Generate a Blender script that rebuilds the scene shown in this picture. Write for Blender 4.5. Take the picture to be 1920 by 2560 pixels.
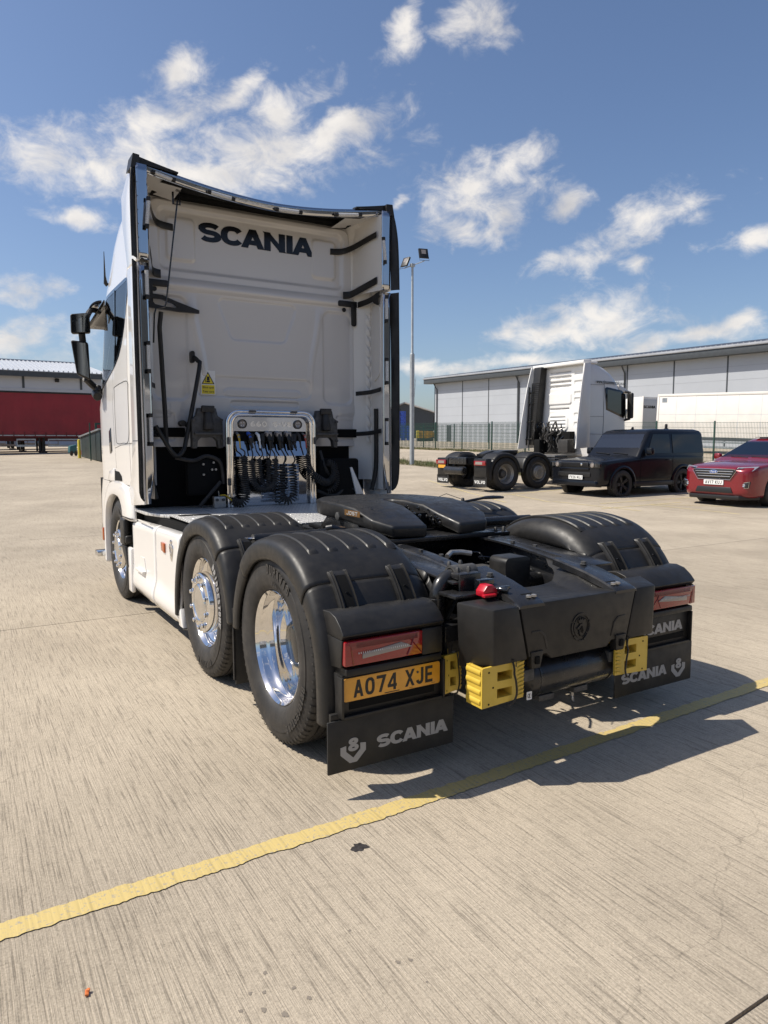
import bpy, bmesh, math, random
from mathutils import Vector, Matrix, noise
from mathutils.geometry import tessellate_polygon
random.seed(7)
R = math.radians
S = bpy.context.scene
for o in list(bpy.data.objects): bpy.data.objects.remove(o)
COL = S.collection
# ---------------------------------------------------------------- camera
cd = bpy.data.cameras.new('camera'); cam = bpy.data.objects.new('camera', cd); COL.objects.link(cam)
S.camera = cam
YAW, PITCH, ROLL, FPX = 0.5418, -0.0983, -0.0012, 1773.2
CP = Vector((-2.5994, -3.4375, 1.5862))
fw = Vector((math.sin(YAW)*math.cos(PITCH), math.cos(YAW)*math.cos(PITCH), math.sin(PITCH)))
rt = Vector((math.cos(YAW), -math.sin(YAW), 0)); up = rt.cross(fw)
r2 = rt*math.cos(ROLL)+up*math.sin(ROLL); u2 = -rt*math.sin(ROLL)+up*math.cos(ROLL)
cam.matrix_world = Matrix((( r2.x,u2.x,-fw.x,CP.x),(r2.y,u2.y,-fw.y,CP.y),(r2.z,u2.z,-fw.z,CP.z),(0,0,0,1)))
cd.sensor_fit = 'HORIZONTAL'; cd.sensor_width = 36; cd.lens = 36*FPX/1920
cd.clip_start = .05; cd.clip_end = 6000
S.render.resolution_x = 768; S.render.resolution_y = 1024
# ---------------------------------------------------------------- light and exposure
SUN = Vector((-.66, .35, 1.0)).normalized()
S.view_settings.view_transform = 'Standard'; S.view_settings.look = 'None'
S.view_settings.exposure = 0.22; S.view_settings.gamma = 1
S.view_settings.use_curve_mapping = False
sl = bpy.data.lights.new('sun', 'SUN'); so = bpy.data.objects.new('sun', sl); COL.objects.link(so)
sl.energy = 5.0; sl.angle = R(.53); sl.color = (1, .935, .83)
so.rotation_euler = SUN.to_track_quat('Z', 'Y').to_euler(); so.location = (-20, 10, 40)
W = bpy.data.worlds.new('World'); S.world = W; W.use_nodes = True
nt = W.node_tree; N = nt.nodes; N.clear(); LK = nt.links
def nn(t, tree=None, **k):
    n = (tree or nt).nodes.new(t)
    for a, b in k.items(): setattr(n, a, b)
    return n
def mth(op, a, b=None, c=None, clamp=False):
    n = nn('ShaderNodeMath', operation=op); n.use_clamp = clamp
    for i, v in enumerate((a, b, c)):
        if v is None: continue
        if isinstance(v, (int, float)): n.inputs[i].default_value = v
        else: LK.new(v, n.inputs[i])
    return n.outputs[0]
sky = nn('ShaderNodeTexSky', sky_type='NISHITA', sun_disc=False)
sky.sun_elevation = math.asin(SUN.z); sky.sun_rotation = math.atan2(SUN.x, SUN.y)
sky.altitude = 20; sky.air_density = 1.0; sky.dust_density = 1.3; sky.ozone_density = 1.6
tc = nn('ShaderNodeTexCoord'); sep = nn('ShaderNodeSeparateXYZ'); LK.new(tc.outputs['Generated'], sep.inputs[0])
az = mth('ARCTAN2', sep.outputs[0], sep.outputs[1]); el = mth('ARCSINE', sep.outputs[2])
# warp the direction so that cloud edges are ragged
mp = nn('ShaderNodeMapping'); mp.inputs['Scale'].default_value = (1, 1, 1.6); LK.new(tc.outputs['Generated'], mp.inputs[0])
wn = nn('ShaderNodeTexNoise'); wn.inputs['Scale'].default_value = 9; wn.inputs['Detail'].default_value = 4
LK.new(mp.outputs[0], wn.inputs['Vector']); wsep = nn('ShaderNodeSeparateColor'); LK.new(wn.outputs['Color'], wsep.inputs[0])
azw = mth('ADD', az, mth('MULTIPLY', mth('SUBTRACT', wsep.outputs[0], .5), .10))
elw = mth('ADD', el, mth('MULTIPLY', mth('SUBTRACT', wsep.outputs[1], .5), .06))
BL = [(0.241,0.395,0.046,0.026,-.5),(0.341,0.431,0.03,0.012,-.5),(0.272,0.445,0.025,0.016,-.6),(0.160,0.335,0.090,0.021,0),(0.28,0.339,0.12,0.030,0),(0.388,0.367,0.105,0.034,-.1),(0.407,0.42,0.04,0.022,-.3),(0.477,0.393,0.066,0.022,-.25),(0.146,0.277,0.035,0.011,0),(0.57,0.505,0.022,0.022,-.3),(0.665,0.506,0.045,0.022,0),(0.668,0.32,0.067,0.032,0),(0.656,0.271,0.05,0.018,0),(0.716,0.344,0.032,0.025,-.5),(0.78,0.303,0.027,0.019,0),(0.904,0.279,0.052,0.024,-.25),(0.797,0.231,0.047,0.016,-.2),(0.996,0.233,0.042,0.013,0),(0.84,0.168,0.075,0.026,0),(0.769,0.147,0.068,0.02,0),(0.931,0.134,0.075,0.011,0),(0.087,0.184,0.05,0.014,0),(0.079,0.125,0.062,0.024,0),(0.555,0.308,0.018,0.008,-.4),(0.733,0.112,0.08,0.010,0),(1.0,0.144,0.025,0.008,0),(0.884,0.222,0.022,0.01,0),(0.704,0.149,0.025,0.009,0),(0.619,0.105,0.06,0.010,0)]
field = None
for a0, e0, ra, re, tilt in BL:
    da = mth('SUBTRACT', azw, a0); de = mth('SUBTRACT', mth('SUBTRACT', elw, e0), mth('MULTIPLY', da, -tilt))
    q = mth('ADD', mth('POWER', mth('MULTIPLY', da, 1/ra/(1.32 if a0 < .5 and e0 > .3 else 1.12)), 2), mth('POWER', mth('MULTIPLY', de, 1/re/(1.38 if a0 < .5 and e0 > .3 else 1.15)), 2))
    v = mth('SUBTRACT', 1, mth('SQRT', q))
    field = v if field is None else mth('SMOOTH_MAX', field, v, .25)
# outside the frame: the same broken cumulus, from noise
gn = nn('ShaderNodeTexNoise'); gn.inputs['Scale'].default_value = 3.2; gn.inputs['Detail'].default_value = 3
LK.new(mp.outputs[0], gn.inputs['Vector'])
gfield = mth('MULTIPLY', mth('SUBTRACT', gn.outputs[0], .60), 7)
da = mth('ABSOLUTE', mth('SUBTRACT', az, .54)); inside = mth('MULTIPLY', mth('LESS_THAN', da, .60), mth('LESS_THAN', el, .62))
gfield = mth('SUBTRACT', gfield, mth('MULTIPLY', inside, 30))
field = mth('MAXIMUM', mth('MAXIMUM', field, -1.2), gfield)
mp2 = nn('ShaderNodeMapping'); mp2.inputs['Scale'].default_value = (1, 1, 1.5); mp2.inputs['Rotation'].default_value = (.3, .5, 0)
LK.new(tc.outputs['Generated'], mp2.inputs[0])
dn = nn('ShaderNodeTexNoise'); dn.inputs['Scale'].default_value = 21; dn.inputs['Detail'].default_value = 11; dn.inputs['Roughness'].default_value = .62; dn.inputs['Distortion'].default_value = .35
LK.new(mp2.outputs[0], dn.inputs['Vector'])
dens = mth('ADD', mth('MULTIPLY', field, .74), mth('MULTIPLY', mth('SUBTRACT', dn.outputs[0], .5), 2.5))
mr = nn('ShaderNodeMapRange', interpolation_type='SMOOTHSTEP'); mr.inputs[1].default_value = -.26; mr.inputs[2].default_value = .90
LK.new(dens, mr.inputs[0])
mask = mth('MULTIPLY', mr.outputs[0], .93)
# cloud brightness: thick parts and undersides greyer
sn = nn('ShaderNodeTexNoise'); sn.inputs['Scale'].default_value = 11; sn.inputs['Detail'].default_value = 6
LK.new(mp2.outputs[0], sn.inputs['Vector'])
cr = nn('ShaderNodeMix', data_type='RGBA'); cr.inputs[6].default_value = (10.0, 9.5, 8.9, 1); cr.inputs[7].default_value = (6.3, 6.2, 6.3, 1)
LK.new(mth('MULTIPLY', mth('SUBTRACT', sn.outputs[0], .42), 3.2, clamp=True), cr.inputs[0])
mx = nn('ShaderNodeMix', data_type='RGBA'); LK.new(mask, mx.inputs[0]); tint = nn('ShaderNodeMix', data_type='RGBA', blend_type='MULTIPLY'); tint.inputs[0].default_value = 1; tint.inputs[7].default_value = (1.07, 1.13, 1.26, 1); LK.new(sky.outputs[0], tint.inputs[6]); LK.new(tint.outputs[2], mx.inputs[6]); LK.new(cr.outputs[2], mx.inputs[7])
bg = nn('ShaderNodeBackground'); bg.inputs[1].default_value = .084; LK.new(mx.outputs[2], bg.inputs[0])
wo = nn('ShaderNodeOutputWorld'); LK.new(bg.outputs[0], wo.inputs[0])

# ---------------------------------------------------------------- materials
def mat(name, col, rough=.5, metal=0, coat=0, var=None, bump=None, trans=0, emit=None, spec=None, ior=None, dust=0):
    m = bpy.data.materials.new(name); m.use_nodes = True; t = m.node_tree; b = t.nodes['Principled BSDF']
    b.inputs['Base Color'].default_value = (*col, 1); b.inputs['Roughness'].default_value = rough; b.inputs['Metallic'].default_value = metal
    if coat: b.inputs['Coat Weight'].default_value = coat; b.inputs['Coat Roughness'].default_value = .04
    if trans: b.inputs['Transmission Weight'].default_value = trans
    if spec is not None: b.inputs['Specular IOR Level'].default_value = spec
    if ior: b.inputs['IOR'].default_value = ior
    if emit: b.inputs['Emission Color'].default_value = (*emit[0], 1); b.inputs['Emission Strength'].default_value = emit[1]
    if var or bump:
        tc = nn('ShaderNodeTexCoord', t)
    if var:   # (scale, amount, roughness_amount)
        n = nn('ShaderNodeTexNoise', t); n.inputs['Scale'].default_value = var[0]; n.inputs['Detail'].default_value = 7; t.links.new(tc.outputs['Object'], n.inputs['Vector'])
        r = nn('ShaderNodeMapRange', t); r.inputs[1].default_value = .3; r.inputs[2].default_value = .7; r.inputs[3].default_value = 1-var[1]; r.inputs[4].default_value = 1+var[1]
        t.links.new(n.outputs[0], r.inputs[0])
        x = nn('ShaderNodeMix', t, data_type='RGBA', blend_type='MULTIPLY'); x.inputs[0].default_value = 1; x.inputs[6].default_value = (*col, 1)
        t.links.new(r.outputs[0], x.inputs[7]); t.links.new(x.outputs[2], b.inputs['Base Color'])
        if len(var) > 2:
            r3 = nn('ShaderNodeMapRange', t); r3.inputs[1].default_value = .3; r3.inputs[2].default_value = .7
            r3.inputs[3].default_value = max(0.01, rough-var[2]); r3.inputs[4].default_value = rough+var[2]
            n2 = nn('ShaderNodeTexNoise', t); n2.inputs['Scale'].default_value = var[0]*2.7; n2.inputs['Detail'].default_value = 5; t.links.new(tc.outputs['Object'], n2.inputs['Vector'])
            t.links.new(n2.outputs[0], r3.inputs[0]); t.links.new(r3.outputs[0], b.inputs['Roughness'])
    if dust:
        sc_ = nn('ShaderNodeTexNoise', t); sc_.inputs['Scale'].default_value = 5; sc_.inputs['Detail'].default_value = 9; sc_.inputs['Roughness'].default_value = .7; tcd = nn('ShaderNodeTexCoord', t); t.links.new(tcd.outputs['Object'], sc_.inputs['Vector'])
        rr = nn('ShaderNodeMapRange', t); rr.inputs[1].default_value = .42; rr.inputs[2].default_value = .78; rr.inputs[4].default_value = dust; t.links.new(sc_.outputs[0], rr.inputs[0])
        md_ = nn('ShaderNodeMix', t, data_type='RGBA'); md_.inputs[7].default_value = (.20, .175, .145, 1); md_.inputs[6].default_value = (*col, 1); t.links.new(rr.outputs[0], md_.inputs[0])
        if var: t.links.new(x.outputs[2], md_.inputs[6])
        t.links.new(md_.outputs[2], b.inputs['Base Color'])
    if bump:  # (scale, strength, distance)
        n = nn('ShaderNodeTexNoise', t); n.inputs['Scale'].default_value = bump[0]; n.inputs['Detail'].default_value = 4; t.links.new(tc.outputs['Object'], n.inputs['Vector'])
        bp = nn('ShaderNodeBump', t); bp.inputs['Strength'].default_value = bump[1]; bp.inputs['Distance'].default_value = bump[2]
        t.links.new(n.outputs[0], bp.inputs['Height']); t.links.new(bp.outputs[0], b.inputs['Normal'])
    return m
M = {}
def dm(k, *a, **kw): M[k] = mat(k, *a, **kw)
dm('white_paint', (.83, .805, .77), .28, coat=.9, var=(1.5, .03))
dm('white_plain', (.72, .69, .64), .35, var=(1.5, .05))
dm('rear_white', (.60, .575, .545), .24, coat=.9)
dm('black_plastic', (.0115, .0110, .0106), .46, var=(9, .22, .08), bump=(900, .12, .0004), spec=.4, dust=.07)
dm('black_flap', (.012, .012, .012), .6, dust=.08, var=(5, .3, .08), bump=(300, .1, .0005))
dm('chassis_black', (.011, .0115, .013), .32, coat=.15, dust=.09, var=(8, .3, .1), bump=(60, .08, .0008))
dm('black_gloss', (.006, .007, .009), .12, coat=.5)
dm('black_matt', (.004, .004, .004), .8, spec=.2)
dm('rubber', (.016, .0145, .0135), .62, dust=.14, var=(9, .4, .1), bump=(250, .12, .0006))
dm('tyre_letter', (.026, .024, .023), .5)
dm('tyre_letter_white', (.30, .29, .28), .6)
dm('chrome', (.80, .79, .78), .07, 1, var=(6, .03, .02))
dm('steel_mirror', (.50, .505, .52), .05, 1, bump=(3, .15, .004))
dm('alloy', (.70, .70, .70), .16, 1, var=(12, .08, .05))
dm('zinc', (.42, .40, .37), .42, .8, var=(40, .2, .1))
dm('fifth_black', (.009, .009, .0095), .42, dust=.10, var=(8, .3, .12), bump=(120, .15, .0008))
dm('cast', (.075, .073, .070), .6, .3, var=(30, .3, .1), bump=(80, .3, .002))
def thin_glass(name, tint, amt):
    m = bpy.data.materials.new(name); m.use_nodes = True; t = m.node_tree; t.nodes.clear()
    o = nn('ShaderNodeOutputMaterial', t); a = nn('ShaderNodeBsdfTransparent', t); a.inputs[0].default_value = (*tint, 1); g_ = nn('ShaderNodeBsdfGlossy', t); g_.inputs['Roughness'].default_value = .02
    f = nn('ShaderNodeFresnel', t); f.inputs[0].default_value = 1.5; mxs = nn('ShaderNodeMixShader', t); ad = nn('ShaderNodeMath', t, operation='ADD'); ad.inputs[1].default_value = amt
    t.links.new(f.outputs[0], ad.inputs[0]); t.links.new(ad.outputs[0], mxs.inputs[0]); t.links.new(a.outputs[0], mxs.inputs[1]); t.links.new(g_.outputs[0], mxs.inputs[2]); t.links.new(mxs.outputs[0], o.inputs[0]); return m
M['glass_thin'] = thin_glass('glass_thin', (.55, .62, .62), .03); M['glass_car'] = thin_glass('glass_car', (.6, .66, .66), .13)
dm('glass_dark', (.012, .016, .02), .03, coat=.3, spec=.7)
dm('red_lens', (.24, .004, .007), .12, coat=.7)
dm('red_lens_dark', (.16, .004, .008), .12, coat=.6)
dm('clear_lens', (.26, .23, .21), .18, coat=.6)
dm('led_lens', (.55, .55, .54), .15, coat=.5, var=(160, .3))
dm('plate_yellow', (.72, .335, .028), .35, coat=.4, var=(25, .07))
dm('plate_white', (.75, .75, .73), .35, coat=.3)
dm('ink', (.012, .012, .012), .5)
dm('grey_print', (.33, .325, .315), .5)
dm('decal_black', (.006, .006, .007), .25)
dm('amber', (.42, .085, .01), .2, coat=.6)
dm('chock_yellow', (.64, .44, .055), .42, dust=.25, var=(10, .12, .08), bump=(60, .1, .001))
dm('sticker_yellow', (.75, .60, .03), .4)
dm('red_plastic', (.42, .008, .02), .32)
dm('blue_plastic', (.03, .09, .42), .4)
dm('yellow_hose', (.45, .30, .01), .45); dm('red_hose', (.40, .04, .02), .45)
dm('galv', (.36, .385, .40), .42, .65, var=(5, .15, .08), bump=(30, .05, .001))
dm('galv_pole', (.36, .385, .40), .5, .3, var=(5, .12))
dm('clad_grey', (.40, .42, .45), .45, var=(.4, .04), bump=(.9, .08, .02))
dm('clad_light', (.50, .52, .56), .5, var=(.4, .03))
dm('dark_grey', (.055, .062, .068), .5, var=(3, .1))
dm('roof_light', (.46, .475, .50), .4, var=(.5, .06))
dm('roof_grey', (.30, .31, .33), .5, var=(.6, .12))
dm('curtain_red', (.22, .010, .018), .45, var=(.8, .15), bump=(1.2, .3, .03))
dm('trailer_red', (.12, .008, .012), .5)
dm('fence_green', (.012, .05, .035), .45)
dm('bin_green', (.016, .028, .028), .5, var=(3, .2))
dm('safety_yellow', (.62, .50, .05), .45, var=(5, .1))
dm('crate_blue', (.035, .09, .45), .4, var=(2, .15))
dm('skip_yellow', (.45, .25, .04), .5, var=(2, .3))
dm('teal', (.02, .10, .115), .5)
dm('concrete_kerb', (.36, .33, .28), .85, var=(4, .15), bump=(40, .3, .004))
dm('car_black', (.006, .007, .010), .20, coat=.08, spec=.3)
dm('car_red', (.20, .006, .013), .25, coat=.9, metal=.2)
dm('car_glass', (.035, .045, .05), .03, spec=.7, coat=.3); dm('car_glass_dark', (.004, .005, .006), .03, spec=.45)
dm('car_trim', (.012, .012, .013), .45)
dm('headlamp', (.45, .47, .5), .1, .6, coat=.8)
dm('badge_blue', (.03, .07, .25), .3)
dm('rust_orange', (.60, .16, .04), .7)

# ---------------------------------------------------------------- mesh builder
class MB:
    def __init__(s): s.v = []; s.f = []
    def add(s, vs, fs):
        n = len(s.v); s.v += [tuple(v) for v in vs]; s.f += [tuple(i+n for i in f) for f in fs]; return s
    def box(s, x0, x1, y0, y1, z0, z1, m=None):
        vs = [Vector((x, y, z)) for x in (x0, x1) for y in (y0, y1) for z in (z0, z1)]
        if m: vs = [m @ v for v in vs]
        return s.add(vs, [(0,1,3,2),(4,6,7,5),(0,4,5,1),(2,3,7,6),(0,2,6,4),(1,5,7,3)])
    def hexa(s, p): return s.add(p, [(0,1,2,3),(7,6,5,4),(0,4,5,1),(1,5,6,2),(2,6,7,3),(3,7,4,0)])
    def prism(s, poly, fn0, fn1):
        """poly: 2D outline; fn0/fn1 map (a,b) to the 3D point of the two ends"""
        n = len(poly); vs = [fn0(*p) for p in poly]+[fn1(*p) for p in poly]
        tri = tessellate_polygon([[Vector((p[0], p[1], 0)) for p in poly]])
        fs = [tuple(t) for t in tri]+[tuple(i+n for i in reversed(t)) for t in tri]+[(i, (i+1) % n, (i+1) % n+n, i+n) for i in range(n)]
        return s.add(vs, fs)
    def px(s, poly, x0, x1): return s.prism(poly, lambda a, b: (x0, a, b), lambda a, b: (x1, a, b))   # outline in y,z
    def py(s, poly, y0, y1): return s.prism(poly, lambda a, b: (a, y0, b), lambda a, b: (a, y1, b))   # outline in x,z
    def pz(s, poly, z0, z1): return s.prism(poly, lambda a, b: (a, b, z0), lambda a, b: (a, b, z1))   # outline in x,y
    def tube(s, pts, r, n=8, closed=False, rs=None):
        pts = [Vector(p) for p in pts]; k = len(pts); vs = []; fs = []
        prev = None
        for i, p in enumerate(pts):
            a = pts[i-1] if (i or closed) else p; b = pts[(i+1) % k] if (i < k-1 or closed) else p
            t = (b-a).normalized() if (b-a).length > 1e-9 else Vector((0, 0, 1))
            if prev is None:
                u = t.orthogonal().normalized()
            else:
                u = (prev-t*prev.dot(t)); u = u.normalized() if u.length > 1e-6 else t.orthogonal().normalized()
            prev = u; w = t.cross(u); rr = rs[i] if rs else r
            vs += [p+(u*math.cos(2*math.pi*j/n)+w*math.sin(2*math.pi*j/n))*rr for j in range(n)]
        for i in range(k if closed else k-1):
            for j in range(n):
                a = i*n+j; b = i*n+(j+1) % n; c = ((i+1) % k)*n
                fs.append((a, b, c+(j+1) % n, c+j))
        if not closed: fs += [tuple(range(n))[::-1], tuple(range((k-1)*n, k*n))]
        return s.add(vs, fs)
    def cyl(s, a, b, r, n=20, r1=None): return s.tube([a, b], r, n, rs=[r, r if r1 is None else r1])
    def lathe(s, prof, c=(0, 0, 0), axis='x', n=48, a0=0, a1=2*math.pi):
        """prof: (h along axis, radius)"""
        full = abs(a1-a0-2*math.pi) < 1e-6; k = len(prof); vs = []; fs = []; m = n if full else n+1
        for j in range(m):
            t = a0+(a1-a0)*j/n
            for h, r in prof:
                q = {'x': (h, r*math.cos(t), r*math.sin(t)), 'y': (r*math.cos(t), h, r*math.sin(t)), 'z': (r*math.cos(t), r*math.sin(t), h)}[axis]
                vs.append((c[0]+q[0], c[1]+q[1], c[2]+q[2]))
        for j in range(n):
            for i in range(k-1):
                a = j*k+i; b = ((j+1) % m)*k+i; fs.append((a, b, b+1, a+1))
        return s.add(vs, fs)
    def grid(s, fn, nu, nv, closed_u=False):
        vs = [fn(i/nu, j/nv) for i in range(nu+(0 if closed_u else 1)) for j in range(nv+1)]; fs = []
        mu = nu if closed_u else nu+1
        for i in range(nu):
            for j in range(nv):
                a = i*(nv+1)+j; b = ((i+1) % mu)*(nv+1)+j; fs.append((a, b, b+1, a+1))
        return s.add(vs, fs)
    def loft(s, rings, cap=True, closed=True):
        n = len(rings[0]); vs = [p for r in rings for p in r]; fs = []
        for i in range(len(rings)-1):
            for j in range(n if closed else n-1):
                a = i*n+j; b = i*n+(j+1) % n; fs.append((a, b, b+n, a+n))
        if cap and closed: fs += [tuple(range(n))[::-1], tuple(range((len(rings)-1)*n, len(rings)*n))]
        return s.add(vs, fs)
    def mesh(s, name, bevel=0, seg=2, angle=35, recalc=True, mirror=False):
        vs = [(-x, y, z) for x, y, z in s.v] if mirror else s.v
        me = bpy.data.meshes.new(name); me.from_pydata(vs, [], s.f); me.validate()
        bm = bmesh.new(); bm.from_mesh(me)
        if recalc: bmesh.ops.recalc_face_normals(bm, faces=bm.faces)
        if bevel:
            es = [e for e in bm.edges if len(e.link_faces) == 2 and e.calc_face_angle(0) > R(28)]
            bmesh.ops.bevel(bm, geom=es, offset=bevel, segments=seg, profile=.5, affect='EDGES', clamp_overlap=True)
        for f in bm.faces: f.smooth = True
        bm.to_mesh(me); bm.free()
        me.set_sharp_from_angle(angle=R(angle))
        return me
    def build(s, name, material, parent=None, **k):
        o = bpy.data.objects.new(name, s.mesh(name, **k)); COL.objects.link(o)
        o.data.materials.append(M[material] if isinstance(material, str) else material)
        if parent is not None: o.parent = parent
        return o
def thing(name, label, cat, loc=(0, 0, 0), rz=0, group=None):
    o = bpy.data.objects.new(name, None); COL.objects.link(o); o.location = loc; o.rotation_euler = (0, 0, rz)
    o.empty_display_size = .3; o['label'] = label; o['category'] = cat
    if group: o['group'] = group
    return o
def tag(o, label=None, cat=None, group=None, kind=None):
    if label: o['label'] = label
    if cat: o['category'] = cat
    if group: o['group'] = group
    if kind: o['kind'] = kind
    return o
def copy_tree(o, parent=None):
    c = o.copy(); COL.objects.link(c); c.parent = parent
    for ch in o.children: copy_tree(ch, c)
    return c
def boolean(obj, cutters, op='DIFFERENCE'):
    """cut meshes out of obj and bake the result"""
    tmp = []
    for cm in cutters:
        c = bpy.data.objects.new('cutter', cm); COL.objects.link(c); c.matrix_world = obj.matrix_world; tmp.append(c)
        md = obj.modifiers.new('b', 'BOOLEAN'); md.object = c; md.operation = op; md.solver = 'EXACT'; md.material_mode = 'TRANSFER'
    bpy.context.view_layer.update()
    dg = bpy.context.evaluated_depsgraph_get(); me = bpy.data.meshes.new_from_object(obj.evaluated_get(dg))
    obj.modifiers.clear(); obj.data = me
    for c in tmp: bpy.data.objects.remove(c)
    me.set_sharp_from_angle(angle=R(35))
def lerp(a, b, t): return a+(b-a)*t
def path(pts, n):
    """catmull-rom resample of 2D/3D points at n+1 even parameters"""
    P = [Vector(p) for p in pts]; out = []
    L = [0]
    for a, b in zip(P, P[1:]): L.append(L[-1]+(b-a).length)
    for k in range(n+1):
        d = L[-1]*k/n; i = 0
        while i < len(P)-2 and L[i+1] < d: i += 1
        t = (d-L[i])/max(1e-9, L[i+1]-L[i]); p0 = P[max(i-1, 0)]; p1 = P[i]; p2 = P[i+1]; p3 = P[min(i+2, len(P)-1)]
        out.append(.5*((2*p1)+(p2-p0)*t+(2*p0-5*p1+4*p2-p3)*t*t+(3*p1-p0-3*p2+p3)*t**3))
    return out
def rrect(x0, x1, z0, z1, r, n=5):
    o = []
    for cx, cz, a in ((x1-r, z1-r, 0), (x0+r, z1-r, 90), (x0+r, z0+r, 180), (x1-r, z0+r, 270)):
        o += [(cx+r*math.cos(R(a+90*i/n)), cz+r*math.sin(R(a+90*i/n))) for i in range(n+1)]
    return o
def frame2d(mb, outer, inner, y0, y1):
    """closed picture-frame band between two equal-length outlines (x,z), y0..y1"""
    n = len(outer); vs = [(a, y0, b) for a, b in outer]+[(a, y0, b) for a, b in inner]+[(a, y1, b) for a, b in outer]+[(a, y1, b) for a, b in inner]; fs = []
    for i in range(n):
        j = (i+1) % n
        fs += [(i, j, j+n, i+n), (i+2*n, i+3*n, j+3*n, j+2*n), (i, i+2*n, j+2*n, j), (i+n, j+n, j+3*n, i+3*n)]
    mb.add(vs, fs)
# ---------------------------------------------------------------- stroke lettering
def arc(cx, cy, rx, ry, a0, a1, n=12, e=1.0):
    o = []
    for i in range(n+1):
        t = R(a0+(a1-a0)*i/n); c, s_ = math.cos(t), math.sin(t)
        o.append((cx+rx*math.copysign(abs(c)**e, c), cy+ry*math.copysign(abs(s_)**e, s_)))
    return o
def glyph(ch, w=.6, h=.1, v=.1):
    """strokes of a letter whose outer box is w x 1; h, v = half pen width sideways and up"""
    l, r, b, t, m = h, w-h, v, 1-v, .5; c = w/2
    G = {
     'A': [[(h*.9, -.05), (c, 1.06)], [(w-h*.9, -.05), (c, 1.06)], [(w*.22, .3), (w*.78, .3)]],
     'B': [[(l, 0), (l, 1)], [(l, t)]+arc(r-.15, (t+m)/2, .15, (t-m)/2, 90, -90, 8)+[(l, m)], [(l, m)]+arc(r-.15, (b+m)/2, .15, (m-b)/2, 90, -90, 8)+[(l, b)]],
     'C': [arc(c, .5, c-h, .5-v, 33, 327, 22, .85)],
     'D': [[(l, 0), (l, 1)], [(l, t)]+arc(c, .5, c-h, .5-v, 90, -90, 12)+[(l, b)]],
     'E': [[(l, 0), (l, 1)], [(l, t), (w, t)], [(l, m), (w*.92, m)], [(l, b), (w, b)]],
     'F': [[(l, 0), (l, 1)], [(l, t), (w, t)], [(l, m), (w*.92, m)]],
     'G': [arc(c, .5, c-h, .5-v, 38, 350, 22, .85)+[(r, .42), (c, .42)]],
     'H': [[(l, 0), (l, 1)], [(r, 0), (r, 1)], [(l, m), (r, m)]],
     'I': [[(c, 0), (c, 1)]],
     'J': [[(r, 1), (r, .3)]+arc(c, .3, c-h, .3-v, 0, -170, 10)],
     'K': [[(l, 0), (l, 1)], [(w-h*.8, 1.04), (l, .38)], [(l+.14, .5), (w-h*.7, -.04)]],
     'L': [[(l, 1), (l, b), (w, b)]],
     'M': [[(l, 0), (l, 1)], [(r, 0), (r, 1)], [(l, 1.04), (c, .25)], [(r, 1.04), (c, .25)]],
     'N': [[(l, 0), (l, 1)], [(r, 0), (r, 1)], [(h*.6, 1.05), (w-h*.6, -.05)]],
     'O': [arc(c, .5, c-h, .5-v, 0, 360, 24, .75)],
     'P': [[(l, 0), (l, 1)], [(l, t)]+arc(r-.15, (t+.45)/2, .15, (t-.45)/2, 90, -90, 8)+[(l, .45)]],
     'R': [[(l, 0), (l, 1)], [(l, t)]+arc(r-.15, (t+m)/2, .15, (t-m)/2, 90, -90, 8)+[(l, m)], [(c, m), (w-h*.7, -.04)]],
     'S': [arc(c, .75-v/2, c-h, .25-v/2, 25, 270, 12, .9)+arc(c, .25+v/2, c-h, .25-v/2, 90, -155, 12, .9)],
     'T': [[(c, 0), (c, 1)], [(0, t), (w, t)]],
     'U': [[(l, 1), (l, .3)]+arc(c, .3, c-h, .3-v, 180, 360, 10)+[(r, 1)]],
     'V': [[(h*.9, 1.05), (c, -.06)], [(w-h*.9, 1.05), (c, -.06)]],
     'W': [[(h*.9, 1.05), (w*.28, -.06)], [(w*.28, -.06), (c, .9)], [(c, .9), (w*.72, -.06)], [(w-h*.9, 1.05), (w*.72, -.06)]],
     'X': [[(h*.8, 1.05), (w-h*.8, -.05)], [(w-h*.8, 1.05), (h*.8, -.05)]],
     'Y': [[(h*.8, 1.05), (c, .45)], [(w-h*.8, 1.05), (c, .45)], [(c, .5), (c, 0)]],
     '0': [arc(c, .5, c-h, .5-v, 0, 360, 24, .75)],
     '1': [[(c+.05, 0), (c+.05, 1)], [(c+.05, .93), (c-.16, .74)]],
     '2': [arc(c, .72, c-h, .28-v, 170, -20, 10)+[(l, b), (w, b)]],
     '4': [[(r-.06, 0), (r-.06, 1)], [(r-.06, 1.02), (l-.02, .3)], [(0, .27), (w, .27)]],
     '6': [arc(c, .3, c-h, .3-v, 0, 360, 18, .9), [(l, .32), (l+.02, .6), (c-.02, t), (c+.2, t)]],
     '7': [[(0, t), (r, t), (w*.38, 0)]],
     '8': [arc(c, .27, c-h, .27-v, 0, 360, 18, .9), arc(c, .74, (c-h)*.86, .26-v, 0, 360, 18, .9)],
     '-': [[(0, .5), (w, .5)]], '.': [[(c-.06, v), (c+.06, v)]], '/': [[(0, 0), (w, 1)]],
    }
    return G.get(ch, [])
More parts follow.
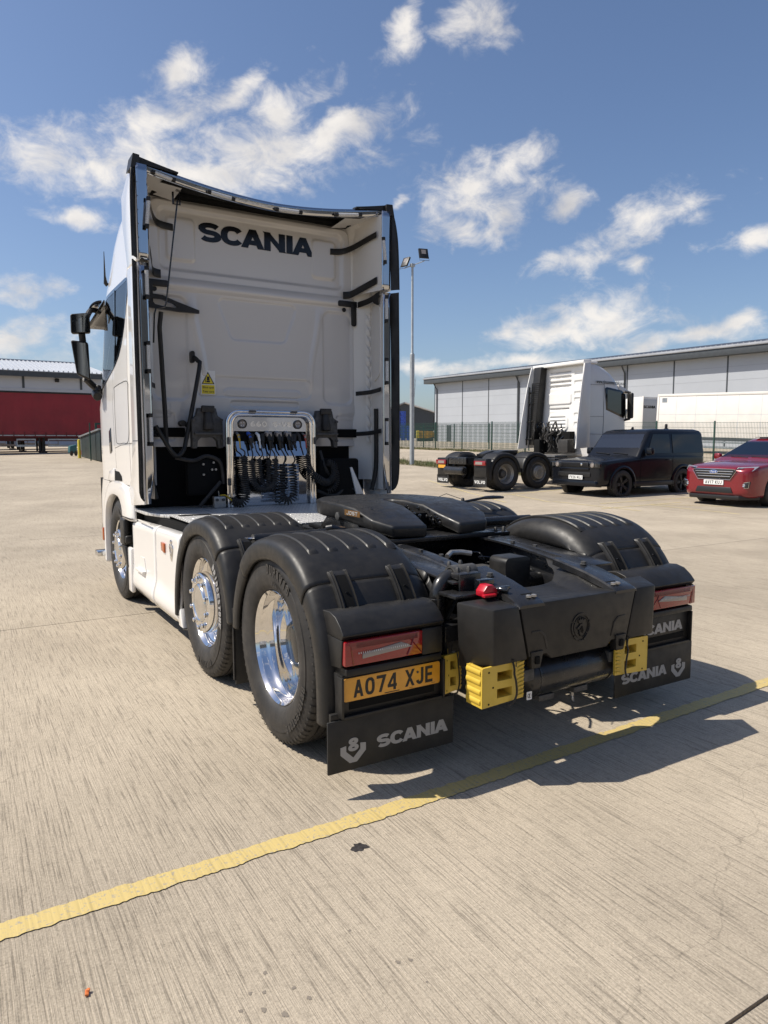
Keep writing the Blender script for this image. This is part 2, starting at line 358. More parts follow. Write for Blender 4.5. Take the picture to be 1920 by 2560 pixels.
def letters(mb, text, fn, height, asp=.6, gap=.18, h=.1, v=.1, depth=.002, widths={}, clampv=True, kern=False):
    """strip lettering; fn(u, v, d) -> 3D point, u from the text's start in metres; returns its length"""
    u0 = 0; lift = 0; done = ''
    for ch in text:
        w = asp*widths.get(ch, 1)
        if ch == ' ': u0 += (w*.55+gap)*height; done += ch; continue
        for st in glyph(ch, w, h, v):
            if len(st) == 1: continue
            n = len(st); closed = (Vector(st[0])-Vector(st[-1])).length < 1e-6; L_ = []; R_ = []
            for i in range(n):
                p = Vector(st[i])
                a = Vector(st[i-1]) if i else (Vector(st[-2]) if closed else p); b = Vector(st[i+1]) if i < n-1 else (Vector(st[1]) if closed else p)
                d1 = (p-a).normalized() if (p-a).length > 1e-9 else None; d2 = (b-p).normalized() if (b-p).length > 1e-9 else None
                d = ((d1 or d2)+(d2 or d1)).normalized(); nr = Vector((-d.y, d.x)); k = 1.0
                if d1 and d2: k = 1/max(.5, nr.dot(Vector((-d2.y, d2.x))))
                off = Vector((nr.x*h, nr.y*v))*k
                if abs(nr.x) > .3 and abs(nr.y) > .3 and n == 2: off = Vector((math.copysign(h*1.02, nr.x), 0)) # diagonal: horizontal cut
                q1, q2 = p+off, p-off
                if clampv: q1.y = min(1, max(0, q1.y)); q2.y = min(1, max(0, q2.y))
                L_.append(q1); R_.append(q2)
            lift = (lift+1) % 6; dd = depth+lift*.00012
            vs = []; fs = []
            for q1, q2 in zip(L_, R_):
                for q in (q1, q2):
                    for e in (0, dd): vs.append(fn(u0+q.x*height, q.y*height, e))
            for i in range(n-1):
                a = i*4; c = a+4; fs += [(a+1, a+3, c+3, c+1), (a, a+1, c+1, c), (a+2, c+2, c+3, a+3)]
            fs += [(0, 2, 3, 1), ((n-1)*4, (n-1)*4+1, (n-1)*4+3, (n-1)*4+2)]
            mb.add(vs, fs)
        nx_ = text[len(done)+1:len(done)+2]; done += ch; u0 += (w+gap+(KERN.get(ch+nx_, 0) if kern else 0))*height
    return u0-gap*height
def tlen(text, height, asp, gap, widths={}):
    u = 0
    for ch in text: u += (asp*widths.get(ch, 1)*(.55 if ch == ' ' else 1)+gap)*height
    return u-gap*height
SCW = {'I': .34, 'S': 1.02, 'C': 1.08, 'A': 1.08, 'N': 1.03}
KERN = {'SC': -.05, 'CA': -.17, 'NI': .05, 'IA': -.05}
def lettering(name, text, p0, eu, ev, length, height, material, parent, gap=.015, h=.19, v=.125, depth=.002, widths=SCW, asp=None):
    """flat text box length x height starting at p0 along eu (unit), up ev; faces eu x ev"""
    eu = Vector(eu).normalized(); ev = Vector(ev).normalized(); en = eu.cross(ev); p0 = Vector(p0)
    if asp is None:
        s1 = tlen(text, 1, 1, 0, widths); kr = sum(KERN.get(text[i:i+2], 0) for i in range(len(text)-1)) if text == 'SCANIA' else 0; asp = (length/height-gap*(len(text)-1)-kr)/s1
    mb = MB(); letters(mb, text, lambda u, w, d: p0+eu*u+ev*w+en*d, height, asp, gap, h, v, depth, widths, kern=text == 'SCANIA')
    return mb.build(name, material, parent, recalc=False)
# ground height: flat round the lorry, climbing gently away from it
HT = [(0, 0), (15, 0), (21, .09), (35, .47), (48, .86), (58, 1.03), (110, 1.85), (300, 4.6), (3000, 46)]
def gh(x, y):
    d = (x-CP.x)*math.sin(YAW)+(y-CP.y)*math.cos(YAW)
    for (a, b), (c, e) in zip(HT, HT[1:]):
        if d <= c: return b+(e-b)*max(0, (d-a))/(c-a)
    return 46
# ================================================================ SETTING
def concrete_mat():
    m = bpy.data.materials.new('broomed concrete'); m.use_nodes = True; t = m.node_tree; b = t.nodes['Principled BSDF']; L = t.links
    b.inputs['Roughness'].default_value = .9; b.inputs['Specular IOR Level'].default_value = .3
    tc = nn('ShaderNodeTexCoord', t)
    def noise_(scale, det, vscale=None, rough=.55, dist=0):
        n = nn('ShaderNodeTexNoise', t); n.inputs['Scale'].default_value = scale; n.inputs['Detail'].default_value = det; n.inputs['Roughness'].default_value = rough; n.inputs['Distortion'].default_value = dist
        if vscale:
            mp = nn('ShaderNodeMapping', t); mp.inputs['Scale'].default_value = vscale; mp.inputs['Rotation'].default_value = (0, 0, R(1.2)); L.new(tc.outputs['Object'], mp.inputs[0]); L.new(mp.outputs[0], n.inputs['Vector'])
        else: L.new(tc.outputs['Object'], n.inputs['Vector'])
        return n.outputs[0]
    def mr(x, a, b_, c, d):
        r = nn('ShaderNodeMapRange', t); L.new(x, r.inputs[0])
        for i, v in enumerate((a, b_, c, d)): r.inputs[i+1].default_value = v
        return r.outputs[0]
    def ma(op, a, b_):
        n = nn('ShaderNodeMath', t, operation=op)
        for i, v in enumerate((a, b_)):
            if isinstance(v, (int, float)): n.inputs[i].default_value = v
            else: L.new(v, n.inputs[i])
        return n.outputs[0]
    streak = noise_(1, 3, (120, 2.6, 1), .65, .05)      # broom grooves, running fore-and-aft of the lorry
    streak2 = noise_(1, 5, (34, 2.2, 1), .75, 0)
    grain = noise_(115, 6, None, .82)
    pits = noise_(85, 3, None, .6)
    blotch = noise_(.55, 6, None, .6)
    big = noise_(.11, 4)
    scuff = noise_(24, 6, None, .8)
    col = nn('ShaderNodeMix', t, data_type='RGBA'); col.inputs[6].default_value = (.220, .184, .138, 1); col.inputs[7].default_value = (.515, .440, .338, 1)
    f = ma('ADD', ma('MULTIPLY', mr(blotch, .3, .7, 0, 1), .44), ma('ADD', ma('MULTIPLY', mr(streak, .3, .7, 0, 1), .20), ma('MULTIPLY', mr(grain, .36, .64, 0, 1), .62)))
    f = ma('ADD', f, ma('MULTIPLY', mr(big, .35, .65, -1, 1), .10))
    L.new(f, col.inputs[0])
    groove = mr(streak, .34, .46, .64, 1)
    groove2 = mr(streak2, .34, .52, .90, 1)
    pit = mr(pits, .27, .36, .5, 1)
    sc = mr(scuff, .34, .50, .80, 1)
    oi = nn('ShaderNodeObjectInfo', t); tone = mr(oi.outputs['Random'], 0, 1, .95, 1.05)
    crk = nn('ShaderNodeTexVoronoi', t, feature='DISTANCE_TO_EDGE'); crk.inputs['Scale'].default_value = .23; wv = nn('ShaderNodeVectorMath', t, operation='ADD'); nz = nn('ShaderNodeTexNoise', t); nz.inputs['Scale'].default_value = 1.3; nz.inputs['Detail'].default_value = 6; L.new(tc.outputs['Object'], nz.inputs['Vector']); L.new(tc.outputs['Object'], wv.inputs[0]); L.new(nz.outputs['Color'], wv.inputs[1]); L.new(wv.outputs[0], crk.inputs['Vector'])
    crack = mr(crk.outputs['Distance'], .0003, .0012, .80, 1)
    mul = ma('MULTIPLY', ma('MULTIPLY', ma('MULTIPLY', groove, groove2), ma('MULTIPLY', pit, sc)), ma('MULTIPLY', tone, crack))
    x = nn('ShaderNodeMix', t, data_type='RGBA', blend_type='MULTIPLY'); x.inputs[0].default_value = 1
    L.new(col.outputs[2], x.inputs[6]); L.new(mul, x.inputs[7]); L.new(x.outputs[2], b.inputs['Base Color'])
    h = ma('ADD', ma('ADD', ma('MULTIPLY', streak, 1.1), ma('MULTIPLY', grain, .60)), ma('ADD', ma('MULTIPLY', pits, .25), ma('MULTIPLY', streak2, .5)))
    bp = nn('ShaderNodeBump', t); bp.inputs['Strength'].default_value = .8; bp.inputs['Distance'].default_value = .006
    L.new(h, bp.inputs['Height']); L.new(bp.outputs[0], b.inputs['Normal'])
    return m
M['concrete'] = concrete_mat()
def worn_yellow(name, col, thr):
    m = bpy.data.materials.new(name); m.use_nodes = True; t = m.node_tree; b = t.nodes['Principled BSDF']; L = t.links
    b.inputs['Roughness'].default_value = .7
    tc = nn('ShaderNodeTexCoord', t)
    n = nn('ShaderNodeTexNoise', t); n.inputs['Scale'].default_value = 75; n.inputs['Detail'].default_value = 8; n.inputs['Roughness'].default_value = .7; L.new(tc.outputs['Object'], n.inputs['Vector'])
    n2 = nn('ShaderNodeTexNoise', t); n2.inputs['Scale'].default_value = 1.0; n2.inputs['Detail'].default_value = 3
    mp = nn('ShaderNodeMapping', t); mp.inputs['Scale'].default_value = (70, 2.2, 1); L.new(tc.outputs['Object'], mp.inputs[0]); L.new(mp.outputs[0], n2.inputs['Vector'])
    r = nn('ShaderNodeMapRange', t); r.inputs[1].default_value = thr; r.inputs[2].default_value = thr+.06; L.new(n.outputs[0], r.inputs[0])
    r2 = nn('ShaderNodeMapRange', t); r2.inputs[1].default_value = .25; r2.inputs[2].default_value = .5; r2.inputs[3].default_value = .72; L.new(n2.outputs[0], r2.inputs[0])
    x = nn('ShaderNodeMix', t, data_type='RGBA'); x.inputs[6].default_value = (.33, .29, .22, 1); x.inputs[7].default_value = (*col, 1); L.new(r.outputs[0], x.inputs[0])
    y = nn('ShaderNodeMix', t, data_type='RGBA', blend_type='MULTIPLY'); y.inputs[0].default_value = 1; L.new(x.outputs[2], y.inputs[6]); L.new(r2.outputs[0], y.inputs[7])
    L.new(y.outputs[2], b.inputs['Base Color'])
    bp = nn('ShaderNodeBump', t); bp.inputs['Strength'].default_value = .6; bp.inputs['Distance'].default_value = .003; L.new(n2.outputs[0], bp.inputs['Height']); L.new(bp.outputs[0], b.inputs['Normal'])
    return m
M['line_yellow'] = worn_yellow('worn yellow paint', (.53, .405, .155), .385)
M['line_faint'] = worn_yellow('faded yellow paint', (.58, .47, .22), .44)

# base sheet out to the horizon (sits a few centimetres below the poured bays)
g = MB()
ds = [-60, -20, -8, 0, 8, 15, 18, 21, 28, 35, 48, 58, 80, 110, 200, 300, 800, 3000]; ws = [-2200, -600, -200, -80, -40, -20, -8, 0, 8, 20, 40, 80, 200, 600, 2200]
fx, fy = math.sin(YAW), math.cos(YAW)
vs = []
for d in ds:
    for w in ws:
        x = CP.x+d*fx+w*fy; y = CP.y+d*fy-w*fx; vs.append((x, y, gh(x, y)-.014))
nw = len(ws)
g.add(vs, [(i*nw+j, i*nw+j+1, (i+1)*nw+j+1, (i+1)*nw+j) for i in range(len(ds)-1) for j in range(nw-1)])
GROUND = g.build('ground', 'concrete'); tag(GROUND, 'pale broomed concrete yard under and around the lorries', kind='structure')
# poured bays with open joints
ys = [-8.2, -2.385, 3.27, 9.42, 14.9, 20.6, 26.3, 32, 38, 44]
xs_ = [-34, -26, -18.5, -11, -3.6, 3.9, 11.4, 18.9, 27]
for j in range(len(ys)-1):
    for i in range(len(xs_)-1):
        x0, x1, y0, y1 = xs_[i]+.006, xs_[i+1]-.006, ys[j]+.006, ys[j+1]-.006
        if xs_[i] == -3.6 or j < 3: pass
        b = MB(); nx, ny = 5, 4
        vs = [(x0+(x1-x0)*a/nx, y0+(y1-y0)*c/ny) for a in range(nx+1) for c in range(ny+1)]
        top = [(x, y, gh(x, y)) for x, y in vs]; k = ny+1
        b.add(top, [(a*k+c, (a+1)*k+c, (a+1)*k+c+1, a*k+c+1) for a in range(nx) for c in range(ny)])
        rim = [a*k for a in range(nx+1)]+[nx*k+c for c in range(1, k)]+[a*k+ny for a in range(nx-1, -1, -1)]+[c for c in range(ny-1, 0, -1)]
        n0 = len(b.v); b.v += [(b.v[q][0], b.v[q][1], b.v[q][2]-.013) for q in rim]
        b.f += [(rim[q], rim[(q+1) % len(rim)], n0+(q+1) % len(rim), n0+q) for q in range(len(rim))]
        o = b.build('concrete_bay', 'concrete', GROUND, angle=60)
# painted lines (thick thermoplastic, ragged edges)
def line(x0, y0, x1, y1, w, m, name, jag=.005, step=.012, lift=.004, parent=None):
    a = Vector((x0, y0)); b = Vector((x1, y1)); d = (b-a).normalized(); nrm = Vector((-d.y, d.x)); L = (b-a).length; k = int(L/step)
    mb = MB(); vs = []; e1 = e2 = 0
    for i in range(k+1):
        p = a+d*(L*i/k); e1 = e1*.6+random.uniform(-1, 1)*jag; e2 = e2*.6+random.uniform(-1, 1)*jag
        wob = .0035*noise.noise(Vector((p.x*.9, p.y, 3)))
        for q in (p+nrm*(w/2+e1+wob), p-nrm*(w/2+e2-wob)): vs.append((q.x, q.y, gh(q.x, q.y)+lift))
    mb.add(vs, [(2*i, 2*i+1, 2*i+3, 2*i+2) for i in range(k)])
    return mb.build(name, m, parent)
def multi(pts, w, m, name, **k):
    return [line(*a, *b, w, m, name, **k) for a, b in zip(pts, pts[1:])]
l1 = line(-3.9, -.945, -.9, -.938, .093, 'line_yellow', 'yellow_line', parent=GROUND)
l2 = line(-.9, -.938, 11.5, -.48, .093, 'line_yellow', 'yellow_line', parent=GROUND)
for q in ((12.05, 3, 12.0, 8.05), (10.3, 8.1, 13.2, 8.12), (11.2, 8.95, 14.6, 8.8), (9.4, 10.45, 11.9, 17.6), (10.7, 12.1, 13.4, 12.5), (10.40, 9.9, 11.05, 12.1), (10.7, 7.3, 10.6, 10.0), (12.15, 8.2, 13.9, 6.1)):
    line(*q, .075, 'line_faint', 'bay_line', step=.12, parent=GROUND)
line(8.4, 88, 6.9, 52, .12, 'line_faint', 'bay_line', step=.5, parent=GROUND)
# oil spot, pits drawn as dark patches, and small things on the concrete
dm('oil', (.035, .031, .030), .5, var=(60, .6))
def blotch(x, y, r, name, m, label, cat, seed, lift=.0012, asp=1.0):
    mb = MB(); n = 40; rnd = random.Random(seed); ph = [rnd.uniform(0, 6.28) for _ in range(9)]
    vs = [(x, y, lift)]
    for i in range(n):
        t = 2*math.pi*i/n; q = r*(1+sum(.26/(k+2)**.8*math.sin((k+2)*t+ph[k]) for k in range(9))); vs.append((x+q*math.cos(t), y+q*asp*math.sin(t), lift))
    mb.add(vs, [(0, i+1, (i+1) % n+1) for i in range(n)])
    o = mb.build(name, m); tag(o, label, cat); return o
_o = blotch(-1.32, -1.12, .030, 'oil_spot', 'oil', 'small black oil spot on the concrete just behind the yellow line', 'stain', 3)
dm('pit_tone', (.20, .17, .135), .8)
for i, (x, y, r) in enumerate([(-1.884,-1.553,.007),(-1.834,-1.652,.006),(-1.951,-1.606,.006),(-1.915,-1.623,.006),(-1.812,-1.709,.007),(-1.996,-1.653,.006),(-1.939,-1.683,.008),(-1.895,-1.728,.010),(-1.579,-1.521,.005),(-1.519,-1.722,.007),(-1.481,-1.734,.007),(-1.489,-1.834,.004)]):
    o = blotch(x, y, r, 'stain', 'pit_tone', None, None, 20+i); o.parent = GROUND  # small pits in the concrete, their dark hollows put into flat colour
ch = MB(); ch.box(-.022, .022, -.010, .010, 0, .012, Matrix.Rotation(.5, 4, 'Z') @ Matrix.Rotation(.25, 4, 'X')); ch.box(.004, .024, -.014, .004, .006, .018, Matrix.Rotation(.2, 4, 'Z'))
o = ch.build('orange_fragment', 'rust_orange', bevel=.0015); o.location = (-2.356, -1.366, .003); o.scale = (.5, .5, .5); o.rotation_euler = (0, 0, .9)
tag(o, 'tiny broken orange plastic fragment lying on the concrete in the foreground', 'fragment')
# ================================================================ THE WHITE LORRY (rear axle at the origin, nose towards +y)
T = thing('tractor_unit', 'big white three-axle tractor unit seen from behind, with grey mudguards and polished wheels', 'lorry')
def wheel(parent, x, y, side, kind='disc', r=.505, wid=.31, brand=None, white=False, paint='chrome', z=None):
    """side -1: outer face looks to -x. Part 'wheel' is the rim; tyre, hub and nuts are its sub-parts"""
    z = r if z is None else z; s = -side  # inward direction along x is s
    c = (x, y, z)
    # h measured inwards from the outer rim edge
    def P(pr): return [(s*h, q) for h, q in pr]
    if kind == 'disc':
        rim = [(.004, .306), (-.002, .305), (-.004, .302), (.004, .297), (.012, .291), (.022, .284), (.05, .281), (.062, .262), (.10, .256), (.135, .246), (.135, .215), (.02, .209), (-.03, .205), (-.036, .200), (-.038, .19), (-.038, .132)]
    else:
        rim = [(.004, .306), (-.002, .305), (-.004, .302), (.004, .297), (.012, .292), (.022, .286), (.045, .284), (.06, .272), (.075, .262), (.115, .258), (.14, .250), (.155, .240), (.19, .232), (.215, .222), (.225, .205), (.215, .175), (.21, .145), (.21, .10)]
    mb = MB(); mb.lathe(P(rim), c, 'x', 96)
    w = mb.build('wheel', paint, parent, angle=50)
    mb = MB(); ty = []
    B = .028  # sidewall bulge beyond the rim edge
    prof = [(.012, .300), (.001, .3065), (-.012, .318), (-B+.004, .340), (-B-.004, .375), (-B-.006, .405), (-B-.0045, .41), (-B-.0045, .435), (-B, .437), (-B+.003, .458), (-B+.010, .474), (-B+.016, r-.018), (-B+.022, r-.010), (-B+.034, r-.004)]
    g0 = -B+.034; g1 = wid-B-.034; grooves = 4
    for k in range(grooves):
        gc = lerp(g0, g1, (k+1)/(grooves+1)); prof += [(gc-.007, r), (gc-.005, r-.013), (gc+.005, r-.013), (gc+.007, r)]
    prof += [(wid-B-.034, r-.004), (wid-B-.016, r-.018), (wid-B-.01, .474), (wid-B, .42), (wid-B-.006, .34), (wid-B-.03, .30), (wid-B-.06, .288), (wid-B-.06, .25)]
    mb.lathe(P(prof), c, 'x', 96)
    if kind == 'dish': mb.lathe(P([(h+.275, q) for h, q in prof]), c, 'x', 96)
    t = mb.build('tyre', 'rubber', w, angle=40)
    # shoulder lugs
    mb = MB(); nl = 70
    for k in range(nl):
        a = 2*math.pi*k/nl; ca, sa = math.cos(a), math.sin(a); d = .012
        p = []
        for (hh, q) in ((-B+.011, .476), (-B+.0135, r-.016), (-B+.03, r-.0015), (-B+.05, r-.0005)):
            for e in (-d, d): p.append((x+s*(hh-.0022), y+(q+.0018)*math.cos(a+e), z+(q+.0018)*math.sin(a+e)))
        mb.add(p, [(0, 1, 3, 2), (2, 3, 5, 4), (4, 5, 7, 6)])
    o = mb.build('tread_lugs', 'rubber', w, recalc=False); tag(o, kind='stuff')
    if brand:
        for text, a0, rad, hgt, mt in brand:
            mb = MB()
            def fn(u, v, d, a0=a0, rad=rad):
                th = a0-u/rad*1.0; q = rad+v
                hh = -B-.004-.003*max(0, 1-abs(q-.39)/.06)
                return (x+s*(hh-d-.0005), y-side*q*math.cos(th)*-1 if side > 0 else y-q*math.cos(th), z+q*math.sin(th))
            letters(mb, text, (lambda u, v, d, a0=a0, rad=rad: (x+s*(-B-.0062-d), y-(rad+v)*math.cos(a0-u/rad), z+(rad+v)*math.sin(a0-u/rad))), hgt, .62, .2, .12, .1, .0022)
            mb.build('tyre_lettering', mt, w, recalc=False)
    if kind == 'disc':
        mb = MB(); mb.lathe(P([(-.038, .1325), (-.044, .130), (-.05, .124), (-.052, .118), (-.046, .112), (-.046, 0.0005)]), c, 'x', 48); mb.build('hub_cap', 'alloy' if paint == 'chrome' else paint, w)
        nr, nh = .1675, -.038
    else:
        mb = MB(); mb.lathe(P([(.21, .145), (.20, .130), (.13, .112), (.10, .104), (.092, .092), (.092, .0005)]), c, 'x', 40); mb.build('hub', 'black_gloss' if paint == 'chrome' else 'cast', w)
        nr, nh = .1675, .205
    nut = None
    for k in range(10):
        a = 2*math.pi*(k+.5)/10; 
        if nut is None:
            mb = MB(); mb.lathe([(0, .021), (-s*-.0+s*-.006, .021), (s*-.008, .0165), (s*-.018, .0155), (s*-.023, .011), (s*-.025, .0005)], (0, 0, 0), 'x', 14)
            nut = mb.build('wheel_nut', 'chrome' if paint == 'chrome' else 'zinc', w); o = nut
        else: o = nut.copy(); COL.objects.link(o); o.parent = w
        o.location = (x+s*nh, y+nr*math.cos(a), z+nr*math.sin(a))
    return w
BR = [('BRIDGESTONE', R(48), .425, .034, 'tyre_letter'), ('BRIDGESTONE', R(-130), .425, .034, 'tyre_letter')]
wheel(T, -1.197, 0, -1, 'dish', brand=[('DURAVIS', R(95), .395, .052, 'tyre_letter'), ('BRIDGESTONE', R(-12), .405, .040, 'tyre_letter'), ('R-DRIVE 002', R(84), .345, .020, 'tyre_letter')])
wheel(T, -1.197, 1.249, -1, 'disc', brand=[('BRIDGESTONE', R(45), .395, .044, 'tyre_letter_white'), ('DURAVIS R', R(-60), .395, .042, 'tyre_letter')])
wheel(T, -1.197, 4.072, -1, 'disc', brand=[('BRIDGESTONE', R(80), .395, .042, 'tyre_letter')])
wheel(T, 1.197, 0, 1, 'dish'); wheel(T, 1.197, 1.249, 1, 'disc'); wheel(T, 1.197, 4.072, 1, 'disc')

# ---------------------------------------------------------------- mudguards
REAR_P = [(.575,.50),(.565,.60),(.53,.72),(.46,.86),(.36,.97),(.22,1.05),(.05,1.092),(-.13,1.095),(-.29,1.065),(-.42,1.0),(-.515,.915),(-.585,.82),(-.635,.71),(-.665,.58),(-.68,.44),(-.685,.31)]
REAR_Q = [(.475,.50),(.465,.58),(.435,.67),(.37,.78),(.28,.875),(.17,.945),(.03,.98),(-.12,.985),(-.25,.955),(-.36,.90),(-.45,.825),(-.515,.745),(-.56,.65),(-.583,.55),(-.592,.43),(-.592,.31)]
MID_P = [(1.885,.30),(1.88,.44),(1.855,.58),(1.80,.73),(1.72,.86),(1.60,.97),(1.45,1.04),(1.28,1.08),(1.10,1.085),(.94,1.055),(.82,.995),(.73,.91),(.665,.81),(.62,.70),(.595,.60),(.575,.50)]
MID_Q = [(1.80,.30),(1.795,.42),(1.765,.55),(1.71,.68),(1.63,.79),(1.53,.88),(1.40,.94),(1.25,.975),(1.10,.975),(.98,.945),(.88,.885),(.80,.81),(.735,.725),(.69,.64),(.665,.57),(.65,.50)]
def mudguard(parent, P_, Q_, side, joints, clips, xin=.62, name='mudguard', ribs=True, mt='black_plastic'):
    n = 90; P = path(P_, n); Q = path(Q_, n)
    # matching by index works because both outlines were drawn with the same stations
    def pt(i, x, k):   # k: 0 = crown line, 1 = lip
        if k > 8: return (side*x, P[i].x, min(.93, P[i].y-.02))
        q = P[i].lerp(Q[i], k); return (side*x, q.x, q.y)
    sec = [(1.232, 1.04), (1.247, 1.0), (1.252, .93), (1.253, .60), (1.251, .34), (1.243, .19), (1.226, .09), (1.198, .025), (1.165, 0), (1.05, -.02), (.90, -.03), (.78, -.02), (.72, .0), (.685, .04), (.650, .12), (.622, .25), (.600, .42), (.586, .62), (.578, .78), (.574, 9)]
    yj = []
    def part(i0, i1, nm, lift=0):
        mb = MB(); vs = []; m = len(sec)
        for i in range(i0, i1+1):
            e = 0
            for x, k in sec: vs.append(pt(i, x-lift, k+lift*2 if k < 8 else k))
        mb.add(vs, [(a*m+b, a*m+b+1, (a+1)*m+b+1, (a+1)*m+b) for a in range(i1-i0) for b in range(m-1)])
        o = mb.build(nm, mt, parent, angle=50)
        so_ = o.modifiers.new('thick', 'SOLIDIFY'); so_.thickness = .006; so_.offset = 0
        return o
    ja, jb = joints
    top = part(ja, jb, name)
    if ja > 0: part(0, ja, 'mudguard_skirt', .005)
    if jb < n: part(jb, n, 'mudguard_skirt', .005)
    def along(x0, x1, i0, i1, h, nm, par, taper=2, mm=mt):
        mb = MB(); vs = []
        for i in range(i0, i1+1):
            q = P[i]; a = P[max(i-1, 0)]; b = P[min(i+1, n)]; t = (b-a).normalized(); nr = Vector((-t.y, t.x))
            if nr.y < -.2 or (abs(nr.y) < .2 and (nr.x*(q.x-P[n//2].x)) < 0): nr = -nr
            hh = h*min(1, (i-i0)/taper, (i1-i)/taper)
            for x, f in ((x0, -.006), (x0, hh*.4), (x0+.006*(1 if x1 > x0 else -1), hh), (x1-.006*(1 if x1 > x0 else -1), hh), (x1, hh*.4), (x1, -.006)):
                w_ = q+nr*f; vs.append((side*x, w_.x, w_.y))
        mb.add(vs, [(a*6+b, a*6+b+1, (a+1)*6+b+1, (a+1)*6+b) for a in range(i1-i0) for b in range(5)])
        mb.f += [tuple(range(6)), tuple(range((i1-i0)*6, (i1-i0)*6+6))]
        return mb.build(nm, mm, par, angle=30)
    if ribs:
        i0 = int(n*.25); i1 = ja+int((jb-ja)*.80)
        if side*0 == 0:
            for xc in (1.14, 1.03, .92, .81, .70)[:5]:
                along(xc-.033, xc+.021, ja+int((jb-ja)*.14), ja+int((jb-ja)*.83), .012, 'rib', top, 1.01)
    for (xc, ci) in clips:
        a = along(xc-.052, xc+.052, ci-6, ci+7, .024, 'latch', top, 1.3)
        along(xc-.030, xc+.030, ci-5, ci+6, .0265, 'latch_slot', a, 1.01, 'black_matt'); along(xc-.013, xc+.013, ci+2, ci+5, .031, 'latch_tongue', a, 1.01)
        along(xc-.012, xc+.012, ci-1, ci+1, .034, 'latch_hook', a, 1.01, 'black_gloss')
        along(xc-.043, xc-.031, ci-6, ci+7, .034, 'latch_rail', a, 1.01); along(xc+.031, xc+.043, ci-6, ci+7, .034, 'latch_rail', a, 1.01)
    return P, Q
for sd in (-1, 1):
    mudguard(T, REAR_P, REAR_Q, sd, (19, 62), [(1.075, 65), (.755, 65)])
    mudguard(T, MID_P, MID_Q, sd, (33, 70), [(1.075, 73)])
    # rubber spray flap between the wheels and cross tube
    mb = MB(); mb.box(sd*.72, sd*1.22, .585, .60, .13, .62); mb.build('spray_flap', 'black_flap', T, bevel=.003)
    mb = MB()
    for k in range(120):
        z = .16+.44*k/120; mb.box(sd*1.22, sd*1.232, .582, .603, z, z+.0018)
    tag(mb.build('brush_edge', 'rubber', T), kind='stuff')
    mb = MB(); mb.tube([(sd*1.10, .575, 1.005), (sd*.60, .575, 1.01)], .034, 14); mb.build('mudguard_tube', 'chassis_black', T)
    mb = MB(); mb.lathe([(0, .0005), (.012, .018), (.02, .03), (.022, .04)], (sd*1.115, .575, .995), 'z', 16); mb.build('tube_cap', 'alloy', T, mirror=False)
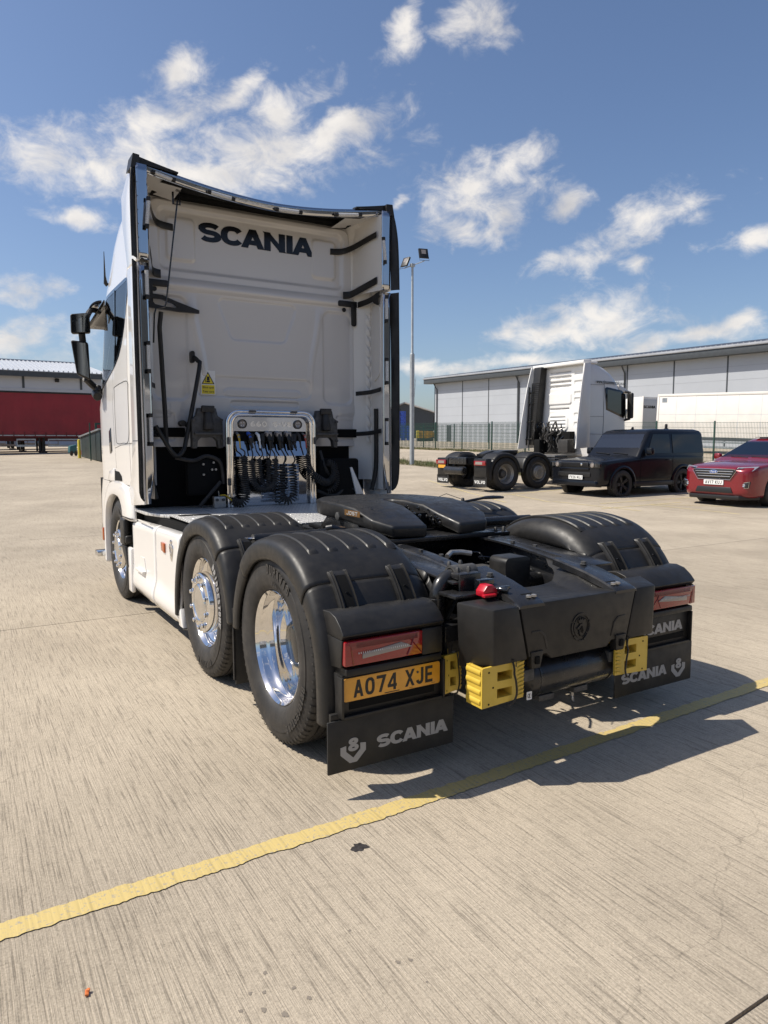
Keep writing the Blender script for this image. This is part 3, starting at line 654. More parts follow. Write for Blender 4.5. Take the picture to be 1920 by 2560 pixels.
# ---------------------------------------------------------------- rear light housings, plates, flaps
def half(sd):
    X = lambda a: sd*a
    # body of the housing: profile in y,z swept along x
    outer = [(-.50,.82),(-.57,.826),(-.645,.832),(-.70,.818),(-.745,.785),(-.775,.752),(-.776,.742),(-.768,.738),(-.750,.738),(-.748,.60),(-.752,.596),(-.772,.594),(-.774,.56),(-.768,.556),(-.758,.554),(-.752,.39),(-.74,.375),(-.70,.375),(-.66,.40),(-.64,.60),(-.56,.75)]
    mb = MB(); top = outer[:8]+[(-.76,.725),(-.60,.725),(-.5,.76)]
    mb.px(top, X(.665), X(1.205)); mb.build('light_hood', 'black_plastic', T, bevel=.012, seg=3)
    mb = MB(); mb.px([(-.60,.7245),(-.735,.7245),(-.735,.60),(-.775,.596),(-.778,.566),(-.735,.56),(-.60,.56)], X(.68), X(1.19)); hb = mb.build('light_housing', 'black_plastic', T, bevel=.006)
    mb = MB(); mb.px([(-.60,.7245),(-.772,.7245),(-.776,.60),(-.60,.59)], X(.672), X(.79)); mb.build('housing_cheek', 'black_plastic', hb, bevel=.008)
    mb = MB(); mb.px([(-.60,.7245),(-.768,.7245),(-.755,.60),(-.60,.58)], X(1.195), X(1.207)); mb.build('housing_cheek', 'black_plastic', hb, bevel=.004)
    # lower panel with a number-plate recess
    mb = MB(); mb.box(X(.662), X(1.198), -.742, -.62, .365, .5595); lp = mb.build('plate_panel', 'black_plastic', T, bevel=.006)
    mb = MB(); mb.box(X(.652), X(.664), -.768, -.70, .372, .5585); mb.box(X(1.196), X(1.208), -.768, -.70, .372, .5585); mb.box(X(.665), X(1.195), -.764, -.743, .366, .380); mb.build('panel_rim', 'black_plastic', lp, bevel=.003)
    mb = MB(); mb.box(X(.70), X(1.16), -.7445, -.7425, .402, .435); mb.build('panel_slot', 'black_matt', lp)
    # lamp: prism-shaped red lens with a clear reversing light
    x0, x1, z0, z1, y = (.795, 1.165, .612, .722, -.785)
    L_ = tag(MB().box(X(x0), X(x1+.035), y, y+.05, z0, z1).build('tail_light', 'red_lens', T, bevel=.006), 'red rear lamp with clear reversing strip')
    mb = MB(); mb.py([(X(x0+.015), z1-.004), (X(x1+.02), z1-.004), (X(x1+.005), z1-.036), (X(x0+.075), z1-.028)], y-.003, y+.001); mb.build('lens_facet', 'red_lens_dark', L_, bevel=.001)
    mb = MB(); mb.py([(X(x0+.085), z0+.060), (X(x0+.06), z0+.046), (X(x1-.05), z0+.028), (X(x1-.05), z0+.050), (X(x0+.12), z0+.074)], y-.005, y+.001); mb.build('reversing_light', 'clear_lens', L_, bevel=.001)
    mb = MB()
    for k in range(9): mb.box(X(x0+.03), X(x1-.02), y-.0042, y+.001, z1-.008-.0028*k, z1-.0068-.0028*k)
    tag(mb.build('lens_ridges', 'red_lens_dark', L_), kind='stuff')
    mb = MB()
    for k in range(24): q = x0+.085+.011*k; mb.box(X(q), X(q+.003), y-.0062, y-.004, z0+.052, z0+.060)
    tag(mb.build('lens_ridges', 'led_lens', L_), kind='stuff')
    for xa, za, xb, zb in ((x0+.005, z0+.008, x0+.085, z1-.01), (x1-.005, z0+.002, x1+.008, z1-.02), (x0+.085, z0+.008, x0+.04, z1-.006)):
        mb = MB(); mb.tube([(X(xa), y-.0025, za), (X(xb), y-.0025, zb)], .0018, 5); mb.build('lens_edge', 'red_lens_dark', L_)
    # mudflap
    mb = MB(); mb.box(X(.575), X(1.262), -.733, -.722, .115, .357); fl = mb.build('mudflap', 'black_flap', T, bevel=.004)
    mb = MB(); mb.box(X(.60), X(1.24), -.722, -.70, .335, .385); mb.build('flap_bracket', 'black_plastic', T, bevel=.003)
    # flap print
    if sd < 0: lettering('brand_lettering', 'SCANIA', (-1.012, -.7335, .186), (1, 0, 0), (0, 0, 1), .40, .062, 'grey_print', fl, depth=.0008)
    else: lettering('brand_lettering', 'SCANIA', (.625, -.7335, .186), (1, 0, 0), (0, 0, 1), .40, .062, 'grey_print', fl, depth=.0008)
    cx = -1.135 if sd < 0 else 1.135
    mb = MB(); y = -.7337
    def pp(u, w, d): return (cx+u, y-d, .150+w)
    for k, st in enumerate([[(-.065, .080), (-.036, .084), (-.036, .056), (0, .022), (0, 0), (-.018, 0), (-.065, .045)], [(.065, .080), (.036, .084), (.036, .056), (0, .022), (0, 0), (.018, 0), (.065, .045)]]):
        mb.py([(cx+a, .150+b) for a, b in st], y-.0008-.0001*k, y)
    letters(mb, '8', lambda u, v, d: (cx-.0265+u, y-d-.0012, .203+v), .062, .86, 0, .16, .11, .0006)
    mb.build('vee_eight_emblem', 'grey_print', fl, recalc=False)
    return lp
lpL = half(-1); lpR = half(1)
lettering('brand_lettering', 'SCANIA', (.745, -.7426, .452), (1, 0, 0), (0, 0, 1), .40, .060, 'grey_print', lpR, depth=.0015)
pl = MB().py(rrect(-1.190, -.672, .4415, .5475, .012), -.7500, -.7470).build('number_plate', 'plate_yellow', T, bevel=.0008)
pl.data.transform(Matrix.Identity(4)); tag(pl, 'amber yellow rear number plate')
lettering('plate_characters', 'AO74 XJE', (-1.140, -.7502, .4555), (1, 0, 0), (0, 0, 1), .425, .079, 'ink', pl, gap=.13, h=.088, v=.088, depth=.0006, widths={' ': 1.0, 'J': .85, 'E': .85})
mb = MB(); mb.box(-.98, -.90, -.7508, -.7502, .4455, .4495); mb.box(-.845, -.825, -.7508, -.7502, .4465, .4480); mb.box(-.72, -.70, -.7508, -.7502, .449, .4505); mb.build('plate_maker_mark', 'ink', pl)
for cx in (-1.04, -.80):
    mb = MB(); mb.cyl((cx, -.7502, .515), (cx, -.7535, .515), .0055, 12); mb.build('plate_screw', 'black_gloss', pl)
mb = MB(); mb.box(-1.185, -.68, -.7468, -.7422, .455, .53); mb.build('plate_bracket', 'black_plastic', T)
# ---------------------------------------------------------------- rear end cover, air tank, chassis
cov = MB()
# rear face, three panels separated by slanted seams
def panel(poly, y0, y1, nm='cover_panel', bev=.006):
    return MB().py(poly, y0, y1).build(nm, 'black_plastic', T, bevel=bev)
cp = panel([(-.397,.830),(-.335,.575),(-.225,.578),(-.19,.548),(.19,.548),(.225,.578),(.335,.575),(.397,.830)], -1.0, -.93, 'rear_cover')
def wing(s):
    o = [(s*.402,-.999,.829),(s*.553,-.999,.829),(s*.640,-.83,.845),(s*.42,-.83,.845)]; u = [(s*.340,-.999,.566),(s*.545,-.999,.566),(s*.60,-.80,.52),(s*.36,-.80,.52)]
    return MB().hexa([o[0],o[1],o[2],o[3],u[0],u[1],u[2],u[3]]).build('cover_wing', 'black_plastic', T, bevel=.010)
wing(-1); wing(1)
for s in (-1, 1):   # moulded shoulder relief and clip on the centre panel
    mb = MB(); mb.py([(s*.322,.70),(s*.265,.698),(s*.235,.672),(s*.215,.60),(s*.228,.60),(s*.247,.665),(s*.272,.687),(s*.325,.689)], -1.0025, -.999); mb.build('cover_relief', 'black_plastic', cp, bevel=.0015)
# embossed crowned griffin crest on the cover
def crest(parent, cx, y, cz, h, m):
    mb = MB(); k = h/2
    def ring(r0, r1, a0, a1, d, seg=22):
        vs = []
        for i in range(seg+1):
            a = R(lerp(a0, a1, i/seg))
            for r in (r0, r1):
                w = 1-.16*max(0, -math.sin(a))
                for e in (0, d): vs.append((cx+r*k*.92*math.cos(a)*w, y-e, cz+r*k*math.sin(a)))
        mb.add(vs, [(4*i+1, 4*i+3, 4*i+7, 4*i+5) for i in range(seg)]+[(4*i, 4*i+1, 4*i+5, 4*i+4) for i in range(seg)]+[(4*i+2, 4*i+6, 4*i+7, 4*i+3) for i in range(seg)])
    for a0, a1 in ((30, 150), (-28, 24), (156, 208), (214, 248), (-68, -34)): ring(.86, 1.0, a0, a1, .005)
    for a0, a1 in ((35, 145), (150, 250), (-70, 30)): ring(.72, .76, a0, a1, .004)
    ring(.90, 1.0, 252, 288, .005, 8)
    # head, beak, neck feathers
    head = [(-.22,.10),(-.10,.24),(.10,.26),(.22,.14),(.26,-.06),(.22,-.30),(.12,-.52),(.02,-.66),(-.02,-.50),(-.08,-.62),(-.12,-.40),(-.20,-.48),(-.14,-.22),(-.24,-.26),(-.14,-.10),(-.34,-.12),(-.40,.0),(-.28,.06)]
    mb.py([(cx+a*k, cz+b*k) for a, b in head], y-.006, y)
    mb.py([(cx+a*k, cz+b*k) for a, b in [(-.24,.30),(-.32,.62),(-.16,.46),(-.12,.70),(0,.50),(.12,.70),(.16,.46),(.32,.62),(.24,.30)]], y-.006, y)
    o = mb.build('crest', m, parent, bevel=.0006, seg=1)
    e = MB()
    for a, b, c_, d in ((-.05,.1,.12,-.4),(.05,.1,.18,-.3),(-.12,0,.0,-.35)): e.tube([(cx+a*k, y-.0065, cz+b*k), (cx+c_*k, y-.0065, cz+d*k)], .0018, 5)
    e.build('crest_feather', 'black_matt', o)
crest(cp, 0, -1.0, .676, .145, 'black_plastic')
# hood between the rails: raised trapezoid with a cut-out towards the cab
RAIL = [(-.985,.800),(-.93,.822),(-.86,.842),(-.74,.872),(-.60,.898),(-.40,.925),(-.10,.955),(.3,.965),(1.2,.965),(3.2,.965)]
def railz(y):
    for (a, b), (c, d) in zip(RAIL, RAIL[1:]):
        if y <= c: return lerp(b, d, max(0, (y-a)/(c-a)))
def hoodz(x, y):
    base = max(.829, railz(y)-.004)
    w = .17+.13*max(0, min(1, (y+.92)/.35)); f = max(0, min(1, (y+.915)/.24))
    return base-.062*f*max(0, min(1, (w-abs(x))/.11))
mb = MB(); nx, ny = 90, 50
def hp(u, v):
    x = -.300+.60*u; yf = -.50-.16*math.sqrt(max(0, 1-(min(1, abs(x)/.26))**2)) if abs(x) < .26 else -.50+.12*(abs(x)-.26)/.075
    y = -.992+(yf+.992)*v; return (x, y, hoodz(x, y))
mb.grid(hp, nx, ny); o = mb.build('cover_hood', 'black_plastic', T, angle=22); sm = o.modifiers.new('t', 'SOLIDIFY'); sm.thickness = .006; sm.offset = -1
# chassis rails (kicked up forward of the axle)
for s in (-1, 1):
    top = path([(a, b) for a, b in RAIL], 50); mb = MB()
    poly = [(p.x, p.y) for p in top]+[(3.2,.70),(.3,.70),(-.45,.68),(-.80,.70),(-.97,.73)]
    mb.px(poly, s*.385, s*.372); mb.build('chassis_rail', 'chassis_black', T, bevel=.002)
    mb = MB(); vs = []
    for p in top:
        w = .30 if p.x > -.6 else .30-.02*(-.6-p.x)
        for x, dz in ((.392, -.012), (.388, .002), (.380, .006), (w, .006), (w, -.006)): vs.append((s*x, p.x, p.y+dz))
    mb.add(vs, [(a*5+b, a*5+b+1, (a+1)*5+b+1, (a+1)*5+b) for a in range(50) for b in range(4)]); rt_ = mb.build('rail_flange', 'chassis_black', T, angle=50)
    # rear tow-eye tongues with bolt pockets
    mb = MB(); vs = []
    sec = [(-1.002,.822),(-.985,.834),(-.95,.846),(-.88,.868),(-.78,.893),(-.66,.915),(-.56,.932)]
    for y, z in sec:
        f = (y+1.008)/.45
        for x, dz in ((.405,-.03*min(1,f*4+.2)),(.40,0),(.385,.007),(.255-.01*f,.007),(.245-.01*f,.0),(.243-.01*f,-.03*min(1,f*4+.2))): vs.append((s*x, y, z+dz))
    mb.add(vs, [(a*6+b, a*6+b+1, (a+1)*6+b+1, (a+1)*6+b) for a in range(len(sec)-1) for b in range(5)]); mb.f.append(tuple(range(6)))
    tg = mb.build('rail_end_plate', 'chassis_black', T, angle=30)
    mb = MB(); mb.hexa([(s*.29-.036,-.985,.834),(s*.29+.036,-.985,.834),(s*.29+.036,-.92,.862),(s*.29-.036,-.92,.862),(s*.29-.036,-.985,.836),(s*.29+.036,-.985,.836),(s*.29+.036,-.92,.8635),(s*.29-.036,-.92,.8635)]); mb.build('bolt_pocket', 'black_matt', tg)
    for dx in (-.018, .016): 
        mb = MB(); mb.lathe([(0, .013), (.010, .013), (.012, .008), (.012, .0003)], (s*.29+dx, -.958, .853), 'z', 6); mb.build('bolt', 'zinc', tg)
    mb = MB(); mb.lathe([(0, .022), (.003, .022), (.003, .015), (.016, .015), (.018, .008), (.018, .0003)], (s*.33, -.70, .916), 'z', 6); mb.build('bolt', 'cast', tg)
    # inner cross details
    for k, y in enumerate((-.30, -.10, .12, .34, .9, 1.35, 1.6)):
        mb = MB(); mb.lathe([(0, .014), (.012, .014), (.012, .0003)], (s*.345, y, RAIL and .972 if y > .2 else .962), 'z', 6); mb.build('bolt', 'cast', rt_)
# crossmembers, axle, airbags, dampers, valve block between the rails
mb = MB(); mb.box(-.37, .37, -.95, -.90, .60, .80); mb.build('end_crossmember', 'chassis_black', T, bevel=.004)
mb = MB(); mb.cyl((-.37, -.30, .76), (.37, -.30, .76), .05, 20); mb.build('crossmember', 'chassis_black', T)
mb = MB(); mb.box(-.37, .37, .50, .62, .80, .93); mb.build('crossmember', 'chassis_black', T, bevel=.01)
mb = MB(); mb.tube([(-.95, 0, .505), (-.3, 0, .505), (-.16, 0, .51), (0, 0, .52), (.16, 0, .51), (.3, 0, .505), (.95, 0, .505)], .08, 20, rs=[.08, .09, .17, .22, .17, .09, .08]); mb.build('axle', 'cast', T)
mb = MB(); mb.tube([(-.95, 1.249, .505), (.95, 1.249, .505)], .07, 16); mb.build('axle', 'cast', T)
mb = MB(); mb.tube([(-.95, 4.07, .48), (.95, 4.07, .48)], .06, 16); mb.build('axle', 'cast', T)
mb = MB(); mb.cyl((0, .2, .55), (0, 3.2, .75), .06, 14); mb.build('propshaft', 'cast', T)
for s in (-1, 1):
    for y in (-.45, .42, 1.7):
        mb = MB(); mb.lathe([(0, .08), (.02, .11), (.09, .12), (.16, .11), (.19, .07)], (s*.52, y, .45), 'z', 20); mb.build('air_bag', 'rubber', T)
    mb = MB(); mb.cyl((s*.42, -.30, .50), (s*.44, -.62, .88), .032, 14); mb.build('damper', 'chassis_black', T)
    mb = MB(); mb.box(s*.39, s*.62, -.72, -.60, .62, .70); mb.build('guard_bracket', 'chassis_black', T, bevel=.004)
# cast black box (battery isolator / valve) lit between the rails
mb = MB(); mb.py(rrect(-.03, .15, .74, .945, .03), -.47, -.33); mb.build('valve_box', 'black_plastic', T, bevel=.012)
mb = MB(); mb.box(-.02, .16, -.22, -.04, .78, .84); mb.build('valve_block', 'cast', T, bevel=.01)
mb = MB(); mb.tube([(-.10,-.02,.90),(-.04,.02,.915),(.04,.03,.91),(.10,.0,.90)], .016, 8); mb.build('air_fitting', 'zinc', T)
rnd = random.Random(4)
for k in range(26):   # air lines and cables looping between the rails
    x, y = rnd.uniform(-.30, .30), rnd.uniform(-.55, .9); z = rnd.uniform(.70, .87); pts = []
    for j in range(7):
        pts.append((x, y, z)); x = max(-.33, min(.33, x+rnd.uniform(-.09, .09))); y += rnd.uniform(-.02, .13); z = max(.62, min(.89, z+rnd.uniform(-.05, .05)))
    mb = MB(); P_ = path(pts, 24); mb.tube(P_, rnd.choice([.005, .007, .009, .012]), 6); mb.build('air_line', rnd.choice(['black_gloss', 'rubber', 'chassis_black']), T)
for k in range(16):
    x, y, z = rnd.uniform(-.28, .28), rnd.uniform(-.5, .3), rnd.uniform(.76, .86); mb = MB(); a = rnd.uniform(0, 3.1)
    mb.cyl((x, y, z), (x+.04*math.cos(a), y+.04*math.sin(a), z+.01), rnd.uniform(.006, .014), 8); mb.build('fitting', rnd.choice(['zinc', 'cast', 'cast']), T)
mb = MB(); mb.tube([(-.06,-.50,.83),(0.02,-.42,.875),(.06,-.46,.885)], .003, 6); mb.build('air_line', 'zinc', T)
# air tank under the cover
mb = MB(); mb.lathe([(-.318,.0005),(-.315,.04),(-.300,.085),(-.275,.104),(-.262,.108),(.262,.108),(.275,.104),(.300,.085),(.315,.04),(.318,.0005)], (0.05, -.845, .425), 'x', 40); tk = mb.build('air_tank', 'chassis_black', T)
mb = MB()
for x in (-.205, .300): mb.lathe([(-.006,.108),(-.005,.1115),(.005,.1115),(.006,.108)], (x, -.845, .425), 'x', 40)
mb.build('tank_seam', 'chassis_black', tk)
mb = MB(); mb.cyl((.09, -.87, .33), (.09, -.87, .27), .008, 8); mb.tube([(.09,-.87,.27),(.094,-.875,.255),(.09,-.88,.24),(.086,-.875,.25),(.09,-.87,.27)], .003, 6); mb.build('drain_valve', 'zinc', tk)
mb = MB(); mb.py(rrect(-.30,-.268,.345,.385,.003), -.951, -.948); st = mb.build('inspection_sticker', 'plate_white', T)
letters(mb2 := MB(), '2', lambda u, v, d: (-.291+u, -.9515-d, .356+v), .018, .6, 0, .12, .1, .0004); mb2.lathe([(0, .0125), (-.0006, .0125), (-.0006, .0112), (0, .0112)], (-.2845, -.951, .365), 'y', 20); mb2.build('sticker_print', 'ink', st, recalc=False)
# tow hooks/clips at the lower corners
for s in (-1, 1):
    mb = MB(); mb.hexa([(s*.25,-1.008,.60),(s*.33,-1.008,.60),(s*.33,-.96,.60),(s*.25,-.96,.60),(s*.262,-1.0,.515),(s*.318,-1.0,.515),(s*.318,-.96,.515),(s*.262,-.96,.515)]); c_ = mb.build('cover_clip', 'black_plastic', T, bevel=.004)
    mb = MB(); mb.box(s*.278, s*.302, -1.0125, -1.004, .54, .575); mb.build('clip_slot', 'black_matt', c_)
    mb = MB(); mb.box(s*.26, s*.33, -.96, -.90, .44, .50); mb.build('tank_bracket', 'cast', T, bevel=.008)
    for z in (.44,):
        mb = MB(); mb.box(s*.12-.05, s*.12+.05, -.9, -.80, .295, .325); mb.build('tank_foot', 'cast', T, bevel=.004)
# steel coolant pipe elbow with clamp, bracket, red battery isolator
mb = MB(); mb.tube(path([(-.600,-.62,.45),(-.600,-.62,.78),(-.597,-.62,.845),(-.570,-.617,.893),(-.52,-.61,.915),(-.44,-.60,.925),(-.37,-.60,.928)], 40), .037, 20); ep = mb.build('pipe_elbow', 'chassis_black', T)
for p in ((-.600,-.62,.80),): 
    mb = MB(); mb.lathe([(-.02,.038),(-.018,.041),(.018,.041),(.02,.038)], p, 'z', 24); mb.build('pipe_joint', 'chassis_black', ep)
mb = MB(); mb.lathe([(-.02,.037),(-.02,.050),(.02,.050),(.02,.037)], (-.49,-.607,.922), 'x', 24); mb.build('pipe_clamp', 'cast', ep)
mb = MB(); mb.lathe([(-.05,.0005),(-.05,.045),(.05,.045),(.05,.0005)], (-.41,-.602,.925), 'x', 24); mb.build('silencer_stub', 'cast', ep, bevel=.004)
for y in (-.585, -.655):
    for x in (-.50, -.43):
        mb = MB(); mb.lathe([(0, .012), (.014, .012), (.024, .007), (.025, .0003)], (x, y, .965 if y > -.6 else .945), 'z', 6); mb.build('bolt', 'cast', T)
mb = MB(); mb.box(-.53, -.40, -.70, -.64, .915, .945); mb.box(-.53, -.40, -.715, -.70, .84, .945); mb.build('switch_bracket', 'chassis_black', T, bevel=.005)
mb = MB(); mb.box(-.62, -.42, -.80, -.66, .845, .862); mb.build('switch_tray', 'chassis_black', T, bevel=.004)
mb = MB(); mb.box(-.475, -.385, -.80, -.755, .862, .925); sw = mb.build('isolator_body', 'black_gloss', T, bevel=.006)
mb = MB(); mb.py([(-.500,.856),(-.500,.882),(-.476,.910),(-.442,.910),(-.415,.885),(-.415,.856)], -.86, -.80); rd = mb.build('isolator_cover', 'red_plastic', T, bevel=.004)
mb = MB(); mb.box(-.514, -.44, -.882, -.86, .858, .872); mb.build('isolator_handle', 'red_plastic', rd, bevel=.004)
mb = MB()
for k in range(14): mb.box(-.514+.0052*k, -.5115+.0052*k, -.885, -.882, .859, .871)
tag(mb.build('handle_grip', 'red_plastic', rd), kind='stuff')
mb = MB(); mb.cyl((-.41,-.85,.885), (-.385,-.90,.885), .013, 12); mb.box(-.39,-.335,-.86,-.84,.87,.895); mb.box(-.350,-.335,-.86,-.84,.845,.87); mb.build('isolator_link', 'black_gloss', T, bevel=.003)
# ---------------------------------------------------------------- fifth wheel
mb = MB(); z1 = 1.185
half_pl = [(.03,.90),(.075,.86),(.11,.70),(.115,.52)]
outl = [(-.45,.55),(-.465,.70),(-.46,.95),(-.42,1.12),(-.30,1.27),(-.12,1.345),(.12,1.345),(.30,1.27),(.42,1.12),(.46,.95),(.465,.70),(.45,.55),(.075,.50),(.06,.72),(.045,.84),(0,.88),(-.045,.84),(-.06,.72),(-.075,.50)]
def zt(x, y): return z1-.115*max(0, (.56-y)/.42)
mb = MB(); vs_t = []; full = [(-.36,.17),(-.445,.30),(-.455,.50)]+outl[1:11]+[(.455,.50),(.445,.30),(.36,.17),(.125,.15),(.085,.34)]+outl[12:]+[(-.085,.34),(-.125,.15)]
mb.prism(full, lambda a, b: (a, b, zt(a, b)), lambda a, b: (a*.985, b*.99+.005, zt(a, b)-.075-.03*(b > .4)))
FW = mb.build('fifth_wheel', 'fifth_black', T, bevel=.017, seg=3)
mb = MB(); mb.box(-.40, .40, .45, 1.0, 1.04, 1.12); mb.build('coupling_body', 'black_matt', FW, bevel=.01)
for s in (-1, 1):
    mb = MB(); mb.px([(.44,1.0),(.50,1.13),(.86,1.13),(1.02,1.0)], s*.36, s*.44); mb.build('coupling_pedestal', 'chassis_black', T, bevel=.008)
    mb = MB(); mb.lathe([(0,.03),(s*.03,.03),(s*.035,.02),(s*.035,.0004)], (s*.44,.70,1.10), 'x', 6); mb.build('pivot_bolt', 'cast', T)
mb = MB(); mb.box(-.42, .42, .16, 1.25, .972, 1.0); mb.build('mounting_plate', 'chassis_black', T, bevel=.004)
mb = MB(); mb.px([(.40,1.118),(.60,1.118),(.60,1.155),(.40,1.155)], -.4665, -.4645); lb = mb.build('maker_plate', 'plate_yellow', FW)
M['bronze'] = mat('bronze', (.25,.13,.045), .35, .6); lb.data.materials[0] = M['bronze']
lettering('plate_lettering', 'JOST', (-.4670,.575,1.124), (0,-1,0), (0,0,1), .15, .025, 'grey_print', FW, gap=.15, h=.13, v=.11, depth=.0006, widths={})
mb = MB(); mb.tube([(.42,.90,1.09),(.80,.91,1.135),(.92,.90,1.15),(1.0,.86,1.152),(1.09,.87,1.15),(1.10,.91,1.15),(1.05,.945,1.152),(.97,.935,1.152),(.92,.91,1.15)], .0105, 8); mb.build('release_handle', 'chassis_black', FW)
mb = MB(); mb.tube([(.55,.92,1.125),(.52,.95,1.17),(.62,.98,1.19),(.72,.93,1.15)], .0025, 5); mb.build('safety_chain', 'black_gloss', FW)
mb = MB(); mb.lathe([(0,.014),(.02,.014),(.03,.008),(.031,.0004)], (.72,.905,1.13), 'z', 8); mb.build('handle_pin', 'cast', FW)
# grease inside the throat and water beads on the plate
mb = MB(); rnd = random.Random(9)
for k in range(60):
    y = rnd.uniform(.30,.84); s = rnd.choice((-1, 1)); x = s*lerp(.08,.045,(y-.3)/.54)+rnd.uniform(-.008,.008); r = rnd.uniform(.004,.014); z = rnd.uniform(1.08,1.17)-.1*max(0,(.5-y)/.4)
    mb.lathe([(-r,.0003),(-r*.6,r*.8),(0,r),(r*.6,r*.8),(r,.0003)], (x,y,z), 'z', 8)
tag(mb.build('grease', 'black_gloss', FW), kind='stuff')
M['water'] = mat('water', (.9,.9,.9), .02, 0, trans=1, ior=1.33)
mb = MB(); nb = 0
while nb < 430:
    x, y = rnd.uniform(-.44,.44), rnd.uniform(.45,1.32)
    if x*x/.20+(y-.72)**2/.36 > 1 or (abs(x) < .15 and y < .92): continue
    if noise.noise(Vector((x*5, y*5, 2))) < -.05: continue
    r = rnd.uniform(.0016,.0052); mb.lathe([(-.0004,r),(r*.35,r*.8),(r*.55,r*.35),(r*.6,.0001)], (x,y,zt(x,y)), 'z', 7); nb += 1
tag(mb.build('water_beads', 'water', FW), kind='stuff')
# subframe rails under the plate and mounting beams seen at the right
mb = MB(); mb.box(-.48, .58, .28, .34, .965, .990); mb.build('subframe_plate', 'chassis_black', T, bevel=.003)
mb = MB(); mb.box(.40, .62, .20, .30, .965, .985); sp = mb.build('frame_bracket', 'chassis_black', T, bevel=.003)
for x in (.50, .57): mb = MB(); mb.lathe([(0,.016),(.004,.016),(.004,.012),(.022,.012),(.03,.007),(.03,.0004)], (x,.25,.985), 'z', 6); mb.build('bolt', 'cast', sp)
for s in (-1, 1):
    mb = MB(); mb.px([(-.70,.905),(.15,.965),(.15,.955),(-.70,.893)], s*.40, s*.56); mb.build('side_beam', 'chassis_black', T, bevel=.002)
mb = MB(); mb.tube([(-.30,.42,1.005),(.30,.42,1.005)], .012, 8); mb.build('cross_tube', 'chassis_black', T)
for k in range(8):   # clutter around the tube valley
    x = -.58+.02*k; mb = MB(); mb.box(x, x+.012, .50, .66, .98, 1.0+.01*(k % 3)); mb.build('cable_clip', 'cast', T)
mb = MB(); mb.tube([(-.62,.55,1.045),(-.6,.53,1.052),(-.5,.52,1.03),(-.42,.5,1.0)], .02, 10); mb.build('tube_strap', 'chassis_black', T)
# ---------------------------------------------------------------- chequer-plate deck
def chequer():
    m = bpy.data.materials.new('chequer plate'); m.use_nodes = True; t = m.node_tree; b = t.nodes['Principled BSDF']; L = t.links
    b.inputs['Base Color'].default_value = (.66,.65,.63,1); b.inputs['Metallic'].default_value = .45; b.inputs['Roughness'].default_value = .4
    tc = nn('ShaderNodeTexCoord', t); sp = nn('ShaderNodeSeparateXYZ', t); L.new(tc.outputs['Object'], sp.inputs[0])
    def ma(op, a, b_=None):
        n = nn('ShaderNodeMath', t, operation=op)
        for i, v in enumerate((a, b_)):
            if v is None: continue
            if isinstance(v, (int, float)): n.inputs[i].default_value = v
            else: L.new(v, n.inputs[i])
        return n.outputs[0]
    X_, Y_ = sp.outputs[0], sp.outputs[1]; k = 22
    u = ma('MULTIPLY', ma('ADD', X_, Y_), k*.7); v = ma('MULTIPLY', ma('SUBTRACT', X_, Y_), k*.7)
    fu = ma('SUBTRACT', ma('FRACT', u), .5); fv = ma('SUBTRACT', ma('FRACT', v), .5)
    par = ma('MODULO', ma('ABSOLUTE', ma('ADD', ma('FLOOR', u), ma('FLOOR', v))), 2)
    e1 = ma('ADD', ma('POWER', ma('MULTIPLY', fu, 2.2), 2), ma('POWER', ma('MULTIPLY', fv, 6.5), 2))
    e2 = ma('ADD', ma('POWER', ma('MULTIPLY', fu, 6.5), 2), ma('POWER', ma('MULTIPLY', fv, 2.2), 2))
    e = ma('ADD', ma('MULTIPLY', e1, par), ma('MULTIPLY', e2, ma('SUBTRACT', 1, par)))
    h = ma('MAXIMUM', ma('SUBTRACT', 1, e), 0); h = ma('POWER', h, .5)
    bp = nn('ShaderNodeBump', t); bp.inputs['Strength'].default_value = 1; bp.inputs['Distance'].default_value = .014; L.new(h, bp.inputs['Height']); L.new(bp.outputs[0], b.inputs['Normal'])
    r = nn('ShaderNodeMapRange', t); r.inputs[3].default_value = .42; r.inputs[4].default_value = .16; L.new(h, r.inputs[0]); L.new(r.outputs[0], b.inputs['Roughness'])
    return m
M['chequer'] = chequer()
for (a, b_, c, d) in ((-1.10,-.402,1.84,3.30),(-.398,.398,1.42,3.30),(.402,1.10,1.84,3.30)):
    mb = MB(); mb.box(a, b_, c, d, .972, .982); mb.build('deck_plate', 'chequer', T, bevel=.002)
mb = MB(); mb.pz([(-1.21,2.9),(-1.102,2.5),(-1.102,3.35),(-1.21,3.42)], .955, .981); mb.build('deck_plate', 'chequer', T, bevel=.002)
mb = MB(); mb.box(-1.11, 1.11, 1.825, 1.838, .90, .981); mb.build('deck_edge', 'chassis_black', T)
mb = MB(); mb.pz(rrect(-1.05,-.78,2.36,2.47,.03), .9822, .9835); mb.build('deck_cutout', 'black_matt', T)
mb = MB(); mb.box(-1.14, .45, 1.86, 3.28, .72, .95); mb.build('tank_bay', 'black_matt', T)
mb = MB(); mb.cyl((-1.13,1.86,.935), (-1.05,1.86,.935), .022, 12); mb.build('blue_valve', 'blue_plastic', T)
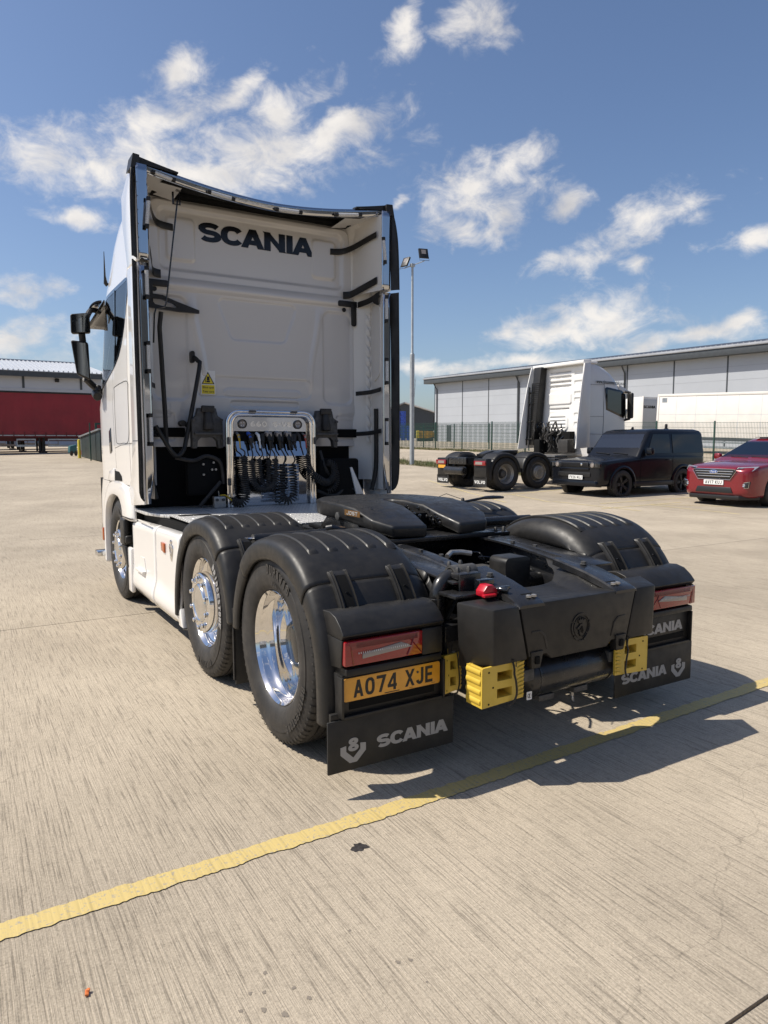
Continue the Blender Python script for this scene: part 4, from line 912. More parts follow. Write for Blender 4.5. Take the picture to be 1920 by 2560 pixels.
# ---------------------------------------------------------------- white side skirts
def skirt(sd, nm, y0, y1, zt0, zt1, lower):
    mb = MB(); nu, nv = 26, 26
    def fn(u, v):
        y = lerp(y0, y1, u); zb = lower(y); zt_ = lerp(zt0, zt1, u); z = lerp(zb, zt_, v)
        x = 1.236
        if v > .93: x -= .05*((v-.93)/.07)**2
        # pressed-in waist that swells out again at the sill
        w = max(0, min(1, (z-.30)/.16)); w = w*w*(3-2*w)
        dip = .035*w*max(0, min(1, (y1+.0-y)/.0001 if False else 1))
        q = max(0, min(1, (y-1.78)/.22)); x = x-.030*w*(.35+.65*math.sin(math.pi*min(1, max(0, (y-1.7)/1.75))))
        if z < .27: x -= .04*((.27-z)/.07)
        if abs(u-0) < 1e-6 or abs(u-1) < 1e-6: x -= .012
        return (sd*x, y, z)
    mb.grid(fn, nu, nv); o = mb.build(nm, 'white_paint', T, angle=45); m_ = o.modifiers.new('t', 'SOLIDIFY'); m_.thickness = .02; m_.offset = -1 if sd < 0 else 1
    return o
for sd in (-1, 1):
    ska = skirt(sd, 'side_skirt', 1.80, 2.603, .918, .892, lambda y: .225 if y < 2.0 else .205)
    skb = skirt(sd, 'side_skirt', 2.612, 3.42, .892, .872, lambda y: .198)
    mb = MB(); mb.hexa([(sd*1.236,1.69,.225),(sd*1.236,1.80,.225),(sd*1.236,1.80,.32),(sd*1.236,1.76,.36),(sd*1.20,1.69,.225),(sd*1.2,1.80,.225),(sd*1.2,1.80,.32),(sd*1.2,1.76,.36)]); mb.build('skirt_tail', 'white_paint', ska, bevel=.006)
    mb = MB(); mb.box(sd*1.20, sd*1.243, 3.425, 3.56, .17, .60); mb.build('skirt_corner', 'white_paint', T, bevel=.02, seg=3)
    if sd < 0:
        mb = MB(); mb.px([(3.22,.565),(2.985,.565),(2.93,.445),(3.22,.445)], -1.2155, -1.12); 
        stp = mb.build('step_recess', 'black_plastic', skb); stp.data.materials[0] = M['white_plain']
        mb = MB(); mb.box(-1.245, -1.13, 2.94, 3.22, .425, .45); mb.build('step_tread', 'white_plain', skb, bevel=.004)
        mb = MB(); mb.box(-1.262, -1.20, 3.60, 3.80, .60, .86); mb.box(-1.255,-1.15,3.56,3.70,.62,.70); bk = mb.build('step_bracket', 'black_plastic', T, bevel=.02, seg=3)
        mb = MB(); mb.hexa([(-1.258,3.60,.60),(-1.258,3.79,.60),(-1.18,3.79,.60),(-1.18,3.60,.60),(-1.25,3.52,.40),(-1.25,3.60,.40),(-1.18,3.60,.40),(-1.18,3.52,.40)]); mb.build('bracket_arm', 'black_plastic', bk, bevel=.01)
        mb = MB(); mb.px([(2.235,.712),(2.335,.722),(2.335,.790),(2.235,.786)], -1.224, -1.205); am = mb.build('side_marker', 'amber', ska, bevel=.004); 
        mb = MB(); cx, cz = 2.03, .757
        sh = [(0,.055),(.022,.035),(.045,.048),(.055,.02),(.04,-.02),(.02,-.06),(0,-.085),(-.02,-.06),(-.04,-.02),(-.055,.02),(-.045,.048),(-.022,.035)]
        mb.px([(cx-a, cz+b) for a, b in sh], -1.222, -1.205); mb.px([(cx-a, cz+b) for a, b in [(-.02,.05),(-.026,.078),(-.01,.066),(0,.085),(.01,.066),(.026,.078),(.02,.05)]], -1.222, -1.205)
        cb = mb.build('crest_badge', 'chrome', ska, bevel=.002)
        letters(mb2 := MB(), 'S', lambda u, v, d: (-1.2224-d, cx+.016-u, cz-.045+v), .07, .45, 0, .1, .07, .002); mb2.build('badge_relief', 'alloy', cb, recalc=False)
        mb = MB(); mb.pz([(-1.225,2.68),(-1.225,3.16),(-1.212,3.14),(-1.212,2.70)], .888, .896); mb.build('skirt_grip', 'white_plain', skb)
# ================================================================ CAB
RG = [(1.19,1.235,4.4,5.42),(1.5,1.238,4.4,5.45),(1.95,1.24,4.4,5.45),(2.15,1.238,4.1,5.43),(2.6,1.228,3.9,5.34),(3.0,1.215,3.8,5.22),(3.12,1.205,3.8,5.12),(3.3,1.19,3.7,4.92),(3.48,1.18,3.6,4.66),(3.62,1.165,3.5,4.35),(3.74,1.13,3.4,4.0),(3.84,1.04,3.35,3.6)]
def rg(z):
    for a, b in zip(RG, RG[1:]):
        if z <= b[0]: t = max(0, (z-a[0])/(b[0]-a[0])); return [lerp(a[i], b[i], t) for i in (1, 2, 3)]
    return list(RG[-1][1:])
def sx(y, z):
    hw, y0, yf = rg(z)
    if y <= y0: return hw
    t = min(1, (y-y0)/(yf-y0)); return hw*max(0, 1-t**4)**(1/3)
rings = []
zs = [1.19, 1.35, 1.5, 1.7, 1.95, 2.05, 2.15, 2.3, 2.45, 2.6, 2.8, 3.0, 3.06, 3.12, 3.2, 3.3, 3.4, 3.48, 3.55, 3.62, 3.68, 3.74, 3.80, 3.84]
for z in zs:
    hw, y0, yf = rg(z); left = [(-hw, 3.325, z), (-hw, 3.36, z)]; k = 22
    for i in range(1, k+1):
        t = (i/k)**.6; y = lerp(y0, yf, min(1, t)); left.append((-sx(y, z), y, z))
    right = [(-x, y, zz) for x, y, zz in left[:-1]][::-1]
    rings.append(left+right)
mb = MB(); mb.loft(rings, cap=True); CAB = mb.build('cab_shell', 'white_paint', T, angle=30)
# lower front corner / bumper and front
mb = MB(); rr = []
for z, hw, yb in ((.27, 1.17, 4.70), (.40, 1.215, 4.66), (.7, 1.235, 4.64), (1.0, 1.235, 4.60), (1.185, 1.235, 4.42)):
    l = [(-hw+.25, yb, z), (-hw, yb, z)]
    for i in range(1, 15):
        t = (i/14)**.6; y = lerp(yb+.05, 5.42, t); l.append((-hw*max(0, 1-t**4)**(1/3), y, z))
    rr.append(l+[(-x, y, q) for x, y, q in l[:-1]][::-1])
mb.loft(rr); mb.build('front_bumper', 'white_paint', T, angle=35)
# front wheel-arch mouldings
ARQ = [(4.64,.30),(4.645,.54),(4.63,.75),(4.56,.91),(4.40,1.01),(4.20,1.06),(4.02,1.065),(3.86,1.045),(3.76,.985),(3.715,.90),(3.70,.86)]
ARP = [(4.80,.30),(4.80,.54),(4.77,.80),(4.68,1.01),(4.50,1.14),(4.25,1.20),(4.0,1.215),(3.72,1.21),(3.48,1.17),(3.35,1.04),(3.31,.86)]
for sd in (-1, 1):
    P = path(ARP, 50); Q = path(ARQ, 50); mb = MB(); vs = []
    for i in range(51):
        for k, x in ((1.25,1.12),(1.06,1.235),(1.0,1.252),(.9,1.256),(.5,1.252),(.1,1.243),(0,1.22),(-.02,1.20)):
            q = P[i].lerp(Q[i], k); vs.append((sd*x, q.x, q.y))
    mb.add(vs, [(a*8+b, a*8+b+1, a*8+b+9, a*8+b+8) for a in range(50) for b in range(7)])
    ar = mb.build('wheel_arch', 'white_paint', T, angle=45); s_ = ar.modifiers.new('t', 'SOLIDIFY'); s_.thickness = .012
    mb = MB(); mb.box(sd*1.205, sd*1.2585, 3.325, 3.70, .878, .884); mb.build('arch_seam', 'black_matt', ar)
    mb = MB(); mb.lathe([(sd*-.60,.0005),(sd*-.6,.60),(0,.60)], (sd*1.2,4.12,.52), 'x', 40, a0=R(-10), a1=R(190)); mb.build('wheel_well', 'black_matt', T)
    # slot over the arch
    mb = MB(); mb.px([(4.40,1.20),(4.30,1.275),(4.10,1.305),(3.86,1.30),(3.74,1.26),(3.72,1.215)], sd*1.225, sd*1.2405); mb.build('arch_slot', 'black_matt', T)
    mb = MB(); mb.px([(4.44,1.195),(4.33,1.29),(4.10,1.325),(4.04,1.325),(4.06,1.20)], sd*1.236, sd*1.246); mb.build('slot_bridge', 'white_paint', T, bevel=.003)
mb = MB(); mb.box(-1.264, -1.24, 4.73, 4.79, .52, .66); mb.build('front_marker', 'amber', T, bevel=.008)
mb = MB(); mb.box(-1.32, -1.2, 4.78, 4.95, .34, .395); mb.build('front_step', 'alloy', T, bevel=.006)
mb = MB(); mb.box(-1.19, 1.19, 3.30, 5.2, .55, 1.188); mb.build('engine_bay', 'black_matt', T)
# glass: curved sheet proud of the shell, black frame round it
def side_glass(sd):
    lo = [(3.285,3.0),(3.34,2.80),(3.43,2.64),(3.54,2.51),(3.68,2.41),(3.87,2.335),(4.12,2.27),(4.43,2.19),(4.80,2.13),(5.06,2.12)]
    def zl(y):
        for (a, b), (c, d) in zip(lo, lo[1:]):
            if y <= c: return lerp(b, d, max(0, (y-a)/(c-a)))
        return lo[-1][1]
    zh = lambda y: 3.045-.0*(y-3.3) if y < 4.5 else 3.045-.14*((y-4.5)/.56)
    def sheet(e, inn, dz, nm, m, y0=3.285, y1=5.06, par=CAB):
        mb = MB()
        def fn(u, v):
            y = lerp(y0, y1, u); a, b = zl(y)+inn, zh(y)-inn; z = lerp(min(a, b), b, v); return (sd*(sx(y, z)+e), y, z)
        mb.grid(fn, 30, 10); return mb.build(nm, m, par, angle=60)
    # black rubber frame as a band, thin glass inside it
    n = 26; A = []; B_ = []
    for k in range(n+1): y = lerp(3.31, 4.97, k/n); A.append((y, min(zl(y), zh(y))+.012)); B_.append((y, zh(y)-.012))
    outl = A+B_[::-1]; cy_, cz_ = sum(p[0] for p in outl)/len(outl), sum(p[1] for p in outl)/len(outl); mb = MB(); vs = []
    for i, (y, z) in enumerate(outl):
        p0, p1 = Vector(outl[i-1]), Vector(outl[(i+1) % len(outl)]); t_ = (p1-p0).normalized(); nr = Vector((t_.y, -t_.x)); a = Vector((y, z))
        for w in (-.012, .026): q = a+nr*w; vs.append((sd*(sx(q.x, q.y)+.003), q.x, q.y))
    m_ = len(outl); mb.add(vs, [(2*i, 2*i+1, 2*((i+1) % m_)+1, 2*((i+1) % m_)) for i in range(m_)]); fr = mb.build('window_frame', 'black_gloss', CAB, angle=60)
    global WPOLY; WPOLY = outl
    sheet(.0015, .006, 0, 'window_glass', 'glass_thin', 3.30, 4.98, fr)
    mb = MB(); mb.hexa([(sd*(sx(3.84,2.37)+.003),3.84,2.37),(sd*(sx(3.87,2.37)+.003),3.87,2.37),(sd*(sx(3.87,3.03)+.003),3.87,3.03),(sd*(sx(3.84,3.03)+.003),3.84,3.03),(sd*(sx(3.84,2.37)+.009),3.84,2.37),(sd*(sx(3.87,2.37)+.009),3.87,2.37),(sd*(sx(3.87,3.03)+.009),3.87,3.03),(sd*(sx(3.84,3.03)+.009),3.84,3.03)]); mb.build('window_bar', 'black_gloss', fr)
side_glass(-1); side_glass(1)
def cutm(mb): me = mb.mesh('cutter'); me.materials.append(M['dark_grey']); return me
b1 = MB(); b1.hexa([(-1.13,3.45,1.5),(1.13,3.45,1.5),(1.08,5.0,1.5),(-1.08,5.0,1.5),(-1.08,3.45,3.03),(1.08,3.45,3.03),(1.0,4.85,3.03),(-1.0,4.85,3.03)])
b2 = MB(); b2.px(WPOLY, -1.6, 1.6)
b3 = MB(); b3.py([(-.90,2.22),(.90,2.22),(.84,2.98),(-.84,2.98)], 4.6, 6.2)
boolean(CAB, [cutm(b1), cutm(b2), cutm(b3)])
for x in (-.62, .62):
    st_ = MB(); st_.box(x-.24,x+.24,3.55,3.80,1.5,2.75); st_.box(x-.14,x+.14,3.60,3.74,2.76,2.98); st_.box(x-.25,x+.25,3.80,4.35,1.5,1.95); st_.build('seat', 'black_plastic', CAB, bevel=.05)
mb = MB(); mb.box(-1.0,1.0,4.75,5.05,1.6,2.22); mb.build('dashboard', 'black_plastic', CAB, bevel=.06)
mb = MB(); mb.lathe([(-.01,.20),(.01,.215),(.01,.23),(-.01,.24)], (.58,4.55,2.22), 'y', 30); mb.build('steering_wheel', 'black_plastic', CAB)
mb = MB()
def ws(u, v):
    z = lerp(2.12, 3.0, v); hw, y0, yf = rg(z); a = lerp(-.86, .86, u); x = hw*a; t = max(0, 1-abs(a)**3)**.25; return (x, y0+(yf-y0)*t+.006, z)
mb.grid(ws, 24, 8); mb.build('windscreen', 'glass_thin', CAB, angle=60)
# seams, storage lid, handle on the left flank
def seam(pts, w=.004, m='black_matt', par=CAB, e=.0006, nm='panel_seam'):
    mb = MB(); mb.tube([(-(sx(y, z)+e-.0015) if x is None else x, y, z) for x, y, z in pts], w*.5, 5); return mb.build(nm, m, par)
seam([(None,4.0,2.27),(None,4.04,1.96),(None,4.02,1.6),(None,3.98,1.33)]); seam(path([(-1.2395,3.94,2.12),(-1.24,3.62,2.14),(-1.24,3.31,2.13),(-1.24,3.30,2.0),(-1.24,3.34,1.62),(-1.24,3.6,1.58),(-1.24,3.89,1.58),(-1.24,3.93,1.66),(-1.24,3.94,2.12)], 40))
seam([(-1.2385,3.19,1.58),(-1.2385,3.7,1.56),(-1.2385,4.0,1.53)])
mb = MB(); mb.px([(4.16,1.50),(4.26,1.47),(4.27,1.70),(4.18,1.735)], -1.247, -1.235); mb.build('door_handle', 'black_gloss', CAB, bevel=.006)
mb = MB(); mb.tube([(-1.19,4.33,3.17),(-1.21,4.33,3.19),(-1.215,4.33,3.26),(-1.215,4.33,3.50)], .006, 6, rs=[.022,.02,.010,.003]); mb.build('aerial', 'black_plastic', T)
# sun visor wrapping the front top
mb = MB()
def vis(u, v):
    a = lerp(-1, 1, u); x = a*(1.19+.13*v); t = (1-abs(a)**2.6)**.4 if abs(a) < 1 else 0; y = 4.58+(.70+.05*v)*t+.36*v*(1-.6*t); return (x, y, 3.10-.03*(1-t)-.20*v-.05*(1-t)*v)
mb.grid(vis, 40, 6); o = mb.build('sun_visor', 'black_gloss', T, angle=60); s_ = o.modifiers.new('t', 'SOLIDIFY'); s_.thickness = .012
for sd in (-1, 1):
    # small cowl where visor meets the pillar, then the mirrors
    mb = MB(); mb.grid(lambda u, v: (sd*(1.20+.135*math.sin(math.pi*.5*u)), 4.80-.25*u*0+.30*(v-.5)*(1-.3*u), 3.06-.16*u*u-.03*(v-.5)), 8, 6); o = mb.build('mirror_cowl', 'black_gloss', T, angle=60); s_ = o.modifiers.new('t', 'SOLIDIFY'); s_.thickness = .02
    mb = MB()
    def head(z0, z1, x0, x1, yb, nm, xt=0, tilt=0):
        b = MB(); pol = [(x0+xt, z1), (x1, z1+.03), (x1+.004, z0+.02), (x0+.0, z0)] if nm == 'u' else [(x0, z1), (x1-.01, z1-.01), (x1, z0-.05), (x0+.045, z0+.005)]
        b.prism([(a, c) for a, c in pol], lambda a, c: (sd*-a if sd > 0 else a, yb, c), lambda a, c: ((sd*-a if sd > 0 else a)*.985, yb+.10, c))
        o = b.build('mirror_housing', 'black_plastic', T, bevel=.02, seg=3)
        b = MB(); k = .012; cx = (x0+x1)/2; cz = (z0+z1)/2
        pol2 = [(cx+(a-cx)*.86, cz+(c-cz)*.90) for a, c in pol]
        b.prism(pol2, lambda a, c: (sd*-a if sd > 0 else a, yb-.004, c), lambda a, c: (sd*-a if sd > 0 else a, yb+.004, c)); b.build('mirror_glass', M['steel_mirror'] if False else 'mirror', o)
        return o
    M.setdefault('mirror', mat('mirror', (.10,.115,.13), .04, 1))
    head(2.690, 2.885, -1.535, -1.352, 4.5, 'u')
    head(2.275, 2.625, -1.540, -1.365, 4.5, 'l')
    mb = MB(); mb.tube([(sd*1.42,4.56,2.70),(sd*1.41,4.58,2.60)], .035, 10); mb.build('mirror_joint', 'black_plastic', T); mb = MB(); mb.tube(path([(sd*1.37,4.58,2.86),(sd*1.30,4.70,2.97),(sd*1.20,4.80,2.98)], 12), .028, 10); mb.build('mirror_arm', 'black_plastic', T); mb = MB(); mb.tube(path([(sd*1.40,4.58,2.25),(sd*1.30,4.68,2.17),(sd*1.20,4.72,2.10)], 12), .035, 10); mb.build('mirror_arm', 'black_plastic', T)
    mb = MB(); mb.cyl((sd*1.30,4.50,2.06), (sd*1.30,4.62,2.10), .045, 16); mb.cyl((sd*1.28,4.6,2.12), (sd*1.27,4.62,2.18), .03, 10); mb.build('camera_pod', 'black_plastic', T, bevel=.006)
# ---------------------------------------------------------------- rear wall, pressed ribs as geometry
def sdr(x, z, x0, x1, z0, z1, r):
    dx = abs(x-(x0+x1)/2)-(x1-x0)/2+r; dz = abs(z-(z0+z1)/2)-(z1-z0)/2+r
    return math.hypot(max(dx, 0), max(dz, 0))+min(max(dx, dz), 0)-r
def sm(a, b, t): t = max(0, min(1, (t-a)/(b-a))); return t*t*(3-2*t)
def wallz(u, v):
    z = lerp(1.545, 3.80, v); hw = 1.145 if z < 3.1 else lerp(1.145, 1.045, (z-3.1)/.6) if z < 3.7 else 1.045-.06*((z-3.7)/.1)**2
    x = lerp(-hw, hw, u); y = 3.252
    up = sm(3.0, 3.06, z); y += .012*up
    y -= .030*math.cos(math.pi*.5*min(1, abs(z-3.03)/.058))**.8 if abs(z-3.03) < .058 else 0   # pressed bead across the joint
    y += .04*sm(-.05, 0, sdr(x, z, -hw, hw, 1.0, 3.80, .09))       # rounded rim
    if z > 3.0:
        d = sdr(x, z, -.93, .93, 3.16, 3.70, .06); y += .026*sm(.02, -.02, d)
        for s in (-1, 1):
            d = sdr(s*x, z, .60, .86, 3.25, 3.63, .04); y -= .015*sm(.012, -.014, d)
    else:
        hx = .40-.11*sm(2.95, 2.56, z)*1; d = sdr(x, z, -hx, hx, 2.565, 2.945, .06); y += .012*sm(.006, -.006, d)
        for s in (-1, 1):
            d = abs(s*x-(.60+.10*sm(2.9, 2.2, z)*-1+.05)); y -= .014*sm(.05, .0, d)*sm(2.05, 2.25, z)*sm(2.97, 2.8, z)
            y += .016*sm(.016, -.016, sdr(s*x, z, .70, 1.03, 1.98, 2.92, .08))
            y -= .005*sm(.008, -.004, sdr(s*x, z, .88, 1.06, 1.88, 1.97, .02)); y -= .005*sm(.008, -.004, sdr(s*x, z, .88, 1.06, 1.82, 1.86, .01))
        y += .010*sm(.006, -.004, sdr(x, z, -.62, .55, 2.02, 2.21, .05)); y -= .006*sm(.006, -.004, sdr(x, z, -.36, .44, 2.03, 2.10, .045))
        y += .012*sm(.006, -.006, sdr(x, z, -.30, .42, 1.925, 1.985, .03))
        y += .010*sm(.006, -.006, sdr(x, z, .84, 1.09, 1.60, 1.86, .03)); y += .010*sm(.006, -.006, sdr(x, z, -1.09, -.84, 1.60, 1.86, .03))
    return (x, y, z)
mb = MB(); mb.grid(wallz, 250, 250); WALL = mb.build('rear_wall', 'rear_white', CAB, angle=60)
lettering('brand_lettering', 'SCANIA', (-.560, 3.2872, 3.452), (1, 0, -.0), (0, 0, 1), 1.175, .176, 'decal_black', WALL, depth=.0012)
for xx in ((-1.12, -.75), (.855, 1.125)):
    mb = MB(); mb.py(rrect(xx[0], xx[1], 1.635, 1.722, .012), 3.236, 3.262); mb.build('vent_slot', 'black_matt', WALL)
for x in (-.99, .94): mb = MB(); mb.cyl((x, 3.262, 2.965 if x < 0 else 2.955), (x, 3.24, 2.965 if x < 0 else 2.955), .022, 16); mb.build('rubber_plug', 'black_plastic', WALL)
# blind-spot sticker
def flat_text(s_, size, loc, rot, m, parent, ext=.0003, align='CENTER', xs=1.0, bold=.0):
    c = bpy.data.curves.new('t', 'FONT'); c.body = s_; c.size = size; c.align_x = align; c.extrude = ext; c.offset = bold
    tmp = bpy.data.objects.new('t', c); COL.objects.link(tmp); bpy.context.view_layer.update()
    me = bpy.data.meshes.new_from_object(tmp.evaluated_get(bpy.context.evaluated_depsgraph_get())); bpy.data.objects.remove(tmp)
    o = bpy.data.objects.new('lettering', me); COL.objects.link(o); me.materials.clear(); me.materials.append(M[m]); me.transform(Matrix.Scale(xs, 4, (1, 0, 0)))
    me.transform(Matrix.Translation(loc) @ Matrix.Rotation(R(rot[2]), 4, 'Z') @ Matrix.Rotation(R(rot[0]), 4, 'X'))
    if parent is not None: o.parent = parent
    return o
y = 3.2465
st = MB().box(-.588, -.448, y-.001, y+.02, 2.035, 2.262).build('warning_sticker', 'plate_white', T)
mb = MB(); mb.py([(-.580,2.134),(-.518,2.250),(-.456,2.134)], y-.002, y-.001); mb.build('sticker_print', 'ink', st)
mb = MB(); mb.py([(-.567,2.141),(-.518,2.233),(-.469,2.141)], y-.0028, y-.0021); mb.build('sticker_print', 'sticker_yellow', st)
mb = MB(); mb.box(-.530,-.504,y-.0038,y-.003,2.168,2.205); mb.box(-.534,-.500,y-.0036,y-.0029,2.150,2.166); mb.box(-.545,-.539,y-.0036,y-.0029,2.150,2.180); mb.cyl((-.542,y-.003,2.186),(-.542,y-.0036,2.186),.004,10); mb.build('sticker_print', 'ink', st)
mb = MB(); mb.box(-.580,-.456,y-.002,y-.001,2.042,2.126); mb.build('sticker_print', 'sticker_yellow', st)
flat_text('Blind spot', .027, (-.518,y-.0024,2.094), (90,0,0), 'ink', st, bold=.0003); flat_text('Take care', .027, (-.518,y-.0024,2.056), (90,0,0), 'ink', st, bold=.0003)
# ---------------------------------------------------------------- side deflectors and roof spoiler
def deflector(sd):
    lo = MB(); up_ = MB()
    def face(poly, x0, x1, nm):
        return MB().px(poly, sd*x0, sd*x1).build(nm, 'white_paint', T, bevel=.004)
    a = face([(2.79,1.056),(3.31,1.01),(3.41,1.15),(3.30,1.25),(3.22,1.40),(3.19,1.60),(3.185,2.2),(3.17,2.5),(3.15,3.075),(2.80,3.075),(2.815,2.6),(2.80,1.8)], 1.222, 1.2415, 'side_deflector')
    b = face([(2.80,3.095),(3.15,3.095),(3.30,3.50),(3.30,3.72),(2.98,3.86),(2.865,3.87),(2.83,3.6)], 1.205, 1.2375, 'side_deflector')
    mb = MB(); mb.box(sd*1.2418, sd*1.2424, 2.80, 3.16, 1.596, 1.602); mb.build('panel_seam', 'black_matt', a)
    # polished strips facing backwards
    def strip(z0, z1, xa, xb, nm='steel_strip'):
        mb = MB(); n = 14
        def fn(u, v):
            z = lerp(z0, z1, u); off = .010*math.sin((z-1.0)*1.1); w = lerp(xa, xb, v); cut = max(0, (1.30-z)/.25)*.05 if z < 1.30 else 0
            return (sd*(w if v < .5 else w-0+ (cut if v > .5 else 0)), 2.782+off*.4+.012*v, z)
        mb.grid(fn, n, 4); o = mb.build(nm, 'steel_mirror', T, angle=60); s_ = o.modifiers.new('t', 'SOLIDIFY'); s_.thickness = .003; return o
    s1 = strip(3.10, 3.86, 1.222, 1.130); s2 = strip(1.06, 3.075, 1.224, 1.145)
    for z in [3.16+.11*k for k in range(7)]:
        mb = MB(); mb.lathe([(0,.005),(-.003,.004),(-.0035,.0003)], (sd*1.214, 2.783, z), 'y', 8); mb.build('rivet', 'cast', s1)
    # rubber lip on the outer edge
    mb = MB(); vs = []
    pts = path([(2.80,1.09,1.20),(2.77,1.14,1.235),(2.745,1.25,1.243),(2.735,1.45,1.243),(2.735,1.8,1.243),(2.74,2.4,1.243),(2.745,3.075,1.238)], 40)
    mb.tube([(sd*(p.z+.042), p.x-.018, p.y) for p in pts], .008, 8)
    for p in pts: vs += [(sd*(p.z+.042), p.x-.018, p.y), (sd*(p.z-.006), p.x+.058, p.y)]
    mb.add(vs, [(2*i, 2*i+2, 2*i+3, 2*i+1) for i in range(40)]); mb.build('rubber_lip', 'black_plastic', T, angle=60)
    mb = MB(); vs = []; pts = path([(2.735,3.10,1.240),(2.745,3.4,1.238),(2.76,3.62,1.232),(2.79,3.80,1.215),(2.81,3.86,1.19)], 24)
    mb.tube([(sd*(p.z+.042), p.x-.018, p.y) for p in pts], .008, 8)
    for p in pts: vs += [(sd*(p.z+.040), p.x-.018, p.y), (sd*(p.z-.010), p.x+.052, p.y)]
    mb.add(vs, [(2*i, 2*i+2, 2*i+3, 2*i+1) for i in range(24)]); mb.build('rubber_lip', 'black_plastic', T, angle=60)
    # light bars
    for z0, z1, x in ((3.345, 3.60, 1.150), (2.775, 3.04, 1.165), (2.165, 2.43, 1.170), (1.555, 1.83, 1.170)):
        xt = x-.02 if z0 > 3.2 else x
        mb = MB(); mb.tube([(sd*x, 2.761, z0+.034), (sd*xt, 2.761, z1-.034)], .0165, 10)
        n = 11
        for k in range(n): zz = lerp(z0+.045, z1-.045, k/(n-1)); mb.lathe([(-.0205,.0003),(-.019,.006),(-.013,.009),(0,.009)], (sd*lerp(x, xt, k/n), 2.763, zz), 'y', 8)
        lb_ = mb.build('light_bar', 'led_lens', T)
        for za, zb_ in ((z0, z0+.035), (z1-.035, z1)): mb = MB(); mb.tube([(sd*lerp(x, xt, (za-z0)/(z1-z0)), 2.762, za), (sd*lerp(x, xt, (zb_-z0)/(z1-z0)), 2.762, zb_)], .018, 10); mb.build('end_cap', 'black_plastic', lb_, bevel=.003)
    # inner face stiffener and padded silver insulation
    mb = MB(); mb.grid(lambda u, v: (sd*(lerp(1.205, 1.148, u)), lerp(3.15, 2.805, u), lerp(1.10, 3.07, v)), 6, 20); mb.build('inner_liner', 'white_plain', T, angle=60)
    mb = MB(); mb.tube(path([(sd*1.165,2.95,3.0),(sd*1.160,2.88,2.92),(sd*1.158,2.87,2.75),(sd*1.158,2.87,2.35),(sd*1.165,2.93,2.26),(sd*1.175,3.02,2.22)], 30), .008, 8); mb.build('conduit', 'white_plain', T)
    mb = MB(); mb.grid(lambda u, v: (sd*(lerp(1.045, 1.135, u)-.012*math.sin(math.pi*u)), lerp(3.275, 2.805, u), lerp(3.10, 3.80+.03*u, v)), 10, 12); mb.build('inner_liner', 'white_plain', T, angle=60)
    mb = MB(); mb.grid(lambda u, v: (sd*lerp(1.140, 1.205, u), 3.15-.034*abs(math.sin(v*math.pi*13+u*2.6))*math.sin(math.pi*u), lerp(1.58, 2.93, v)), 8, 90); mb.build('insulation_pad', 'white_plain', T, angle=60)
    mb = MB(); mb.tube(path([(sd*1.15,2.95,1.93),(sd*1.15,2.95,1.44),(sd*1.135,2.95,1.25),(sd*1.10,2.96,1.09)], 16), .024, 8); mb.build('deflector_stay', 'black_plastic', T)
    # stay brackets reaching in to the cab wall
    def strap(p, w=.032, t_=.008, nm='stay_bracket'):
        mb = MB(); pts = path(p, 14); vs = []
        for q in pts:
            for dz in (-w, w):
                for dy in (-t_, t_): vs.append((sd*q.x, q.y+dy, q.z+dz))
        mb.add(vs, [f for i in range(14) for f in ((4*i, 4*i+2, 4*i+6, 4*i+4), (4*i+1, 4*i+5, 4*i+7, 4*i+3), (4*i, 4*i+4, 4*i+5, 4*i+1), (4*i+2, 4*i+3, 4*i+7, 4*i+6))]+[(0, 1, 3, 2), (56, 58, 59, 57)])
        return mb.build(nm, 'black_plastic', T, bevel=.002)
    strap([(.80,3.27,3.53),(.93,3.26,3.545),(1.00,3.16,3.57),(1.070,2.97,3.62),(1.098,2.85,3.64)], .030)
    strap([(.93,3.24,3.10),(1.00,3.22,3.11),(1.05,3.05,3.15),(1.108,2.86,3.20)], .036)
    mb = MB(); mb.px([(3.23,2.99),(3.23,3.05),(2.90,3.085),(2.86,3.10),(2.86,3.04),(3.1,2.98)], sd*.90, sd*.915) if False else None
    mb = MB(); mb.py([(sd*a, b) for a, b in rrect(.86, 1.15, 2.985, 3.045, .025)], 3.222, 3.236); mb.py([(sd*a, b) for a, b in rrect(1.01, 1.07, 2.79, 3.02, .025)], 3.214, 3.2215); o = mb.build('mounting_plate', 'black_plastic', T, bevel=.003)
    strap([(1.08,3.20,3.01),(1.12,3.03,3.03),(1.128,2.84,3.065)], .030)
    mb = MB(); mb.px([(2.87,3.05),(2.87,2.96),(2.95,2.99),(3.0,3.04)], sd*1.125, sd*1.135); mb.build('gusset', 'black_plastic', o)
    for z in (2.10, 1.68): strap([(1.03,3.16,z-.01),(1.11,3.0,z),(1.135,2.83,z+.02)], .022)
    return a
deflector(-1); deflector(1)
